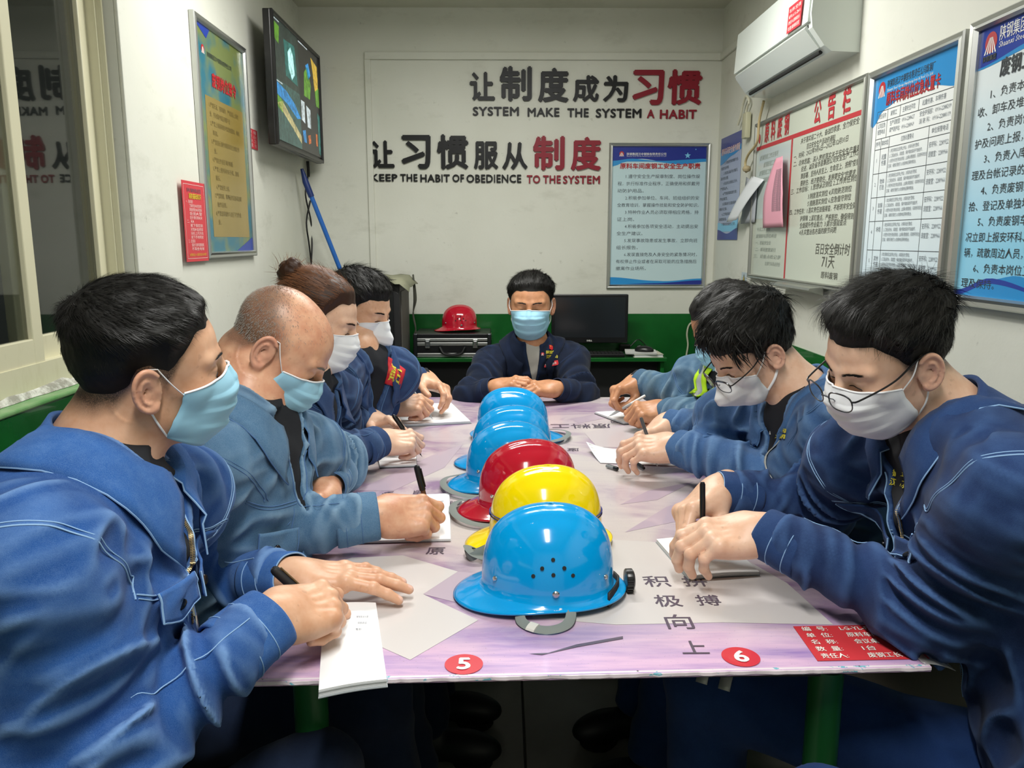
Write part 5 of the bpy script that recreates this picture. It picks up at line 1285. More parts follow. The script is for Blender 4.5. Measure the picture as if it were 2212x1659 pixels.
T = Flat(F.p(.42 * F.W, F.H - .006, .018), F.U, F.D, F.W * .38, .04); o = MB().add([T.p(u, d_, n_) for u in (0, T.W) for d_, n_ in ((0, 0), (.004, .05), (.012, .055), (.030, .0))], [(0, 1, 2, 3), (7, 6, 5, 4), (0, 4, 5, 1), (1, 5, 6, 2), (2, 6, 7, 3), (3, 7, 4, 0)]).build('pen_tray', M['alu_dull'], None); reparent(o, e)
# pink paper on the board
pk = plain('pink_paper', 'e6a3b4', .6); u0, d0 = F.W * .235, F.H * .265; nu, nv = 8, 14; Gd = np.zeros((nu, nv, 3)); PW, PH = F.W * .21, F.H * .41
for i in range(nu):
    for j in range(nv):
        a, b = i / (nu - 1), j / (nv - 1); wsc = .42 + .58 * min(1, b * 1.9) ** .8; uu = u0 + PW * (.55 + (a - .55) * wsc + (-.18 * b * (1 - a))); Gd[i, j] = F.p(uu, d0 + PH * b, .026 + .022 * (a - .35) ** 2 * (1 if a > .35 else .3) + .012 * math.sin(b * 3))
v_, f_ = sheet(Gd, .0008); o = mkobj('pink_sheet', v_, f_, pk); origin(o, F.p(u0, d0 + PH)); tag(o, 'curled pink printed sheet hanging on the whiteboard', 'paper'); pko = o
Fp = Flat(F.p(u0 + PW * .28, d0 + PH * .22, .0395), F.U, F.D, PW * .6, PH * .7); 
mbp = MB()
for i in range(20):
    v2, f2 = text_mesh('根据公司安全生产工作要求现通知如下请遵照执行', 0, 1); k = PW * .48 / v2[:, 0].max(); 
    pts_ = []
    for x, y in v2:
        b = (.2 + .03 * i); a = .42 + x * k / PW * 1.0; aa = a; uu = u0 + PW * (.55 + (aa - .55) * (.42 + .58 * min(1, b * 1.9) ** .8) - .18 * b * (1 - aa)); dd = d0 + PH * b - y * .010; pts_.append(F.p(uu, dd, .0268 + .022 * (aa - .35) ** 2 * (1 if aa > .35 else .3) + .012 * math.sin((dd - d0) / PH * 3)))
    mbp.add(pts_, f2)
o = mbp.build('lettering', M['ink_soft'], None); o.parent = pko; o.matrix_parent_inverse = Matrix.Translation(pko.location).inverted()
# poster 2 and 3 on the right wall
def flatR(pxf, pxn, pf_, pn_, bf_, lab, x=XR - .003):
    zt = .5 * (at(*pf_, 'x', x)[2] + at(*pn_, 'x', x)[2]); zb = at(*bf_, 'x', x)[2]; F = mkflat_right(pxf, pxn, zt, zb, 350, 350, x); e = empty('framed_notice', F.p(0, F.H), (0, 0, 0), lab, 'poster'); frame_obj(F, .026, .024, M['alu'], e); print(lab, F.W, F.H, zt, zb); return F, e
F, e = flatR(1876, 2075, (1887, 163), (2092, 62), (2060, 655), 'framed emergency response table with blue header on the right wall beside the whiteboard')
G = Flat(F.p(.024, .024, .003), F.U, F.D, F.W - .048, F.H - .048); back_obj(G, M['poster_mid'], e, n=.003); G.O = G.p(0, 0, .003); w_, h_ = G.W, G.H
wave(G, 'blue1', ([0, 1], [0, 0]), ([0, .15, .4, .7, 1], [.235 * h_, .16 * h_, .125 * h_, .13 * h_, .165 * h_]), .0006); logo(G, .10 * w_, .062 * h_, .024); G.text('ink', '陕钢集团汉中钢铁有限责任公司炼钢厂', .17 * w_, .062 * h_, .020, w=.56 * w_, off=.01); G.text('white_ink', 'Shaanxi Steel Group Hanzhong Iron & Steel Co.,Ltd', .17 * w_, .082 * h_, .009, w=.54 * w_)
G.text('red_ink', '原料车间岗位应急处置卡', .17 * w_, .142 * h_, .034, w=.63 * w_, off=.03, n=.0012)
x0, x1 = .06 * w_, .95 * w_; rows = [.165, .215, .295, .345, .46, .575, .69, .83, .97]
for r_ in rows: G.line('ink', (x0, r_ * h_), (x1, r_ * h_), .0016)
for (u, a, b) in ((.06, .165, .97), (.95, .165, .97), (.20, .165, .295), (.36, .165, .215), (.58, .165, .215), (.14, .295, .97), (.25, .295, .97), (.72, .295, .97)): G.line('ink', (u * w_, a * h_), (u * w_, b * h_), .0016)
for tx_, u, d_, ww in (('岗位名称', .08, .198, .1), ('废钢工', .24, .198, .08), ('主要安全风险', .39, .198, .15), ('起重伤害、车辆伤害', .62, .198, .25), ('公司应急', .08, .243, .1), ('报警电话', .08, .272, .1), ('生产调度室：0916-2288627', .24, .243, .30), ('煤气防护站：0916-2288969', .24, .275, .30), ('安全环保部：0916-2288209', .60, .243, .33), ('消 防 科：0916-2288119', .60, .275, .33), ('序号', .07, .328, .06), ('事故类型', .15, .328, .09), ('应急处置要点', .40, .328, .15), ('单位报警电话', .75, .328, .17)): G.text('ink_pale', tx_, u * w_, d_ * h_, .013, w=ww * w_)
for k, (tp, r_) in enumerate((('起重伤害', .345), ('物体打击', .46), ('车辆伤害', .575), ('坍塌', .69), ('其他伤害', .83))):
    G.text('ink_pale', str(k + 1), .095 * w_, (r_ + .06) * h_, .013); G.text('ink_pale', tp[:2], .165 * w_, (r_ + .05) * h_, .014, w=.06 * w_)
    if len(tp) > 2: G.text('ink_pale', tp[2:], .165 * w_, (r_ + .078) * h_, .014, w=.06 * w_)
    for i, (tx_, ww) in enumerate((('1. 发生事故后立即停止作业，对现场进行警戒。', .36), ('2. 汇报当班长、调度室，保护事故现场不准破坏。', .40), ('3. 对受伤人员进行救治及转送，止血等必要措施后，将其转移到安全', .45), ('区域，视情况拨打120急救电话等待救治。', .34))): G.text('ink_pale', tx_, .265 * w_, (r_ + .025 + i * .0235) * h_, .0095, w=ww * w_)
    G.text('ink_pale', '安环科：2289922', .735 * w_, (r_ + .042) * h_, .014, w=.20 * w_); G.text('ink_pale', '调度室：2289966', .735 * w_, (r_ + .082) * h_, .014, w=.20 * w_)
G.build(e, M, dict(blue1='printed_header', ink='table_lines', white_ink='lettering', red_ink='title_lettering', ink_pale='body_lettering'))
F, e = flatR(2086, 2420, (2105, 55), (2105, 55), (2062, 655), 'largest framed duty notice on the right wall nearest the camera')
G = Flat(F.p(.024, .024, .003), F.U, F.D, F.W - .048, F.H - .048); back_obj(G, M['poster_right'], e, n=.003); G.O = G.p(0, 0, .003); w_, h_ = G.W, G.H
wave(G, 'blue2', ([0, 1], [0, 0]), ([0, .5, 1], [.140 * h_, .10 * h_, .13 * h_]), .0006); wave(G, 'blue1', ([0, .5, 1], [.140 * h_, .10 * h_, .13 * h_]), ([0, .5, 1], [.147 * h_, .12 * h_, .145 * h_]), .0007); wave(G, 'blue1', ([0, .3, .5, .7, 1], [.985 * h_, .93 * h_, .91 * h_, .93 * h_, .97 * h_]), ([0, 1], [h_, h_]), .0007); wave(G, 'blue2', ([0, .3, 1], [.98 * h_, .925 * h_, 1 * h_]), ([0, .3, 1], [1. * h_, .945 * h_, 1 * h_]), .0009)
logo(G, .10 * w_, .058 * h_, .026); G.text('ink', '陕钢集团', .045 * w_, .122 * h_, .012, w=.11 * w_, off=.04, n=.0014); G.text('white_ink', '陕钢集团汉中钢铁有限责任公司', .17 * w_, .060 * h_, .030, w=.74 * w_, off=.02, n=.0014); G.text('white_ink', 'Shaanxi Steel Group Hanzhong Iron & Steel', .17 * w_, .088 * h_, .015, w=.70 * w_, shear=.2, n=.0014)
G.text('ink', '废钢工岗位职责', .20 * w_, .190 * h_, .036, w=.58 * w_, off=.03, n=.0012)
BL = [('1、负责本岗位废钢验', 1), ('收、卸车及堆放工作。', 0), ('2、负责岗位设备维', 1), ('护及问题上报，处理。', 0), ('3、负责入库废钢整', 1), ('理及台帐记录的填写。', 0), ('4、负责废钢杂物挑', 1), ('拾、登记及单独堆放。', 0), ('5、负责废钢车辆状', 1), ('况立即上报安环科、车', 0), ('辆，疏散周边人员，等', 0), ('6、负责本岗位卫生清', 1), ('理及保持。', 0)]
for i, (tx_, ind) in enumerate(BL): G.text('ink', tx_, (.14 if ind else .045) * w_, (.262 + i * .0585) * h_, .0205, w=len(tx_) * .058 * w_)
G.build(e, M, dict(blue2='printed_header', blue1='printed_wave', red_ink='emblem', white_ink='lettering', ink='body_lettering'))
# blue poster in the far right corner
F = mkflat_right(1554, 1597, at(1557, 302, 'x', XR)[2], at(1551, 518, 'x', XR)[2], 420, 420, XR - .002); e = empty('paper_poster', F.p(0, F.H), (0, 0, 0), 'narrow unframed blue poster in the right corner beside the hanging switch', 'poster')
back_obj(F, plain('lilac_print', 'a9b4cf', .4), e, n=.001); F.O = F.p(0, 0, .001); w_, h_ = F.W, F.H
wave(F, 'navy_print', ([0, 1], [0, 0]), ([0, 1], [.14 * h_, .12 * h_])); wave(F, 'blue1', ([0, 1], [.14 * h_, .12 * h_]), ([0, .6, 1], [.26 * h_, .20 * h_, .17 * h_])); wave(F, 'blue3', ([0, .5, 1], [.83 * h_, .86 * h_, .80 * h_]), ([0, 1], [.92 * h_, .92 * h_])); wave(F, 'navy_print', ([0, .5, 1], [.90 * h_, .94 * h_, .89 * h_]), ([0, 1], [h_, h_]), .0009)
F.text('pink_ink', '原料车间安全操作规程', .05 * w_, .165 * h_, .030, w=.9 * w_, off=.03)
for i in range(13): F.text('ink_soft', ['1.上岗前劳保穿戴齐全。', '检查作业环境。', '2.检查设备完好情况。', '及时处理。', '3.吊运时注意避让行人。', '严禁站人。', '4.严禁超载超速行驶。', '作业规范。', '5.定期进行设备保养。', '做好记录。', '6.工作结束切断电源。', '清理现场。', '7.做好交接班记录。'][i], (.2 if i % 2 == 0 else .06) * w_, (.26 + i * .05) * h_, .014, w=(.7 if i % 2 == 0 else .4) * w_)
F.build(e, M, dict(navy_print='printed_band', blue1='printed_wave', blue3='printed_wave', pink_ink='title_lettering', ink_soft='body_lettering'))
# hanging switch, cord, papers
a_ = at(1612, 290, 'x', XR - .02); e = empty('cord_switch', a_, (0, 0, 0), 'old cream pull switch on a cord hanging from the air conditioner', 'switch')
reparent(MB().box(XR - .035, XR - .008, a_[1] - .03, a_[1] + .03, a_[2] - .02, a_[2] + .10, .006).build('switch_box', plain('old_cream', 'bdbb9e', .5), None, True), e)
c_ = [at(x, y, 'x', XR - .02) for x, y in ((1609, 262), (1613, 235), (1618, 220), (1612, 208), (1605, 225), (1600, 250), (1594, 270))]; reparent(MB().tube(spline(c_, 30), .006, 8).build('cord', plain('old_cord', 'cfcdb8', .6), None, True), e)
o = MB().tube(spline([at(x, y, 'x', XR - .035) for x, y in ((1650, 218), (1640, 262), (1636, 305), (1616, 335), (1610, 352), (1612, 372))], 30), .006, 8).build('power_cord', plain('old_cord2', 'b9a87c', .7), None, True); origin(o, at(1612, 372, 'x', XR - .035)); tag(o, 'yellowed cord tied above the papers left of the whiteboard', 'cord')
o = MB().lathe([(.004, -.015), (.016, -.01), (.02, 0), (.016, .012), (.004, .016)], at(1613, 365, 'x', XR - .035), 10).build('cord_knot', plain('old_cord3', 'a89a78', .8), o, True)
o.matrix_parent_inverse = Matrix.Translation(o.parent.location).inverted()
for k, (pts_, nm, lb, cc) in enumerate(((((1609, 380), (1634, 388), (1594, 475), (1572, 480)), 'hanging_sheet', 'white sheet curling outward beside the narrow blue poster', 'dfe3e6'), (((1612, 382), (1636, 400), (1630, 480), (1600, 484)), 'hanging_sheet', 'grey printed sheets hanging flat behind the curled white sheet', 'a6aab0'))):
    P4 = [at(x, y, 'x', XR - (.055 if k == 0 else .02)) for x, y in pts_]; Gd = np.zeros((6, 10, 3))
    for i in range(6):
        for j in range(10):
            a, b = i / 5, j / 9; p_ = (P4[0] * (1 - a) + P4[1] * a) * (1 - b) + (P4[3] * (1 - a) + P4[2] * a) * b; Gd[i, j] = p_ + np.array([-.012 * math.sin(b * 2.6) * (k == 0) + .035 * (1 - b) * (k == 0), 0, 0])
    v_, f_ = sheet(Gd, .0012); o = mkobj(nm, v_, f_, plain('sheet_white%d' % k, cc, .7)); origin(o, P4[3]); tag(o, lb, 'paper')
F = mkflat_right(1602, 1613, at(1607, 588, 'x', XR)[2], at(1607, 625, 'x', XR)[2], 600, 600, XR - .001); e = empty('warning_sticker', F.p(0, F.H), (0, 0, 0), 'small yellow triangle electric warning sticker low on the right wall', 'sticker'); back_obj(F, plain('sticker_blue', 'b8c6cc', .5), e, n=.001); F.O = F.p(0, 0, .001)
F.poly('black_matte', [(.5 * F.W, .08 * F.H), (.95 * F.W, .95 * F.H), (.05 * F.W, .95 * F.H)]); F.poly('sign_yellow', [(.5 * F.W, .2 * F.H), (.85 * F.W, .9 * F.H), (.15 * F.W, .9 * F.H)], .0009); F.line('black_matte', (.55 * F.W, .4 * F.H), (.42 * F.W, .65 * F.H), .006, .0012); F.line('black_matte', (.42 * F.W, .62 * F.H), (.6 * F.W, .62 * F.H), .005, .0012); F.line('black_matte', (.6 * F.W, .6 * F.H), (.48 * F.W, .82 * F.H), .006, .0012)
M['sign_yellow'] = plain('sign_yellow', 'd8c040', .5); F.build(e, M, dict(black_matte='symbol', sign_yellow='triangle'))
# nails above the posters
# ------------------------------------------------------------------ meeting table
TZ = .75
tc = [at(462, 1478, 'z', TZ), at(2012, 1440, 'z', TZ), at(1405, 858, 'z', TZ), at(856, 858, 'z', TZ)]
tc[0] = np.array([-.41, 1.05, TZ]); 
t = NT('printed_tabletop'); o = t.obj()
st = t.noise(3.0, 5, .65, t.mapv(o, (.7, 1.2, 1)), dist=1.6); st2 = t.noise(60, 3, .6, t.mapv(o, (.06, 1, 1))); bl = t.noise(1.7, 3, .5, o, dist=1.2)
col = t.mix(t.ramp(st, (.42, 0.0), (.62, .95)), s2l('c9b9bf'), s2l('8f6f98')); col = t.mix(t.ramp(bl, (.50, 0.0), (.62, .85)), col, s2l('d3cbc6')); col = t.mix(t.ramp(st2, (.5, 0.0), (.8, .14)), col, s2l('7d6294'))
edge = t.n('SeparateXYZ', i_Vector=t.n('NewGeometry').outputs['Position']); near_ = t.n('MapRange', i_0=edge.outputs[1], i_1=1.34, i_2=1.10).outputs[0]
pk_ = t.mix(t.ramp(t.noise(26, 4, .65, t.mapv(o, (.12, 1, 1))), (.38, 0.0), (.66, 1.0)), s2l('e3bddb'), s2l('9c7fc0')); col = t.mix(t.math('MULTIPLY', near_, .85), col, pk_)
sp = t.ramp(t.noise(320, 1, .5, o), (.70, 0.0), (.74, .5)); col = t.mix(sp, col, s2l('8d7f86'))
t.set(Base_Color=col, Roughness=.28, Specular_IOR_Level=.4, Coat_Weight=.25, Coat_Roughness=.08); M['tabletop'] = t.m
t = NT('chipped_edge'); o = t.obj(); n_ = t.ramp(t.noise(28, 4, .7, t.mapv(o, (1, 1, 2))), (.60, 0.0), (.63, 1.0)); col = t.mix(n_, s2l('ddd0d8'), s2l('6fb0c0')); col = t.mix(t.ramp(t.noise(17, 4, .7, o), (.64, 0.0), (.66, 1.0)), col, s2l('2f2b2a')); t.set(Base_Color=col, Roughness=.5); M['chipped'] = t.m
e = empty('meeting_table', ((tc[0][0] + tc[1][0]) / 2, 2.1, 0), (0, 0, 0), 'long meeting table with purple printed top and green pipe legs', 'table'); TAB = e
def polyprism(name, pts, z0, z1, mat, parent, sub=None):
    o = MB().prism([(p[0], p[1]) for p in pts], z0, z1).build(name, mat, None); return reparent(o, parent) if parent else o
polyprism('tabletop', tc, TZ - .008, TZ, M['tabletop'], e)
# chipped near edge strip, uneven
a_, b_ = tc[0], tc[1]; vs = []; n = 160
for i in range(n):
    p = a_ + (b_ - a_) * i / (n - 1); k = .0012 * vnoise(V(i * .7, 0, 0)[None], 3)[0]; 
    for dy, z in ((.006, TZ + .0006), (-.0015 + k, TZ - .0005), (-.002 + k * 1.5, TZ - .005), (.002, TZ - .0085 + k)): vs.append((p[0], p[1] + dy, z))
mb = MB().add(vs, [(i * 4 + j, (i + 1) * 4 + j, (i + 1) * 4 + j + 1, i * 4 + j + 1) for i in range(n - 1) for j in range(3)]); reparent(mb.build('edge_banding', M['chipped'], None), e)
M['teal_edge'] = plain('teal_edge', '5f9a86', .5); q = tc[3] - tc[0]
reparent(MB().add([tuple(tc[0] + V(-.003, 0, .0008)), tuple(tc[3] + V(-.003, 0, .0008)), tuple(tc[3] + V(.004, 0, .0008)), tuple(tc[0] + V(.004, 0, .0008)), tuple(tc[0] + V(-.003, 0, -.017)), tuple(tc[3] + V(-.003, 0, -.017))], [(0, 3, 2, 1), (4, 0, 1, 5)]).build('side_edging', M['teal_edge'], None), e)
lg = [at(1781, 1500, 'y', 1.16), at(674, 1560, 'y', 1.16)]; lx1, lx0 = lg[0][0], lg[1][0]
for (x, y) in ((lx0, 1.16), (lx1, 1.16), (lx0, 3.02), (lx1, 3.02)):
    reparent(MB().tube([(x, y, 0.004), (x, y, TZ - .045)], .0265, 24).build('leg', M['leg_green'], None, True), e)
    reparent(MB().lathe([(.034, 0), (.034, .004), (.029, .006)], (x, y, 0), 20).build('foot_plate', M['leg_green'], None), e)
reparent(MB().box(lx0 - .02, lx1 + .02, 1.14, 1.18, TZ - .05, TZ - .017).box(lx0 - .02, lx1 + .02, 3.0, 3.04, TZ - .05, TZ - .017).box(lx0 - .02, lx0 + .02, 1.18, 3.0, TZ - .05, TZ - .017).box(lx1 - .02, lx1 + .02, 1.18, 3.0, TZ - .05, TZ - .017).build('frame_rail', M['black_matte'], None), e)
# flat print and stickers on the top: FT is the table plane seen from the camera end
FT = Flat((0, 0, TZ), (1, 0, 0), (0, -1, 0), 1, 1)
def tp(px, py, z=TZ): p = at(px, py, 'z', z); return (p[0], -p[1])
M['paper_under'] = plain('paper_under', 'd3cdcb', .3, Coat_Weight=.3); M['paper_under2'] = plain('paper_under2', 'cbbfc2', .3, Coat_Weight=.3); M['violet_print'] = plain('violet_print', 'bba9b8', .3, Coat_Weight=.3); M['ink_table'] = plain('ink_table', '54485a', .35)
FT.poly('paper_under', [tp(*q) for q in ((600, 1300), (650, 1240), (760, 1205), (870, 1200), (989, 1235), (914, 1284), (1033, 1340), (886, 1426), (760, 1370), (640, 1330))][::-1], .0005)
FT.poly('paper_under', [tp(*q) for q in ((1150, 1335), (1330, 1350), (1560, 1345), (1800, 1350), (1700, 1260), (1560, 1180), (1300, 1165), (1180, 1200))][::-1], .0005)
FT.poly('paper_under2', [tp(*q) for q in ((1262, 935), (1320, 922), (1440, 922), (1455, 940), (1400, 968), (1290, 966))][::-1], .0006)
FT.poly('violet_print', [tp(*q) for q in ((914, 1284), (989, 1235), (1040, 1240), (1040, 1315))][::-1], .0004)  # violet patches belonging to the tabletop print
for pts in (((1350, 1150), (1440, 1095), (1560, 1060), (1580, 1075), (1470, 1125)), ((1340, 1090), (1400, 1060), (1500, 1040), (1420, 1080)), ((770, 1060), (930, 985), (1000, 960), (960, 1010), (850, 1060)), ((1235, 905), (1330, 885), (1350, 895), (1250, 915))): FT.poly('violet_print', [tp(*q) for q in pts][::-1], .0004)
def ttext(key, s_, px, py, wpx, rot=0, off=.012, up=False, res=2):
    """characters printed on the table top; wpx = width in the photograph's pixels"""
    a = tp(px - wpx / 2, py); b = tp(px + wpx / 2, py); w = b[0] - a[0]
    v, f = text_mesh(s_, off, res); k = w / (v[:, 0].max() - v[:, 0].min()); x = (v[:, 0] - v[:, 0].min()) * k - w / 2; y = -(v[:, 1] - .4) * k * 1.0
    if up: x, y = -x, -y
    c, sn = math.cos(rot), math.sin(rot); X = x * c - y * sn; Y = x * sn + y * c; c0 = tp(px, py)
    FT.put(key, np.stack([X + c0[0], Y + c0[1]], 1), f, .0011 + lift_of(v))
for s_, x, y, w in (('积', 1418, 1256, 56), ('极', 1442, 1298, 58), ('向', 1466, 1343, 58), ('上', 1498, 1399, 58), ('拼', 1500, 1256, 52), ('搏', 1529, 1297, 52)): ttext('ink_table', s_, x, y, w, off=.014)
ttext('ink_table', '原', 941, 1190, 40, off=.02); ttext('ink_table', '原料工', 1255, 921, 130, up=True); ttext('ink_table', '废', 1238, 972, 26, up=True); ttext('ink_table', '厂钢', 1345, 912, 50, up=True)
for s_, x, y in (('长', 780, 1068), ('梦', 838, 1066), ('想', 905, 1064), ('飞', 978, 1066), ('翔', 985, 1088)): ttext('ink_table', s_, x, y, 26, up=True)
A_, B_ = tp(1142, 1413), tp(1345, 1378); FT.poly('ink_table', [(A_[0], A_[1]), (A_[0] + .02, A_[1] + .004), ((A_[0] + B_[0]) / 2, (A_[1] + B_[1]) / 2 + .005), (B_[0], B_[1] + .004), (B_[0] + .001, B_[1] - .004), ((A_[0] + B_[0]) / 2, (A_[1] + B_[1]) / 2 - .003), (A_[0] + .03, A_[1] - .002)][::1], .0010)
FT.build(e, M, dict(paper_under='sheet_under_film', paper_under2='old_notice_under_film', violet_print='violet_patch', ink_table='printed_character'))
M['badge_red'] = plain('badge_red', 'd42f3e', .3, Coat_Weight=.4); M['label_red'] = plain('label_red', 'd13a40', .35, Coat_Weight=.4)
for s_, px, py, pl_ in (('5', 1002, 1436, 'left'), ('6', 1600, 1420, 'right')):
    c = at(px, py, 'z', TZ); e2 = empty('number_badge', (c[0], c[1], TZ + .0008), (0, 0, 0), 'round red badge with white number %s on the near table edge, %s of the two' % (s_, pl_), 'sticker')
    MB().lathe([(.0285, 0), (.0285, .0006)], n=40).build('disc', M['badge_red'], e2); v, f = text_mesh(s_, .035, 4); k = .034 / (v[:, 1].max() - v[:, 1].min()); ctr = (v.max(0) + v.min(0)) / 2
    MB().add([((x - ctr[0]) * k, (y - ctr[1]) * k, .0010 + q_) for (x, y), q_ in zip(v, lift_of(v))], f).build('numeral', M['white_ink'], e2)
P4 = [at(1713, 1354, 'z', TZ), at(1936, 1350, 'z', TZ), at(1990, 1430, 'z', TZ), at(1766, 1429, 'z', TZ)]; O_ = (P4[0] + V(0, 0, .001)); U_ = nrm(P4[1] - P4[0]); 
Fl = Flat(O_, P4[1] - P4[0], P4[3] - P4[0], np.linalg.norm(P4[1] - P4[0]), np.linalg.norm(P4[3] - P4[0])); e2 = empty('asset_label', P4[3], (0, 0, 0), 'red asset label with five white text lines at the near right table corner', 'sticker')
Fl.N = np.array([0, 0, 1.]); Fl.rect('label_red', 0, 0, Fl.W, Fl.H, 0)
for i, (a, b, u2) in enumerate((('编  号:', 'LG-YL-FG-01', .42), ('单  位:', '原料车间', .44), ('名  称:', '会议桌', .46), ('数  量:', '1台', .48), ('责任人:', '废钢工长', .48))):
    Fl.text('white_ink', a, .06 * Fl.W, (.16 + i * .195) * Fl.H, .0125, w=.24 * Fl.W, off=.015); Fl.text('white_ink', b, u2 * Fl.W, (.16 + i * .195) * Fl.H, .0125, w=[.42, .30, .22, .12, .30][i] * Fl.W, off=.015)
Fl.build(e2, M, dict(label_red='label_sheet', white_ink='lettering'))
# loose corner of the clear film
cr = tc[1]; Gd = np.zeros((6, 6, 3))
for i in range(6):
    for j in range(6): a, b = i / 5, j / 5; Gd[i, j] = cr + V(-.01 + .05 * a, .11 * b * (1 - .2 * a) + .005, .002 - .012 * a * a)
v_, f_ = sheet(Gd, .0006); t = NT('clear_film'); t.set(Base_Color=(.8, .8, .78), Roughness=.08, Alpha=.35); M['clear_film'] = t.m; reparent(mkobj('loose_film_corner', v_, f_, M['clear_film']), e)
# ------------------------------------------------------------------ safety helmets
def helmet_pt(a, t, L, W, Hh, out=0.0):
    """a: angle (0 = front/peak), t: 0 top .. 1 rim"""
    ph = t * math.pi / 2 * 1.0; cx_ = math.cos(a); sy_ = math.sin(a)
    rr = math.sin(ph) ** .82; zz = math.cos(ph) ** .72 if ph < math.pi / 2 - 1e-6 else 0
    fr = 1.0 + .05 * max(0, cx_) * t - .02 * max(0, -cx_)
    x = cx_ * rr * L * fr; y = sy_ * rr * W * (1 + .06 * t ** 3)
    z = Hh * zz
    # central crest: flat raised band with a step at both sides
    band = 1 / (1 + math.exp((abs(y) - .034) / .0022)); z += .0055 * band * max(0, 1 - t * 1.15) ** .5
    band2 = 1 / (1 + math.exp((abs(y) - .012) / .0016)); z += .0030 * band2 * max(0, 1 - t * 1.25) ** .5
    x *= 1.0 + .035 * (1 - abs(2 * t - 1)) * abs(cx_) ** 2
    return np.array([x, y, z])
def helmet(loc, rot, mat, label, brim_mat=None, tilt=(0, 0), stripe=None, strap='hang', knob=False, S=1.0, lift=.022):
    e = empty('safety_helmet', loc, (tilt[0], tilt[1], rot), label, 'helmet', 'safety helmets')
    L, W, Hh = .118 * S, .094 * S, .140 * S; nA, nT = 96, 26; G = np.zeros((nA, nT + 8, 3))
    for i in range(nA):
        a = 2 * math.pi * i / nA
        for j in range(nT): G[i, j] = helmet_pt(a, max(j / (nT - 1), .012), L, W, Hh) + V(0, 0, lift)
        rim = G[i, nT - 1].copy(); d = nrm((math.cos(a) * 1.1, math.sin(a), 0)); fr = max(0, math.cos(a)); pk_ = fr ** 1.6 * .044 * S + .010 * S + .016 * S * max(0, -math.cos(a)) ** 2
        for k in range(8):
            t = (k + 1) / 8; G[i, nT + k] = rim + d * pk_ * t + V(0, 0, -.006 * math.sin(min(1, t * 1.5) * 1.57) - .004 * t - .010 * fr ** 2 * t * t + .006 * fr ** 4 * t * 0)
    v, f = sheet(G, .0028, closed=True); o = mkobj('shell', v, f, mat, e)
    if stripe:
        for zc in (.0, .006):
            mb = MB(); pts = [G[i % nA, nT - 4] * np.array([1.004, 1.006, 1]) + V(0, 0, zc + .004) for i in range(nA + 1)]; pts = [p + nrm((p[0], p[1], 0)) * .0014 for p in pts]; mb.tube(pts, .0016, 6, caps=False, flat=.5); mb.build('stripe', stripe, e, True)
    # vents and rivets on the left and right faces
    for sg in (1, -1):
        for (u, zz) in ((0, .078), (-.019, .064), (.019, .064), (-.034, .050), (.0, .053), (.034, .050)):
            best = None
            for i in range(nA):
                a = 2 * math.pi * i / nA
                if (math.sin(a) * sg) < .2: continue
                for j in range(8, nT):
                    p = G[i, j]; dd = (p[0] - (u * S + .004)) ** 2 + (p[2] - lift - zz * S) ** 2
                    if best is None or dd < best[0]: best = (dd, i, j)
            _, i, j = best; p = G[i, j]; nn = nrm(np.cross(G[(i + 1) % nA, j] - G[i - 1, j], G[i, j + 1] - G[i, j - 1])); nn = nn if nn @ (p - V(0, 0, .04)) > 0 else -nn
            p = p + (np.array([u * S + .004, 0, lift + zz * S]) - np.array([p[0], 0, p[2]])) * np.array([1, 0, 1])
            MB().lathe([(.0034, -.001), (.0034, .0024), (.0030, .0026)], p, 12, nn).build('vent_hole', M['dark_gap'], e)
        for (a, r_) in ((.62, .0048), (1.62, .0062), (2.55, .0050)):
            i = int((a * sg % (2 * math.pi)) / (2 * math.pi) * nA) % nA; p = G[i, nT - 3 if a != 1.62 else nT - 2]; nn = nrm((p[0], p[1], .006)); MB().lathe([(r_, -.001), (r_, .0016), (r_ * .7, .0034), (.0006, .0038)], p + nn * .0012, 14, nn).build('rivet', M['steel'], e, True)
    # suspension: head band, crown straps
    bd = [(math.cos(a) * L * .82 - .006, math.sin(a) * W * .80, lift - .010 - .010 * max(0, -math.cos(a))) for a in np.linspace(0, 2 * math.pi, 41)]
    Gb = np.array([[np.array(p) + V(0, 0, z) for z in (0, .028)] for p in bd[:-1]]); v, f = sheet(Gb, .002, closed=True); mkobj('head_band', v, f, M['black_matte'], e)
    mb = MB()
    for a in (.5, 1.57, 2.6): 
        p1 = np.array([math.cos(a) * L * .8, math.sin(a) * W * .78, lift + .01]); p2 = p1 * [-1, -1, 1]; mb.tube(spline([p1, p1 * [.6, .6, 1] + V(0, 0, .07), V(0, 0, lift + .105), p2 * [.6, .6, 1] + V(0, 0, .07), p2], 20), .008, 6, flat=.12)
    mb.build('crown_strap', M['black_matte'], e, True)
    if knob:
        MB().lathe([(.004, 0), (.019, .001), (.020, .003), (.020, .013), (.016, .016), (.003, .016)], (-L - .022, 0, lift - .002), 24, (-1, 0, 0)).build('ratchet_knob', M['black_plastic'], e, True)
        mb = MB()
        for k in range(18): a = k * math.pi / 9; mb.box(-.0012, .0012, -.0012, .0012, 0, 0) if 0 else mb.tube([(-L - .024, .0205 * math.cos(a), lift - .004 + .0205 * math.sin(a)), (-L - .035, .0205 * math.cos(a), lift - .004 + .0205 * math.sin(a))], .0016, 5)
        mb.build('knob_grip', M['black_plastic'], e)
        Gk = np.array([[V(-L - .010 + .030 * abs(u) ** 1.5, u * .070, lift - .020 + z) for z in (0, .026)] for u in np.linspace(-1, 1, 9)]); v, f = sheet(Gk, .004); mkobj('nape_strap', v, f, M['black_matte'], e)
    M.setdefault('strap_grey', plain('strap_grey', '7d8480', .8)); M.setdefault('buckle', plain('buckle', 'd6d4cc', .5))
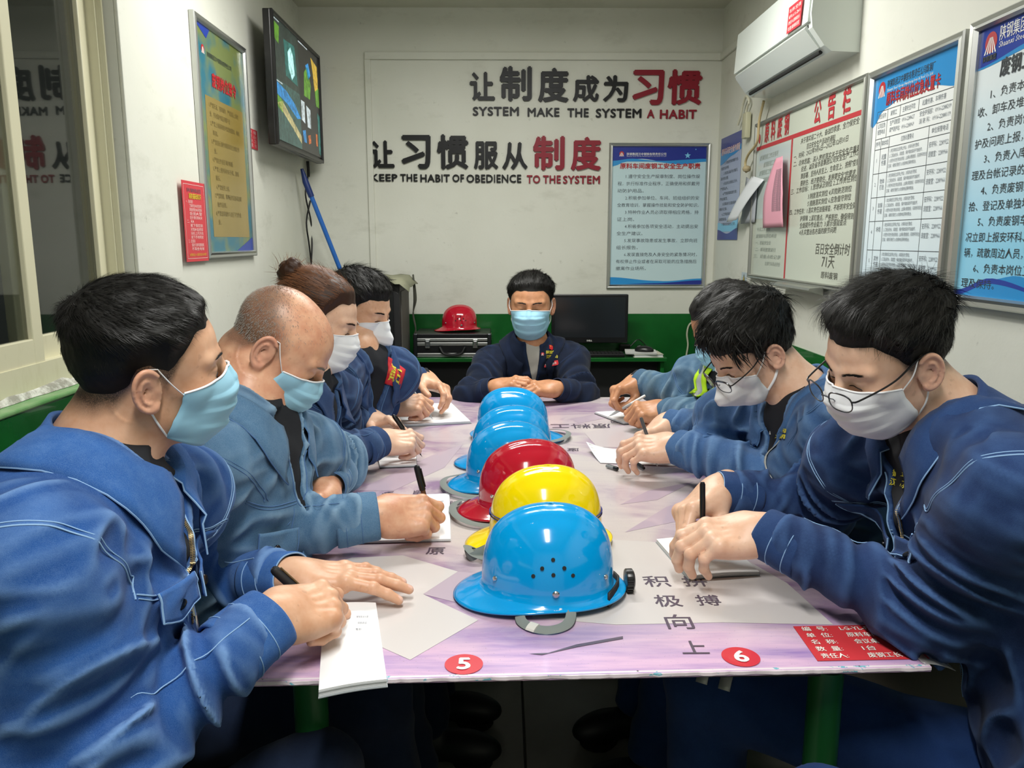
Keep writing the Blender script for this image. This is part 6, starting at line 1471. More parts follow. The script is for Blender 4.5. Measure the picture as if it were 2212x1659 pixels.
    g = lift
    SP = {'hang': [(.055, -.085, g), (.062, -.100, .010), (.060, -.122, .0045), (.040, -.146, .004), (.012, -.152, .004), (-.015, -.136, .005), (-.026, -.108, .012), (-.025, -.085, g)],
          'front': [(.05, -.085, g), (.09, -.115, .006), (.15, -.105, .008), (.185, -.06, .012), (.19, -.0, .014), (.17, .05, .012), (.12, .08, .01), (.06, .08, g)],
          'bundle': [(.06, -.06, g), (.12, -.09, .006), (.165, -.085, .014), (.178, -.06, .022), (.165, -.04, .012), (.18, -.05, .005), (.172, -.085, .010), (.14, -.07, .02), (.155, -.05, .006), (.18, -.075, .016)],
          'back': [(-.05, -.08, g), (-.10, -.11, .006), (-.15, -.09, .01), (-.165, -.02, .02), (-.13, .04, .012), (-.06, .08, g)]}
    if strap in SP:
        c = spline([np.array(p) * [S, -S, 1] for p in SP[strap]], 70); MB().tube(c, .0085, 8, flat=.14, up=(.2, .3, 1)).build('chin_strap', M['strap_grey'], e, True)
        if strap == 'hang': i = 22; MB().tube([c[i] + V(0, 0, .001), c[i + 6] + V(0, 0, .001)], .0098, 8, flat=.3, up=(.2, .3, 1)).build('buckle', M['buckle'], e)
    return e
def shellmat(name, c, spk='e8eef0', amt=.05):
    t = NT(name); o = t.obj(); sc = t.ramp(t.noise(42, 5, .75, o), (.665, 0.0), (.69, 1.0)); sc2 = t.ramp(t.noise(16, 6, .8, t.mapv(o, (1, 3, 1))), (.67, 0.0), (.69, 1.0)); col = t.mix(t.math('MAXIMUM', sc, sc2), s2l(c), s2l(spk))
    t.set(Base_Color=col, Roughness=.13, Specular_IOR_Level=.5, Coat_Weight=.4, Coat_Roughness=.05); return t.m
M['shell_blue'] = shellmat('shell_blue', '009be0'); M['shell_red'] = shellmat('shell_red', 'b8132c'); M['shell_yellow'] = shellmat('shell_yellow', 'ffe100', 'e8d020'); M['stripe_navy'] = plain('stripe_navy', '2a2f80', .4)
HM = [(1.335, 1192, 'shell_blue', 'nearest blue safety helmet with vent holes and black ratchet knob', 0, 'hang', True, None, math.pi + .05), (1.575, 1186, 'shell_yellow', 'yellow safety helmet with thin navy stripes between blue and red helmets', 0, 'bundle', False, 'stripe_navy', math.pi + .12),
      (1.79, 1146, 'shell_red', 'scuffed dark red safety helmet behind the yellow helmet', 0, 'front', False, None, math.pi + .20), (1.99, 1105, 'shell_blue', 'blue safety helmet right behind the red helmet, grey strap round its peak', 0, 'front', False, None, math.pi + .22),
      (2.19, 1108, 'shell_blue', 'second farthest blue safety helmet in the row', 0, None, False, None, math.pi + .18), (2.47, 1105, 'shell_blue', 'farthest blue safety helmet in the row, peak turned to the right', 0, 'front', False, None, -.15)]
for (y, px, m_, lb, _, stp, kb, sp_, rz) in HM:
    c = at(px, 700, 'y', y); helmet((c[0], y, TZ + .002), rz, M[m_], lb, strap=stp, knob=kb, stripe=M[sp_] if sp_ else None, S=.96 if y < 1.9 else .94)
# ------------------------------------------------------------------ notebooks, papers, pen cap
M['paper'] = plain('paper', 'f2f3f4', .6); M['paper_edge'] = plain('paper_edge', 'd4d6d8', .7); M['cover_black'] = plain('cover_black', '26282c', .5); M['cover_grey'] = plain('cover_grey', '9aa0a4', .5)
def notebook(P4, th, label, cover=True, lines=0, curve=0.0, zb=TZ + .001, txt=None, pages=6, name='notebook'):
    """P4: corners far-left, far-right, near-right, near-left (x, y)"""
    P4 = [np.array([p[0], p[1], 0.]) for p in P4]; c = sum(P4) / 4; e = empty(name, (c[0], c[1], zb), (0, 0, 0), label, 'notebook' if name == 'notebook' else 'paper')
    q = lambda a, b: (P4[0] * (1 - a) + P4[1] * a) * (1 - b) + (P4[3] * (1 - a) + P4[2] * a) * b - c
    def slab(nm, z0, z1, m, g=0.0, mx=14):
        G0 = [[q(-g + (1 + 2 * g) * i / mx, -g + (1 + 2 * g) * j / 4) + V(0, 0, z1 + curve * math.sin(math.pi * i / mx)) for j in range(5)] for i in range(mx + 1)]; G = np.array(G0)
        v = np.concatenate([G.reshape(-1, 3), (G - V(0, 0, z1 - z0)).reshape(-1, 3)]); nn = (mx + 1) * 5; fs = []
        for i in range(mx):
            for j in range(4): a = i * 5 + j; fs += [(a, a + 1, a + 6, a + 5)[::-1], (nn + a, nn + a + 5, nn + a + 6, nn + a + 1)[::-1]]
            a = i * 5; fs += [(a, a + 5, nn + a + 5, nn + a)[::-1], (a + 4, nn + a + 4, nn + a + 9, a + 9)[::-1]]
        for j in range(4): a = j; b = mx * 5 + j; fs += [(a, nn + a, nn + a + 1, a + 1)[::-1], (b, b + 1, nn + b + 1, nn + b)[::-1]]
        return mkobj(nm, v, fs, m, e, smooth=False)
    if cover: slab('cover', 0, .0012, M['cover_black'] if cover is True else cover, .008)
    k = max(1, pages)
    for i in range(k): slab('page', .0014 + (th - .0014) * i / k, .0014 + (th - .0014) * (i + .82) / k, M['paper'] if i == k - 1 else M['paper_edge'], -.002 * ((i * 7) % 3))
    if txt:
        F = Flat(P4[0] + V(0, 0, zb + th + .0005), P4[1] - P4[0], P4[3] - P4[0], np.linalg.norm(P4[1] - P4[0]), np.linalg.norm(P4[3] - P4[0])); F.N = np.array([0, 0, 1.])
        for (s_, u, d_, h, ww) in txt: F.text('ink_blue', s_, u * F.W, d_ * F.H, h, w=ww * F.W, n=curve * .9)
        F.build(e, M, dict(ink_blue='handwriting'))
    return e
M['ink_blue'] = plain('ink_blue', '6a7486', .6)
g = lambda px, py, z=TZ + .008: at(px, py, 'z', z)
notebook([g(700, 1305, TZ + .012), g(812, 1302, TZ + .012), g(836, 1468, TZ + .012), g(688, 1492, TZ + .012)], .012, 'white notepad overhanging the near table edge under the nearest left writing hand', cover=M['cover_grey'], curve=.002, txt=[('安全会议记录', .62, .22, .006, .22), ('班前讲话', .64, .30, .006, .16), ('签到', .60, .38, .006, .1)], pages=5)
notebook([g(777, 1073), g(971, 1064), g(974, 1163), g(760, 1168)], .006, 'open white writing pad in front of the balding man', cover=False, txt=[('会议内容', .62, .16, .006, .18), ('安全第一', .62, .28, .006, .18), ('责任落实', .62, .40, .006, .18), ('严格管理', .78, .22, .006, .14)], pages=3)
notebook([g(812, 960), g(898, 952), g(900, 1003), g(820, 1006)], .006, 'small dark covered notebook under the hands of the woman', pages=3)
notebook([g(800, 876), g(975, 870), g(1017, 910), g(818, 920)], .008, 'open notebook with raised page under the farthest left man', cover=M['cover_grey'], txt=[('工作安排记录', .60, .30, .005, .25), ('今日重点', .55, .5, .005, .18), ('安全检查', .58, .7, .005, .2)], pages=3)
notebook([g(1285, 890), g(1388, 884), g(1440, 905), g(1348, 913)], .008, 'small open notebook with black cover by the vest wearer', txt=[('记录', .3, .4, .006, .2)], pages=3)
notebook([g(1418, 1165), g(1560, 1160), g(1640, 1235), g(1488, 1245)], .008, 'white notebook with grey cover under the nearest right hands', pages=4, cover=M['cover_grey'], curve=.003)
# loose sheet with lifted corner, pen cap, old paper
P4 = [g(1266, 953, TZ + .03), g(1440, 968, TZ + .002), g(1500, 1008, TZ + .002), g(1297, 1000, TZ + .002)]; Gd = np.zeros((10, 8, 3))
for i in range(10):
    for j in range(8):
        a, b = i / 9, j / 7; Gd[i, j] = (P4[0] * (1 - a) + P4[1] * a) * (1 - b) + (P4[3] * (1 - a) + P4[2] * a) * b
        Gd[i, j, 2] = TZ + .0022 + .026 * max(0, 1 - a * 2.2) ** 2 * (1 - b) ** 1.5
v_, f_ = sheet(Gd, .0005); e = mkobj('loose_sheet', v_, f_, M['paper']); ctr = Gd.mean((0, 1)); origin(e, (ctr[0], ctr[1], TZ)); tag(e, 'loose white printed sheet with lifted corner on the right half of the table', 'paper')
F = Flat((P4[0][0], P4[0][1], TZ + .003), P4[1] - P4[0], P4[3] - P4[0], .26, .18); F.O[2] = TZ + .003; F.U = nrm(V(*F.U[:2], 0)); F.D = nrm(V(*F.D[:2], 0)); F.N = np.array([0, 0, 1.])
for i, s_ in enumerate(('姓名', '一、学习内容', '二、考核项目', '三、评语')): F.text('ink_blue', s_, .14, .05 + .025 * i, .006, w=.05, n=.0002)
for k, mbk in [(a_, m_) for a_, l_ in F.ink.items() for m_ in l_]: o = mbk.build('printed_text', M[k], None); o.parent = e; o.matrix_parent_inverse = Matrix.Translation(e.location).inverted()
c = at(1322, 1010, 'z', TZ + .006); e = empty('pen_cap', (c[0], c[1], TZ + .0065), (0, math.pi / 2, -.9), 'loose clear and dark pen cap lying by the loose sheet', 'pen cap'); M['clear_grey'] = plain('clear_grey', '8a8d8c', .15); MB().lathe([(.0048, -.02), (.0052, -.018), (.0050, .014), (.0046, .02), (.002, .021)], n=16).build('cap_body', M['clear_grey'], e, True); MB().lathe([(.0056, .008), (.0058, .010), (.0056, .0205), (.002, .0215)], n=16).build('cap_tip', M['black_plastic'], e, True); MB().box(-.0065, -.005, -.0012, .0012, -.016, .016).build('clip', M['clear_grey'], e)
# ------------------------------------------------------------------ desk at the back with its things
DX0, DX1, DY0, DY1 = -.49, .885, 4.23, YB - .008
e = empty('back_desk', ((DX0 + DX1) / 2, (DY0 + DY1) / 2, 0), (0, 0, 0), 'low dark desk with green painted top against the back wall', 'desk')
reparent(MB().box(DX0, DX1, DY0, DY1, TZ - .022, TZ, .003).build('desktop', M['green'], None), e)
reparent(MB().box(DX0 + .01, DX0 + .03, DY0 + .03, DY1, 0, TZ - .022).build('side_panel', M['black_matte'], None), e); reparent(MB().box(DX1 - .03, DX1 - .01, DY0 + .03, DY1, 0, TZ - .022).build('side_panel', M['green'], None), e); reparent(MB().box(DX0 + .03, DX1 - .03, DY0 + .12, DY0 + .135, .12, TZ - .022).build('modesty_panel', M['black_matte'], None), e)
# server cabinet
X1 = -.506; e = empty('equipment_cabinet', (-.78, 4.25, 0), (0, 0, 0), 'tall black equipment cabinet in the back left corner', 'cabinet'); ct = 1.18
reparent(MB().box(XL + .02, X1, 3.96, 4.35, .03, ct, .004).build('body', M['black_matte'], None), e); mb = MB(); mb.box(XL + .05, X1 - .03, 3.945, 3.96, .06, ct - .04, .003); reparent(mb.build('door', M['black_plastic'], None), e)
mb = MB()
for i in range(26): mb.box(XL + .10, X1 - .08, 3.941, 3.946, .14 + i * .037, .152 + i * .037)
reparent(mb.build('vent_slats', M['steel_dark'], None), e)['kind'] = 'stuff'; reparent(MB().box(X1 - .001, X1 + .004, 4.00, 4.32, .10, ct - .06, .002).build('side_panel', plain('cab_side', '55544e', .6), None), e)
for x in (XL + .06, X1 - .05):
    for y in (4.0, 4.3): reparent(MB().lathe([(.02, 0), (.02, .03)], (x, y, 0), 12).build('caster', M['black_matte'], None), e)
Gd = np.zeros((14, 10, 3))
for i in range(14):
    for j in range(10): a, b = i / 13, j / 9; x = XL + .04 + (X1 + .05 - XL - .04) * a; y = 3.93 + .43 * b; Gd[i, j] = (x, y, ct + .008 + .004 * math.sin(i * 2.1 + j) - (max(0, x - X1) * .9 + max(0, 3.955 - y) * 1.0))
v_, f_ = sheet(Gd, .002); o = mkobj('dust_cloth', v_, f_, plain('dust_cloth', '8f9078', .8)); origin(o, (-.78, 4.25, ct)); tag(o, 'greenish cloth draped over the black equipment cabinet', 'cloth')
mb = MB()
for k in range(3): mb.tube(spline([(X1 + .030, 4.30 + k * .01, ct + .01), (X1 + .035 + .006 * k, 4.28, ct - .12), (X1 + .028, 4.30 - k * .01, ct - .2), (X1 + .040, 4.29, ct - .28), (X1 + .024 + .008 * k, 4.30, ct - .32)], 30), .0035, 6)
o = mb.build('hanging_cable', plain('cable_dirty', '4a4a40', .7), None, True); origin(o, (X1 + .03, 4.3, ct - .32)); tag(o, 'tangled dark cables hanging down the side of the black cabinet', 'cable')
o = MB().tube([(X1 - .075, 3.925, .003), (X1 - .070, 3.93, 1.02)], .006, 8).build('thin_rod', plain('cyan_rod', '3f9fc0', .4), None, True); origin(o, (X1 - .075, 3.925, .003)); tag(o, 'thin cyan rod standing against the black cabinet', 'rod')
# aluminium case with red helmet
cx0, cx1 = -.475, -.06; cz = TZ; yy0, yy1 = DY0 + .02, DY0 + .30; e = empty('tool_case', ((cx0 + cx1) / 2, (yy0 + yy1) / 2, TZ), (0, 0, 0), 'black case with aluminium edges lying on the back desk', 'case')
reparent(MB().box(cx0 + .004, cx1 - .004, yy0 + .004, yy1 - .004, cz + .002, cz + .128, .004).build('case_body', M['black_plastic'], None), e)
for z0, z1 in ((cz + .003, cz + .024), (cz + .064, cz + .082), (cz + .088, cz + .104)): reparent(MB().box(cx0, cx1, yy0, yy1, z0, z1, .003).build('aluminium_band', M['alu'], None), e)
for x_ in (cx0 - .002, cx1 - .022): reparent(MB().box(x_, x_ + .024, yy0 - .002, yy0 + .02, cz + .0, cz + .13, .006).build('corner_guard', M['steel_dark'], None), e)
for x in (cx0 + .075, cx1 - .085): reparent(MB().box(x - .014, x + .014, yy0 - .008, yy0, cz + .052, cz + .098, .003).box(x - .009, x + .009, yy0 - .012, yy0 - .006, cz + .070, cz + .090, .002).build('latch', M['steel'], None), e)
reparent(MB().tube(spline([(cx0 + .14, yy0 - .004, cz + .058), (cx0 + .165, yy0 - .010, cz + .022), (cx0 + .25, yy0 - .010, cz + .022), (cx0 + .275, yy0 - .004, cz + .058)], 20), .008, 8).build('handle', M['black_plastic'], None, True), e)
c = at(994, 720, 'y', DY0 + .17); helmet((c[0], DY0 + .17, TZ + .129), math.pi + .15, M['shell_red'], 'red safety helmet on top of the aluminium edged case', strap=None, S=.80)
# monitor, keyboard, notebook pile, mouse
e = empty('computer_monitor', (.38, 4.40, TZ), (0, 0, 0), 'black computer monitor switched off on the back desk', 'monitor'); my = 4.37; ml = at(1192, 640, 'y', my)[0]; mr = at(1358, 640, 'y', my)[0]; mt = at(1300, 636, 'y', my)[2]; mz = at(1300, 741, 'y', my)[2]
reparent(MB().box(ml, mr, my, my + .035, mz, mt, .004).build('housing', M['black_plastic'], None), e); reparent(MB().box(ml + .016, mr - .016, my - .0015, my + .001, mz + .030, mt - .016).build('screen', plain('off_screen', '24272a', .12), None), e)
Fm = Flat((ml, my - .0015, mt), (1, 0, 0), (0, 0, -1), mr - ml, mt - mz); Fm.text('white_ink', 'DELL', .5 * Fm.W, Fm.H - .010, .009, w=.030, off=.03, align='c', n=.0008); Fm.build(e, M, dict(white_ink='lettering'))
reparent(MB().box(.34, .42, my + .035, my + .06, TZ + .01, mz + .12, .004).build('stand', M['black_plastic'], None), e); reparent(MB().box(.28, .48, my - .05, my + .11, TZ, TZ + .012, .004).build('stand_base', M['black_plastic'], None), e)
e = empty('keyboard', (.50, 4.29, TZ), (0, 0, 0), 'black keyboard on the back desk in front of the monitor', 'keyboard'); k0, k1 = .28, .66
reparent(MB().box(k0, k1, 4.245, 4.335, TZ + .001, TZ + .018, .004).build('base', M['black_plastic'], None), e); mb = MB()
for r_ in range(5):
    for c_ in range(18): mb.box(k0 + .012 + c_ * .0202, k0 + .029 + c_ * .0202, 4.252 + r_ * .016, 4.265 + r_ * .016, TZ + .017, TZ + .023)
reparent(mb.build('keys', M['black_matte'], None), e)['kind'] = 'stuff'
for i, (x0, x1, z0, z1, cc, rz, lb) in enumerate(((.705, .865, TZ, TZ + .016, 'c9c8b4', .05, 'thick cream notebook at the bottom of the pile on the back desk'), (.672, .84, TZ + .0165, TZ + .024, 'd8d9d4', -.12, 'thin white notebook on top of the pile on the back desk'))):
    e = empty('notebook', ((x0 + x1) / 2, 4.32, z0), (0, 0, rz), lb, 'notebook'); w2 = (x1 - x0) / 2; MB().box(-w2, w2, -.075, .075, 0, .0015).box(-w2, w2, -.075, .075, z1 - z0 - .0015, z1 - z0).build('cover', plain('nb_cover%d' % i, cc, .6), e); MB().box(-w2 + .003, w2 - .003, -.072, .072, .0015, z1 - z0 - .0015).build('page', M['paper_edge'], e)
def ms(p): return smax(ell(p, (0, 0, .006), (.030, .052, .026)), -p[:, 2], .003)
v, q = mesh_sdf(ms, (-.04, -.06, -.01), (.04, .06, .04), .003); e = mkobj('computer_mouse', v, q, M['black_plastic']); e.location = (.772, 4.30, TZ + .0245); e.rotation_euler = (0, 0, 1.2); tag(e, 'black computer mouse on top of the notebook pile', 'mouse'); MB().tube([(0, .02, .0305), (0, .038, .025)], .003, 8).build('scroll_wheel', M['steel_dark'], e, True)
o = MB().tube(spline([at(x, y, 'y', YB - .012) for x, y in ((1505, 694), (1490, 700), (1484, 720), (1486, 745), (1482, 775), (1484, 800))], 30), .005, 8).build('wall_cord', plain('cord_white', 'bfc2a8', .6), None, True); origin(o, at(1484, 800, 'y', YB - .012)); tag(o, 'cream cord looping down the green back wall on the right', 'cord')
e = empty('charger', (.70, YB - .05, TZ), (0, 0, 0), 'small black charger brick standing behind the notebook pile', 'charger'); reparent(MB().box(.67, .73, YB - .07, YB - .03, TZ, TZ + .035, .004).build('case', M['black_plastic'], None), e); reparent(MB().tube(spline([(.73, YB - .05, TZ + .02), (.78, YB - .04, TZ + .06), (.83, YB - .03, TZ + .02), (.86, YB - .04, TZ + .004)], 16), .003, 6).build('lead', M['black_plastic'], None, True), e)
# benches the people sit on
M['bench_wood'] = plain('bench_wood', '3a342c', .7)
for (x0, x1, y0, y1, lb) in ((-.90, -.48, .55, 2.75, 'long dark wooden bench along the left side of the table'), (.74, 1.14, .70, 2.75, 'long dark wooden bench along the right side of the table'), (-.12, .36, 3.48, 3.85, 'small dark wooden stool at the far end of the table')):
    e = empty('bench' if 'bench' in lb else 'stool', ((x0 + x1) / 2, (y0 + y1) / 2, 0), (0, 0, 0), lb, 'bench' if 'bench' in lb else 'stool'); reparent(MB().box(x0, x1, y0, y1, .385, .42, .004).build('seat', M['bench_wood'], None), e)
    for x in (x0 + .04, x1 - .04):
        for y in (y0 + .06, y1 - .06): reparent(MB().box(x - .02, x + .02, y - .02, y + .02, 0, .385).build('leg', M['bench_wood'], None), e)
# ------------------------------------------------------------------ the eight people round the table
DOWN = (0, 0, -1)
PEOPLE = {}
def tiltup(f, side): pass
# 1: near left
PEOPLE['m1'] = dict(hs=.925, wrinkle=1.15, label='man nearest on the left, blue surgical mask, short black hair, bright blue denim jacket', h=.0026, hj=.0046,
  head=atz(322, 792, 1.10), rot=(28, 4, -14), neck=atz(222, 985, 1.10), sr=atz(72, 1205, .88), sl=atz(385, 1060, 1.29), pelvis=(-.62, .80, .52),
  rh=dict(c=at(682, 1368, 'z', .79), f=(.75, .70, -.12), u=(.22, -.45, .85), pose='write', pole=(-.2, -.9, -.6), z=.766, e=(-.475, .86, .765)),
  lh=dict(c=at(725, 1270, 'z', .775), f=(.985, .10, -.05), u=(0.05, -.05, 1), pose='flat', pole=(-.3, .6, -.8), z=.754),
  knees=[(-.28, .78, .53), (-.30, 1.12, .53)], feet=[(-.22, .86, .06), (-.25, 1.16, .06)],
  skin=M['skin_warm'], cloth=M['denim_bright'], cloth2=M['denim_bright2'], thread=M['thread'], trousers=M['trouser_dark'], v=(.050, .16), vshift=.01, zip=True, flaps=((.095, -.125), (-.088, -.140)),
  hair=dict(fade=.019, top=.016, side=.0035, n=10000, wd=.0004, len=1.1, lift=.28, front=.004, comb=(0, .9, 0)), hairm=M['hair_black'], strandm=M['hair_strand'], mask='surg', maskm=M['mask_blue'], seed=1, collar=1.15, bulk=.98, face=dict(jaw=1.08), neckr=.058)
# 2: bald
PEOPLE['m2'] = dict(hs=.985, label='second man on the left, balding grey stubbled head, blue surgical mask, faded denim jacket', h=.0028, hj=.0050,
  head=atz(600, 750, 1.58), rot=(4, 42, 0), neck=atz(530, 878, 1.55), sr=atz(440, 1010, 1.38), sl=atz(665, 965, 1.78), pelvis=(-.66, 1.42, .52),
  rh=dict(c=at(893, 1142, 'z', .79), f=(.97, .25, -.05), u=(.15, -.62, .75), pose='write', pole=(-.3, -.6, -.5), z=.762, e=at(428, 1165, 'z', .81)),
  lh=dict(c=at(672, 1112, 'z', .80), f=(-.20, -.96, .0), u=(-.1, .1, .98), pose='fist', pole=(-.1, .9, -.4), z=.765, e=at(722, 1000, 'z', .83)),
  knees=[(-.26, 1.38, .53), (-.28, 1.62, .53)], feet=[(-.18, 1.40, .06), (-.20, 1.64, .06)],
  skin=M['skin_rosy'], cloth=M['denim_faded'], cloth2=M['denim_faded2'], thread=M['thread_dim'], trousers=M['trouser_dark'], v=(.040, .15), flaps=((.085, -.185), (-.085, -.185)),
  bald=True, hair=dict(n=7000, wd=.00045), hairm=M['hair_grey'], mask='surg', maskm=M['mask_blue'], seed=2, bulk=1.08, face=dict(jaw=1.12, w=1.02), fat=1.1, neckr=.062)
# 3: woman
PEOPLE['w3'] = dict(hs=.98, label='woman on the left with brown hair in a bun and white face mask', h=.0034, hj=.0060, S=1.0,
  head=atz(684, 692, 2.04), rot=(-2, 22, 0), neck=atz(655, 805, 2.02), sr=atz(605, 880, 1.90), sl=atz(722, 835, 2.22), pelvis=(-.68, 1.95, .52),
  rh=dict(c=at(872, 970, 'z', .80), f=(.95, .30, -.05), u=(.1, -.55, .8), pose='write', pole=(-.3, -.6, -.6), z=.766, e=at(690, 1005, 'z', .82)),
  lh=dict(c=at(838, 940, 'z', .80), f=(.85, -.45, .0), u=(.2, .2, .9), pose='rest', pole=(-.2, .8, -.5), z=.765, e=at(722, 915, 'z', .85)),
  knees=[(-.28, 1.92, .53), (-.28, 2.12, .53)], feet=[(-.20, 1.94, .06), (-.20, 2.12, .06)],
  skin=M['skin_fair'], cloth=M['denim_navy'], cloth2=M['denim_navy2'], thread=M['thread_dim'], trousers=M['trouser_dark'], v=(.035, .14), flaps=((.08, -.16),),
  hair=dict(top=.012, side=.009, n=5000, wd=.0005, len=2.2, lift=.08, comb=(0, -1.2, .2), whorl=(0, .09, .05), mess=.12, drop=.0, rough=.5, curl=.05), bun=True, hairm=M['hair_brown'], strandm=M['hair_brown_strand'], mask='surg', maskm=M['mask_cloth'], seed=3, bulk=.92, face=dict(jaw=.9, w=.96), fat=.95, neckr=.046)
# 4: man behind woman
PEOPLE['m4'] = dict(hs=.93, label='farthest man on the left with a red armband, black hair and pointed white mask', h=.0036, hj=.0060,
  head=atz(777, 672, 2.46), rot=(-24, 19, 0), neck=atz(770, 762, 2.42), sr=atz(716, 806, 2.26), sl=atz(856, 800, 2.54), pelvis=(-.62, 2.50, .52),
  rh=dict(c=at(893, 890, 'z', .80), f=(.97, .10, -.05), u=(.15, -.55, .8), pose='write', pole=(-.3, -.7, -.5), z=.766, e=at(745, 900, 'z', .82)),
  lh=dict(c=at(946, 864, 'z', .81), f=(.72, -.62, -.25), u=(.5, .1, .85), pose='rest', pole=(-.1, .9, -.3), z=.768, e=at(832, 842, 'z', .85)),
  knees=[(-.26, 2.45, .53), (-.26, 2.66, .53)], feet=[(-.18, 2.48, .06), (-.18, 2.68, .06)],
  skin=M['skin_warm'], cloth=M['denim_navy'], cloth2=M['denim_navy2'], thread=M['thread_dim'], trousers=M['trouser_dark'], v=(.035, .13), flaps=((.08, -.17), (-.08, -.17)), liner='rl',
  hair=dict(top=.024, side=.007, n=4500, wd=.0006, len=1.3, lift=.3, front=.004, comb=(0, .9, 0), fringe=.012), hairm=M['hair_black'], strandm=M['hair_strand'], mask='kn', maskm=M['mask_cloth'], seed=4, collar_lift=-.012, strap=.0028)
# 5: man at the head of the table
PEOPLE['m5'] = dict(label='man at the far end of the table with hands clasped and blue surgical mask', h=.0036, hj=.0060, S=1.0, hs=1.03,
  head=atz(1147, 660, 3.32), rot=(-96, 8, 0), neck=atz(1150, 745, 3.36), sr=atz(1062, 785, 3.38), sl=atz(1234, 778, 3.38), pelvis=(.12, 3.62, .54),
  rh=dict(c=at(1104, 832, 'y', 3.02), f=(.86, -.30, .28), u=(-.2, -.25, 1), pose='clasp', cb=-.012, pole=(-.8, .2, -.6), s=.94, e=at(1018, 858, 'y', 3.12)),
  lh=dict(c=at(1166, 842, 'y', 3.00), f=(-.86, -.30, .10), u=(.2, -.35, .9), pose='clasp', cb=-.012, pole=(.8, .2, -.6), s=.94, e=at(1256, 858, 'y', 3.12)),
  knees=[(-.02, 3.22, .52), (.26, 3.22, .52)], feet=[(-.02, 3.25, .06), (.26, 3.25, .06)],
  skin=M['skin_tan'], cloth=M['denim_deep'], cloth2=M['denim_deep2'], thread=M['thread_dark'], trousers=M['trouser_dark'], v=(.017, .085), shirt=M['shirt_white'], flaps=((.09, -.175), (-.09, -.175)),
  hair=dict(top=.018, side=.006, n=7000, wd=.0005, len=1.2, lift=.3, mess=.3, comb=(0, .9, 0), fringe=.004), hairm=M['hair_black'], strandm=M['hair_strand'], mask='surg', maskm=M['mask_blue'], seed=5, bulk=1.12, fat=1.1, wrinkle=.75, face=dict(w=1.05, jaw=1.12))
# 6: man with vest, far right
PEOPLE['m6'] = dict(hs=1.0, label='farthest man on the right in a lime safety vest over pale denim', h=.0036, hj=.0060,
  head=atz(1572, 704, 2.42), rot=(178, 36, 0), neck=atz(1600, 792, 2.42), sr=atz(1502, 812, 2.66), sl=atz(1645, 850, 2.32), pelvis=(.98, 2.50, .52),
  rh=dict(c=at(1343, 866, 'z', .82), f=(-.86, -.42, -.28), u=(-.30, .1, .95), pose='write', pole=(.2, .9, -.2), z=.785, e=at(1490, 862, 'z', .85)),
  lh=dict(c=at(1392, 902, 'z', .80), f=(-.98, -.10, 0), u=(-.1, -.45, .85), pose='fist', pole=(.3, -.6, -.5), z=.762, e=at(1520, 915, 'z', .82)),
  knees=[(.48, 2.70, .53), (.48, 2.45, .53)], feet=[(.42, 2.72, .06), (.42, 2.48, .06)],
  skin=M['skin_tan'], cloth=M['denim_pale'], cloth2=M['denim_pale'], thread=M['thread_dim'], trousers=M['trouser_dark'], v=(.035, .12), liner='rl',
  hair=dict(fade=.02, top=.014, side=.004, n=4500, wd=.0006, len=1.0, lift=.3, comb=(0, .9, 0)), hairm=M['hair_black'], strandm=M['hair_strand'], mask='surg', maskm=M['mask_blue'], seed=6)
# 7: middle right, glasses
PEOPLE['m7'] = dict(hs=.925, label='middle man on the right with shaggy black hair, black glasses and pointed white mask', h=.0030, hj=.0054,
  head=atz(1624, 756, 1.84), rot=(194, 38, 6), neck=atz(1740, 862, 1.86), sr=atz(1565, 900, 2.08), sl=atz(1815, 925, 1.62), pelvis=(.98, 1.86, .52),
  rh=dict(c=at(1403, 960, 'z', .81), f=(-.80, -.52, -.25), u=(-.35, .25, .85), pose='write', pole=(.2, .9, -.2), z=.768, e=at(1590, 950, 'z', .84)),
  lh=dict(c=at(1400, 1006, 'z', .79), f=(-.97, .10, -.05), u=(-.15, -.45, .85), pose='rest', pole=(.3, -.6, -.5), z=.758, e=at(1700, 1050, 'z', .82)),
  knees=[(.46, 2.02, .53), (.46, 1.80, .53)], feet=[(.38, 2.04, .06), (.38, 1.82, .06)],
  skin=M['skin_fair'], cloth=M['denim_mid'], cloth2=M['denim_mid2'], thread=M['thread_dim'], trousers=M['trouser_blue'], v=(.036, .14), flaps=((-.085, -.18), (.085, -.18)),
  hair=dict(top=.030, side=.013, n=8000, wd=.0006, len=1.5, lift=.25, front=.004, comb=(.3, .9, 0), fringe=.020, drop=.010, mess=.3, curl=.6, locks=260, lock_len=.060, part=-.1), hairm=M['hair_black'], strandm=M['hair_strand'], mask='kn', maskm=M['mask_cloth'], seed=7, strap=.003)
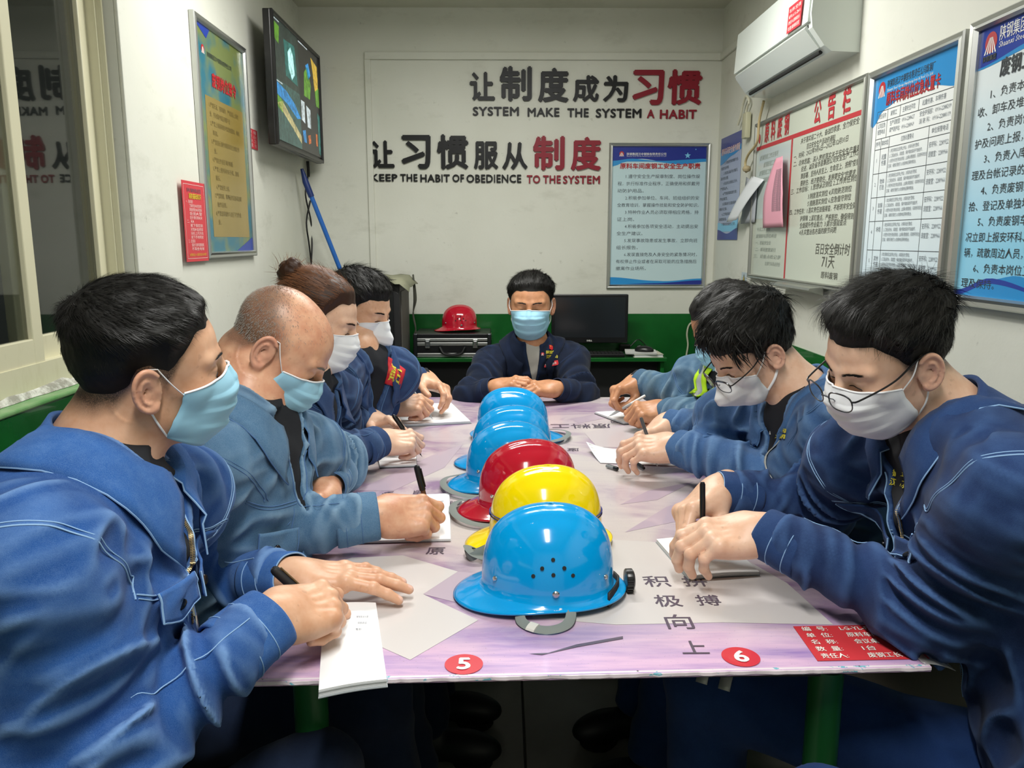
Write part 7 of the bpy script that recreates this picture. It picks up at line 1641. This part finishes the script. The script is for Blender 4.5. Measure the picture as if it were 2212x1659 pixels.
# 8: near right
PEOPLE['m8'] = dict(hs=.935, label='man nearest on the right with thin glasses and white mask in royal blue denim', h=.0026, hj=.0047, S=1.06,
  head=atz(1918, 772, 1.30), rot=(192, 28, 9), neck=atz(2040, 908, 1.33), sr=atz(1835, 985, 1.52), sl=atz(2185, 1060, 1.06), pelvis=(.98, .98, .52),
  rh=dict(c=at(1500, 1120, 'z', .82), f=(-.80, -.50, -.30), u=(-.35, .25, .85), pose='write', pole=(.2, .9, -.3), z=.770, e=at(1765, 1095, 'z', .83)),
  lh=dict(c=at(1556, 1232, 'z', .79), f=(-.95, -.06, -.08), u=(-.1, -.35, .92), pose='rest', pole=(.5, -.7, -.5), z=.768, e=at(2010, 1325, 'z', .80)),
  knees=[(.40, 1.42, .52), (.46, 1.0, .54)], feet=[(.40, 1.40, .06), (.50, .98, .06)],
  skin=M['skin_fair'], cloth=M['denim_royal'], cloth2=M['denim_royal2'], thread=M['thread'], trousers=M['trouser_blue'], v=(.045, .18), zip=True, flaps=((-.085, -.125), (.085, -.140)),
  hair=dict(fade=.010, top=.024, side=.006, n=12000, wd=.0004, len=1.25, lift=.40, front=.004, comb=(0, .8, 0), mess=.33, fringe=.004), hairm=M['hair_black'], strandm=M['hair_strand'], mask='surg', maskm=M['mask_cloth'], seed=8, bulk=1.08, fat=1.12, face=dict(w=1.04, jaw=1.14), neckr=.055)
import time as _t
CT = {}
for k, s in PEOPLE.items():
    if 'ONLY' in globals() and ONLY and k not in ONLY: continue
    t0 = _t.time(); s['h'] *= QUAL if 'QUAL' in globals() else 1
    CT[k] = person(s['label'], s); print(k, 'built', round(_t.time() - t0, 1))
# ------------------------------------------------------------------ worn and held things
def handpt(c, side, j): K = c['H'][side]; return K['W'] + K['fr'] @ (np.array(j) * K['sc'])
def held_pen(k, side, d, label, body, capm, zt=TZ + .012, L=.145, r=.0048, clip=True, cap_end=True, slide=None):
    c = CT[k]; J = c['H'][side]['J']; G = (handpt(c, side, J[0][0][3]) * .5 + handpt(c, side, J[4][0][3]) * .5); d = nrm(d)
    G = G + c['H'][side]['fr'] @ np.array([.006, .004, .002]) * (1 if side == 'l' else 1)
    s_ = slide if slide is not None else min((G[2] - zt) / d[2], .06); pen(G - d * s_, d, label, body, capm, L=L, r=r, clip=clip, cap_end=cap_end, tipm=M['steel'])
M['pen_brown'] = plain('pen_brown', '5a3d2c', .2); M['pen_clear'] = plain('pen_clear', 'c4cacb', .1, Alpha=.8); M['pen_grey'] = plain('pen_grey', '55585a', .3)
held_pen('m1', 'r', (-.62, -.10, .70), 'black capped marker pen in the hand of the nearest left man', M['black_plastic'], M['black_matte'], r=.0062, clip='brass')
held_pen('m2', 'r', (-.22, .05, .95), 'brown and black gel pen in the hand of the balding man', M['pen_brown'], M['black_plastic'], r=.0056)
held_pen('w3', 'r', (-.55, .10, .80), 'black gel pen in the hand of the woman', M['black_plastic'], M['black_plastic'])
held_pen('m4', 'r', (-.55, .12, .80), 'clear ballpoint pen in the hand of the man with the armband', M['pen_clear'], M['pen_clear'], cap_end=False)
held_pen('m6', 'r', (.80, -.1, .50), 'clear pen with white label in the raised hand of the vest wearer', M['pen_clear'], M['white_pl'], cap_end=False, slide=.055)
held_pen('m7', 'r', (-.32, .12, .92), 'clear ballpoint pen in the hand of the middle right man', M['pen_clear'], M['pen_grey'], cap_end=False)
held_pen('m8', 'r', (-.02, .10, 1.0), 'plain black pen held upright by the nearest right man', M['black_plastic'], M['black_plastic'], cap_end=False, r=.0055, L=.15)
p = at(1345, 985, 'z', TZ + .008); q_ = at(1378, 1004, 'z', TZ + .008); pen(p, nrm(q_ - p), 'thin dark pen lying on the loose white sheet', M['pen_grey'], M['black_plastic'], L=.135, r=.0038, tipm=M['steel'])
# glasses
g7 = glasses(CT['m7'], half=True, metal=M['steel_dark'], slide=.010, drop=.008, tilt=.1)
g8 = glasses(CT['m8'], half=False, metal=M['steel_dark'], slide=.016, drop=.006, tilt=.15)
# cloth patches projected on a jacket
def cast(k, px, py, z0=.6):
    """point where the line through a pixel meets the jacket of person k"""
    c = CT[k]; d = nrm(pray(px, py)); o = np.array([0, 0, CAMZ]); tt = z0
    for _ in range(90):
        s_ = float(c['jacket']((o + d * tt)[None].astype(np.float32))[0])
        if s_ < .0008: break
        tt += max(s_ * .7, .0008)
        if tt > 5: break
    return o + d * tt
def cast_grid(k, corners, nu, nv, z0=.6, off=.002):
    Q = np.zeros((nu, nv, 3))
    for i in range(nu):
        for j in range(nv): a, b = i / (nu - 1), j / (nv - 1); P = [np.array(q, float) for q in corners]; q = (P[0] * (1 - a) + P[1] * a) * (1 - b) + (P[3] * (1 - a) + P[2] * a) * b; Q[i, j] = cast(k, q[0], q[1], z0)
    for _ in range(2): Q[1:-1, 1:-1] = (Q[1:-1, 1:-1] * 2 + Q[2:, 1:-1] + Q[:-2, 1:-1] + Q[1:-1, 2:] + Q[1:-1, :-2]) / 6
    return project(CT[k]['jacket'], Q.reshape(-1, 3), off, 2, .004).reshape(nu, nv, 3)
def patch(k, corners, nu, nv, off, th, mat, name, label=None, tr=True):
    """corners in jacket space (x right, y forward, z up from the neck), order: TL TR BR BL as seen by a viewer in front"""
    c = CT[k]; L = c['L']; P = [L(*q) for q in corners]; G = np.zeros((nu, nv, 3))
    for i in range(nu):
        for j in range(nv): a, b = i / (nu - 1), j / (nv - 1); G[i, j] = (P[0] * (1 - a) + P[1] * a) * (1 - b) + (P[3] * (1 - a) + P[2] * a) * b
    G2 = project(c['jacket'], G.reshape(-1, 3), off, 5, .004).reshape(nu, nv, 3); v, f = sheet(G2, th); o = c['put'](name, v, f, mat); 
    if label: o['label'] = label
    return G2
def wpatch(k, P, nu, nv, off, th, mat, name, label=None):
    c = CT[k]; P = [np.array(p, float) for p in P]; G = np.zeros((nu, nv, 3))
    for i in range(nu):
        for j in range(nv): a, b = i / (nu - 1), j / (nv - 1); G[i, j] = (P[0] * (1 - a) + P[1] * a) * (1 - b) + (P[3] * (1 - a) + P[2] * a) * b
    G2 = project(c['jacket'], G.reshape(-1, 3), off, 5, .004).reshape(nu, nv, 3); v, f = sheet(G2, th); o = c['put'](name, v, f, mat)
    if label: o['label'] = label
    return G2
def cloth_text(k, G, body, box, mat, name, off=.02, rise=.0016, flipu=False):
    """lettering bilinearly mapped on grid G within box (u0,v0,u1,v1) of 0..1"""
    c = CT[k]; v, f = text_mesh(body, off, 1); x = (v[:, 0] - v[:, 0].min()) / np.ptp(v[:, 0]); y = 1 - (v[:, 1] - v[:, 1].min()) / np.ptp(v[:, 1]); nu, nv, _ = G.shape
    U = (box[0] + x * (box[2] - box[0])) * (nu - 1); W = (box[1] + y * (box[3] - box[1])) * (nv - 1)
    if flipu: U = (nu - 1) - U
    i = np.clip(U.astype(int), 0, nu - 2); j = np.clip(W.astype(int), 0, nv - 2); a = (U - i)[:, None]; b = (W - j)[:, None]
    P = G[i, j] * (1 - a) * (1 - b) + G[i + 1, j] * a * (1 - b) + G[i + 1, j + 1] * a * b + G[i, j + 1] * (1 - a) * b
    n_ = np.cross(G[-1, 0] - G[0, 0], G[0, -1] - G[0, 0]); n_ = nrm(n_); g_ = grad(c['jacket'], G[nu // 2, nv // 2][None].astype(np.float32), .004)[0]; n_ = n_ if n_ @ g_ > 0 else -n_
    c['put'](name, P + n_ * (rise + lift_of(v)[:, None]), [tuple(q) for q in f], mat, smooth=False)
M['yellow_thread'] = plain('yellow_thread', 'd6c93a', .7); M['red_cloth'] = plain('red_cloth', 'c4202c', .7); M['lime'] = plain('lime', 'b9e614', .55); M['reflect'] = plain('reflect', 'b9bcb8', .35, .25); M['logo_red'] = plain('logo_red', 'c2303c', .6); M['badge_red2'] = plain('badge_red2', 'd8222c', .3)
# the viewer sees person-left (x<0) on the right: text runs from x=-.05 to x=-.11
def chest_logo(k, x0, x1, z0, z1, lines=('陕钢集团', '汉钢公司'), logo_=True, px=None):
    c = CT[k]; G = c['L']; nu, nv = 10, 8; Q = np.zeros((nu, nv, 3))
    for i in range(nu):
        for j in range(nv): a, b = i / (nu - 1), j / (nv - 1); Q[i, j] = c['L'](x0 + (x1 - x0) * a, .20, z0 + (z1 - z0) * b)
    Q = project(c['torso'], Q.reshape(-1, 3), .008, 7, .004); Q = project(c['jacket'], Q, .002, 2, .004).reshape(nu, nv, 3)
    for _ in range(2): Q[1:-1] = Q[1:-1] * .6 + (Q[2:] + Q[:-2]) * .2
    if px: Q = cast_grid(k, px, nu, nv)
    u0 = .30 if logo_ else 0
    for i, s_ in enumerate(lines): cloth_text(k, Q, s_, (u0, .02 + .52 * i, 1, .44 + .52 * i), M['yellow_thread'], 'embroidered_lettering', off=.03)
    if logo_:
        g_ = nrm(grad(c['jacket'], Q[2, 4][None].astype(np.float32), .004)[0]); r_ = abs(x1 - x0) * .14; ce = Q[1, 3]
        c['putmb']('embroidered_emblem', MB().lathe([(r_, 0), (r_, .0016)], ce, 20, g_), M['logo_red']); X = nrm(Q[-1, 3] - Q[0, 3]); Z = nrm(Q[1, 0] - Q[1, -1]); mb = MB()
        for q in (-1, 0, 1): mb.tube([ce + g_ * .0018 + Z * r_ * .2 + X * q * r_ * .15, ce + g_ * .0018 - Z * r_ * 1.2 + X * q * r_ * .7], .0009, 4)
        c['putmb']('emblem_rays', mb, M['white_ink'])
    return Q
Q = chest_logo('m5', -.055, -.100, -.062, -.092, px=[(1168, 757), (1206, 757), (1204, 775), (1168, 775)])
c = CT['m5']; g_ = lambda p: nrm(grad(c['jacket'], p[None].astype(np.float32), .004)[0])
X5 = nrm(c['L'](-.1, .2, -.1) - c['L'](0, .2, -.1)); Z5 = c['tz']
p = cast('m5', 1190, 786); n_ = g_(p); p = p + n_ * .005; X_ = nrm(X5 - n_ * (X5 @ n_)); X_ = nrm(X_ + Z5 * .22); Z_ = np.cross(n_, X_); Z_ = Z_ if Z_ @ Z5 > 0 else -Z_
mb = MB(); mb.add([p + X_ * a + Z_ * b + n_ * d for d in (0, .003) for a, b in ((-.030, -.010), (.030, -.010), (.030, .010), (-.030, .010))], [(3, 2, 1, 0), (4, 5, 6, 7), (0, 1, 5, 4), (1, 2, 6, 5), (2, 3, 7, 6), (3, 0, 4, 7)]); c['putmb']('name_badge', mb, M['badge_red2'], smooth=False)
mb = MB(); r_ = .006; mb.lathe([(r_, 0), (r_, .0005)], p - X_ * .019 + n_ * .0032, 14, n_); c['putmb']('badge_emblem', mb, M['white_ink'])
v, f = text_mesh('安全员', .02, 1); k_ = .030 / v[:, 0].max(); c['put']('badge_lettering', np.array([p + X_ * (x * k_ - .008) + Z_ * (y * k_ - .004) + n_ * (.0036 + q_) for (x, y), q_ in zip(v, lift_of(v))]), [tuple(q) for q in f], M['white_ink'], smooth=False)
p = cast('m5', 1190, 750); n_ = g_(p); X_ = nrm(X5 - n_ * (X5 @ n_)); Z_ = np.cross(n_, X_); Z_ = Z_ if Z_ @ Z5 > 0 else -Z_
mb = MB(); mb.add([p + X_ * a + Z_ * b + n_ * d for d in (0, .002) for a, b in ((-.010, -.008), (.004, -.012), (.010, -.006), (.010, .006), (0, .009), (-.010, .008))], [(5, 4, 3, 2, 1, 0), (6, 7, 8, 9, 10, 11)] + [(i, (i + 1) % 6, 6 + (i + 1) % 6, 6 + i) for i in range(6)]); c['putmb']('red_pin', mb, M['badge_red2'], smooth=False); c['putmb']('pin_star', MB().lathe([(.003, 0), (.003, .001)], p - X_ * .004 + Z_ * .003 + n_ * .002, 5, n_), M['yellow_ink'])
chest_logo('m8', -.042, -.100, -.060, -.105, lines=('钢集团', '汉钢公'), logo_=False, px=[(1932, 1012), (1982, 1022), (1972, 1062), (1922, 1050)])
chest_logo('m7', -.060, -.108, -.145, -.185, lines=('陕钢', '汉钢'), logo_=True, px=[(1662, 920), (1702, 926), (1698, 950), (1660, 946)])
# red armband of the man on the left, on his right upper arm
def band(k, side, t0, t1, r0, mat, name, th=.003, label=None, flare=1.0, a0=0, a1=360):
    c = CT[k]; K = c['H'][side]; ax = nrm(K['E'] - K['S']); Lg = np.linalg.norm(K['E'] - K['S']); fx = frame(ax, c['tz']); nA = 40; G = np.zeros((nA, 7, 3))
    for i in range(nA):
        a = math.radians(a0 + (a1 - a0) * i / (nA if a1 - a0 >= 360 else nA - 1))
        for j in range(7): t = t0 + (t1 - t0) * j / 6; G[i, j] = K['S'] + ax * Lg * t + (fx[:, 0] * math.cos(a) + fx[:, 2] * math.sin(a)) * r0
    G = project(c['jacket'], G.reshape(-1, 3), .006, 4, .004).reshape(nA, 7, 3); v, f = sheet(G, th, closed=(a1 - a0 >= 360)); o = c['put'](name, v, f, mat)
    if label: o['label'] = label
    return G
def wband(k, A, B, r, w, mat, name, label=None, off=.004):
    """band round the limb A-B"""
    c = CT[k]; ax = nrm(np.array(B) - np.array(A)); fx = frame(ax, (0, 0, 1)); nA = 44; G = np.zeros((nA, 6, 3))
    for i in range(nA):
        a = 2 * math.pi * i / nA
        for j in range(6): G[i, j] = np.array(A) + ax * w * (j / 5 - .5) + (fx[:, 0] * math.cos(a) + fx[:, 2] * math.sin(a)) * r
    G = project(c['jacket'], G.reshape(-1, 3), off, 2, .004).reshape(nA, 6, 3); v, f = sheet(G, .002, closed=True); o = c['put'](name, v, f, mat)
    if label: o['label'] = label
    return G
G = cast_grid('m4', [(840, 772), (874, 800), (862, 838), (830, 828)], 12, 8, 1.8, .005)
v, f = sheet(G, .003); o = CT['m4']['put']('armband', v, f, M['red_cloth']); o['label'] = 'red armband with yellow characters'
cloth_text('m4', G, '值日', (.08, .15, .80, .85), M['yellow_thread'], 'armband_lettering', off=.03, rise=.003)
K = CT['m7']['H']['l']; P_ = K['S'] + (K['E'] - K['S']) * .80; wband('m7', P_, P_ + (K['E'] - K['S']), .066, .045, M['reflect'], 'reflective_band')
K = CT['m7']['H']['r']; P_ = K['E'] + (K['W'] - K['E']) * .25; wband('m7', P_, P_ + (K['W'] - K['E']), .062, .05, M['reflect'], 'reflective_band')
# safety vest of the farthest man on the right
c = CT['m6']; L = c['L']
for sg in (1, -1):
    for (dx, w_, m_, nm, of) in ((0, .030, M['lime'], 'vest_edge', .010), (.032, .05, M['reflect'], 'vest_reflective_strip', .009), (.066, .022, M['lime'], 'vest_edge', .010)):
        line = [(.045 + dx, -.10, .02), (.042 + dx, -.02, .05), (.045 + dx, .08, .03), (.050 + dx, .14, -.06), (.050 + dx, .17, -.16), (.048 + dx, .18, -.26), (.048 + dx, .18, -.36)]
        ln = spline([L(sg * x, y, z) for x, y, z in line], 28); Xr = c['tx'] * sg; G = np.stack([ln - Xr * w_ / 2, ln, ln + Xr * w_ / 2], 1)
        G = project(c['jacket'], G.reshape(-1, 3), of, 5, .004).reshape(28, 3, 3); v, f = sheet(G, .003); c['put'](nm, v, f, m_)
# reflective trim low on the trousers of the nearest right man

c = CT['m8']; K_ = [np.array(k, float) for k in c['s']['knees']]; P_ = np.array(c['s']['pelvis'], float); hp = P_ + c['tx'] * .085; ax = nrm(K_[0] - hp)
for dd in (-.030, .012):
    fx = frame(ax, (0, 0, 1)); Gb = np.array([[K_[0] + ax * (dd - .03 + .022 * j) + (fx[:, 0] * math.cos(a) + fx[:, 2] * math.sin(a)) * (.0905 - .004 * j) for j in (0, 1)] for a in np.radians(np.linspace(60, 150, 20))]); v, f = sheet(Gb, .002); c['put']('reflective_band', v, f, M['reflect'])
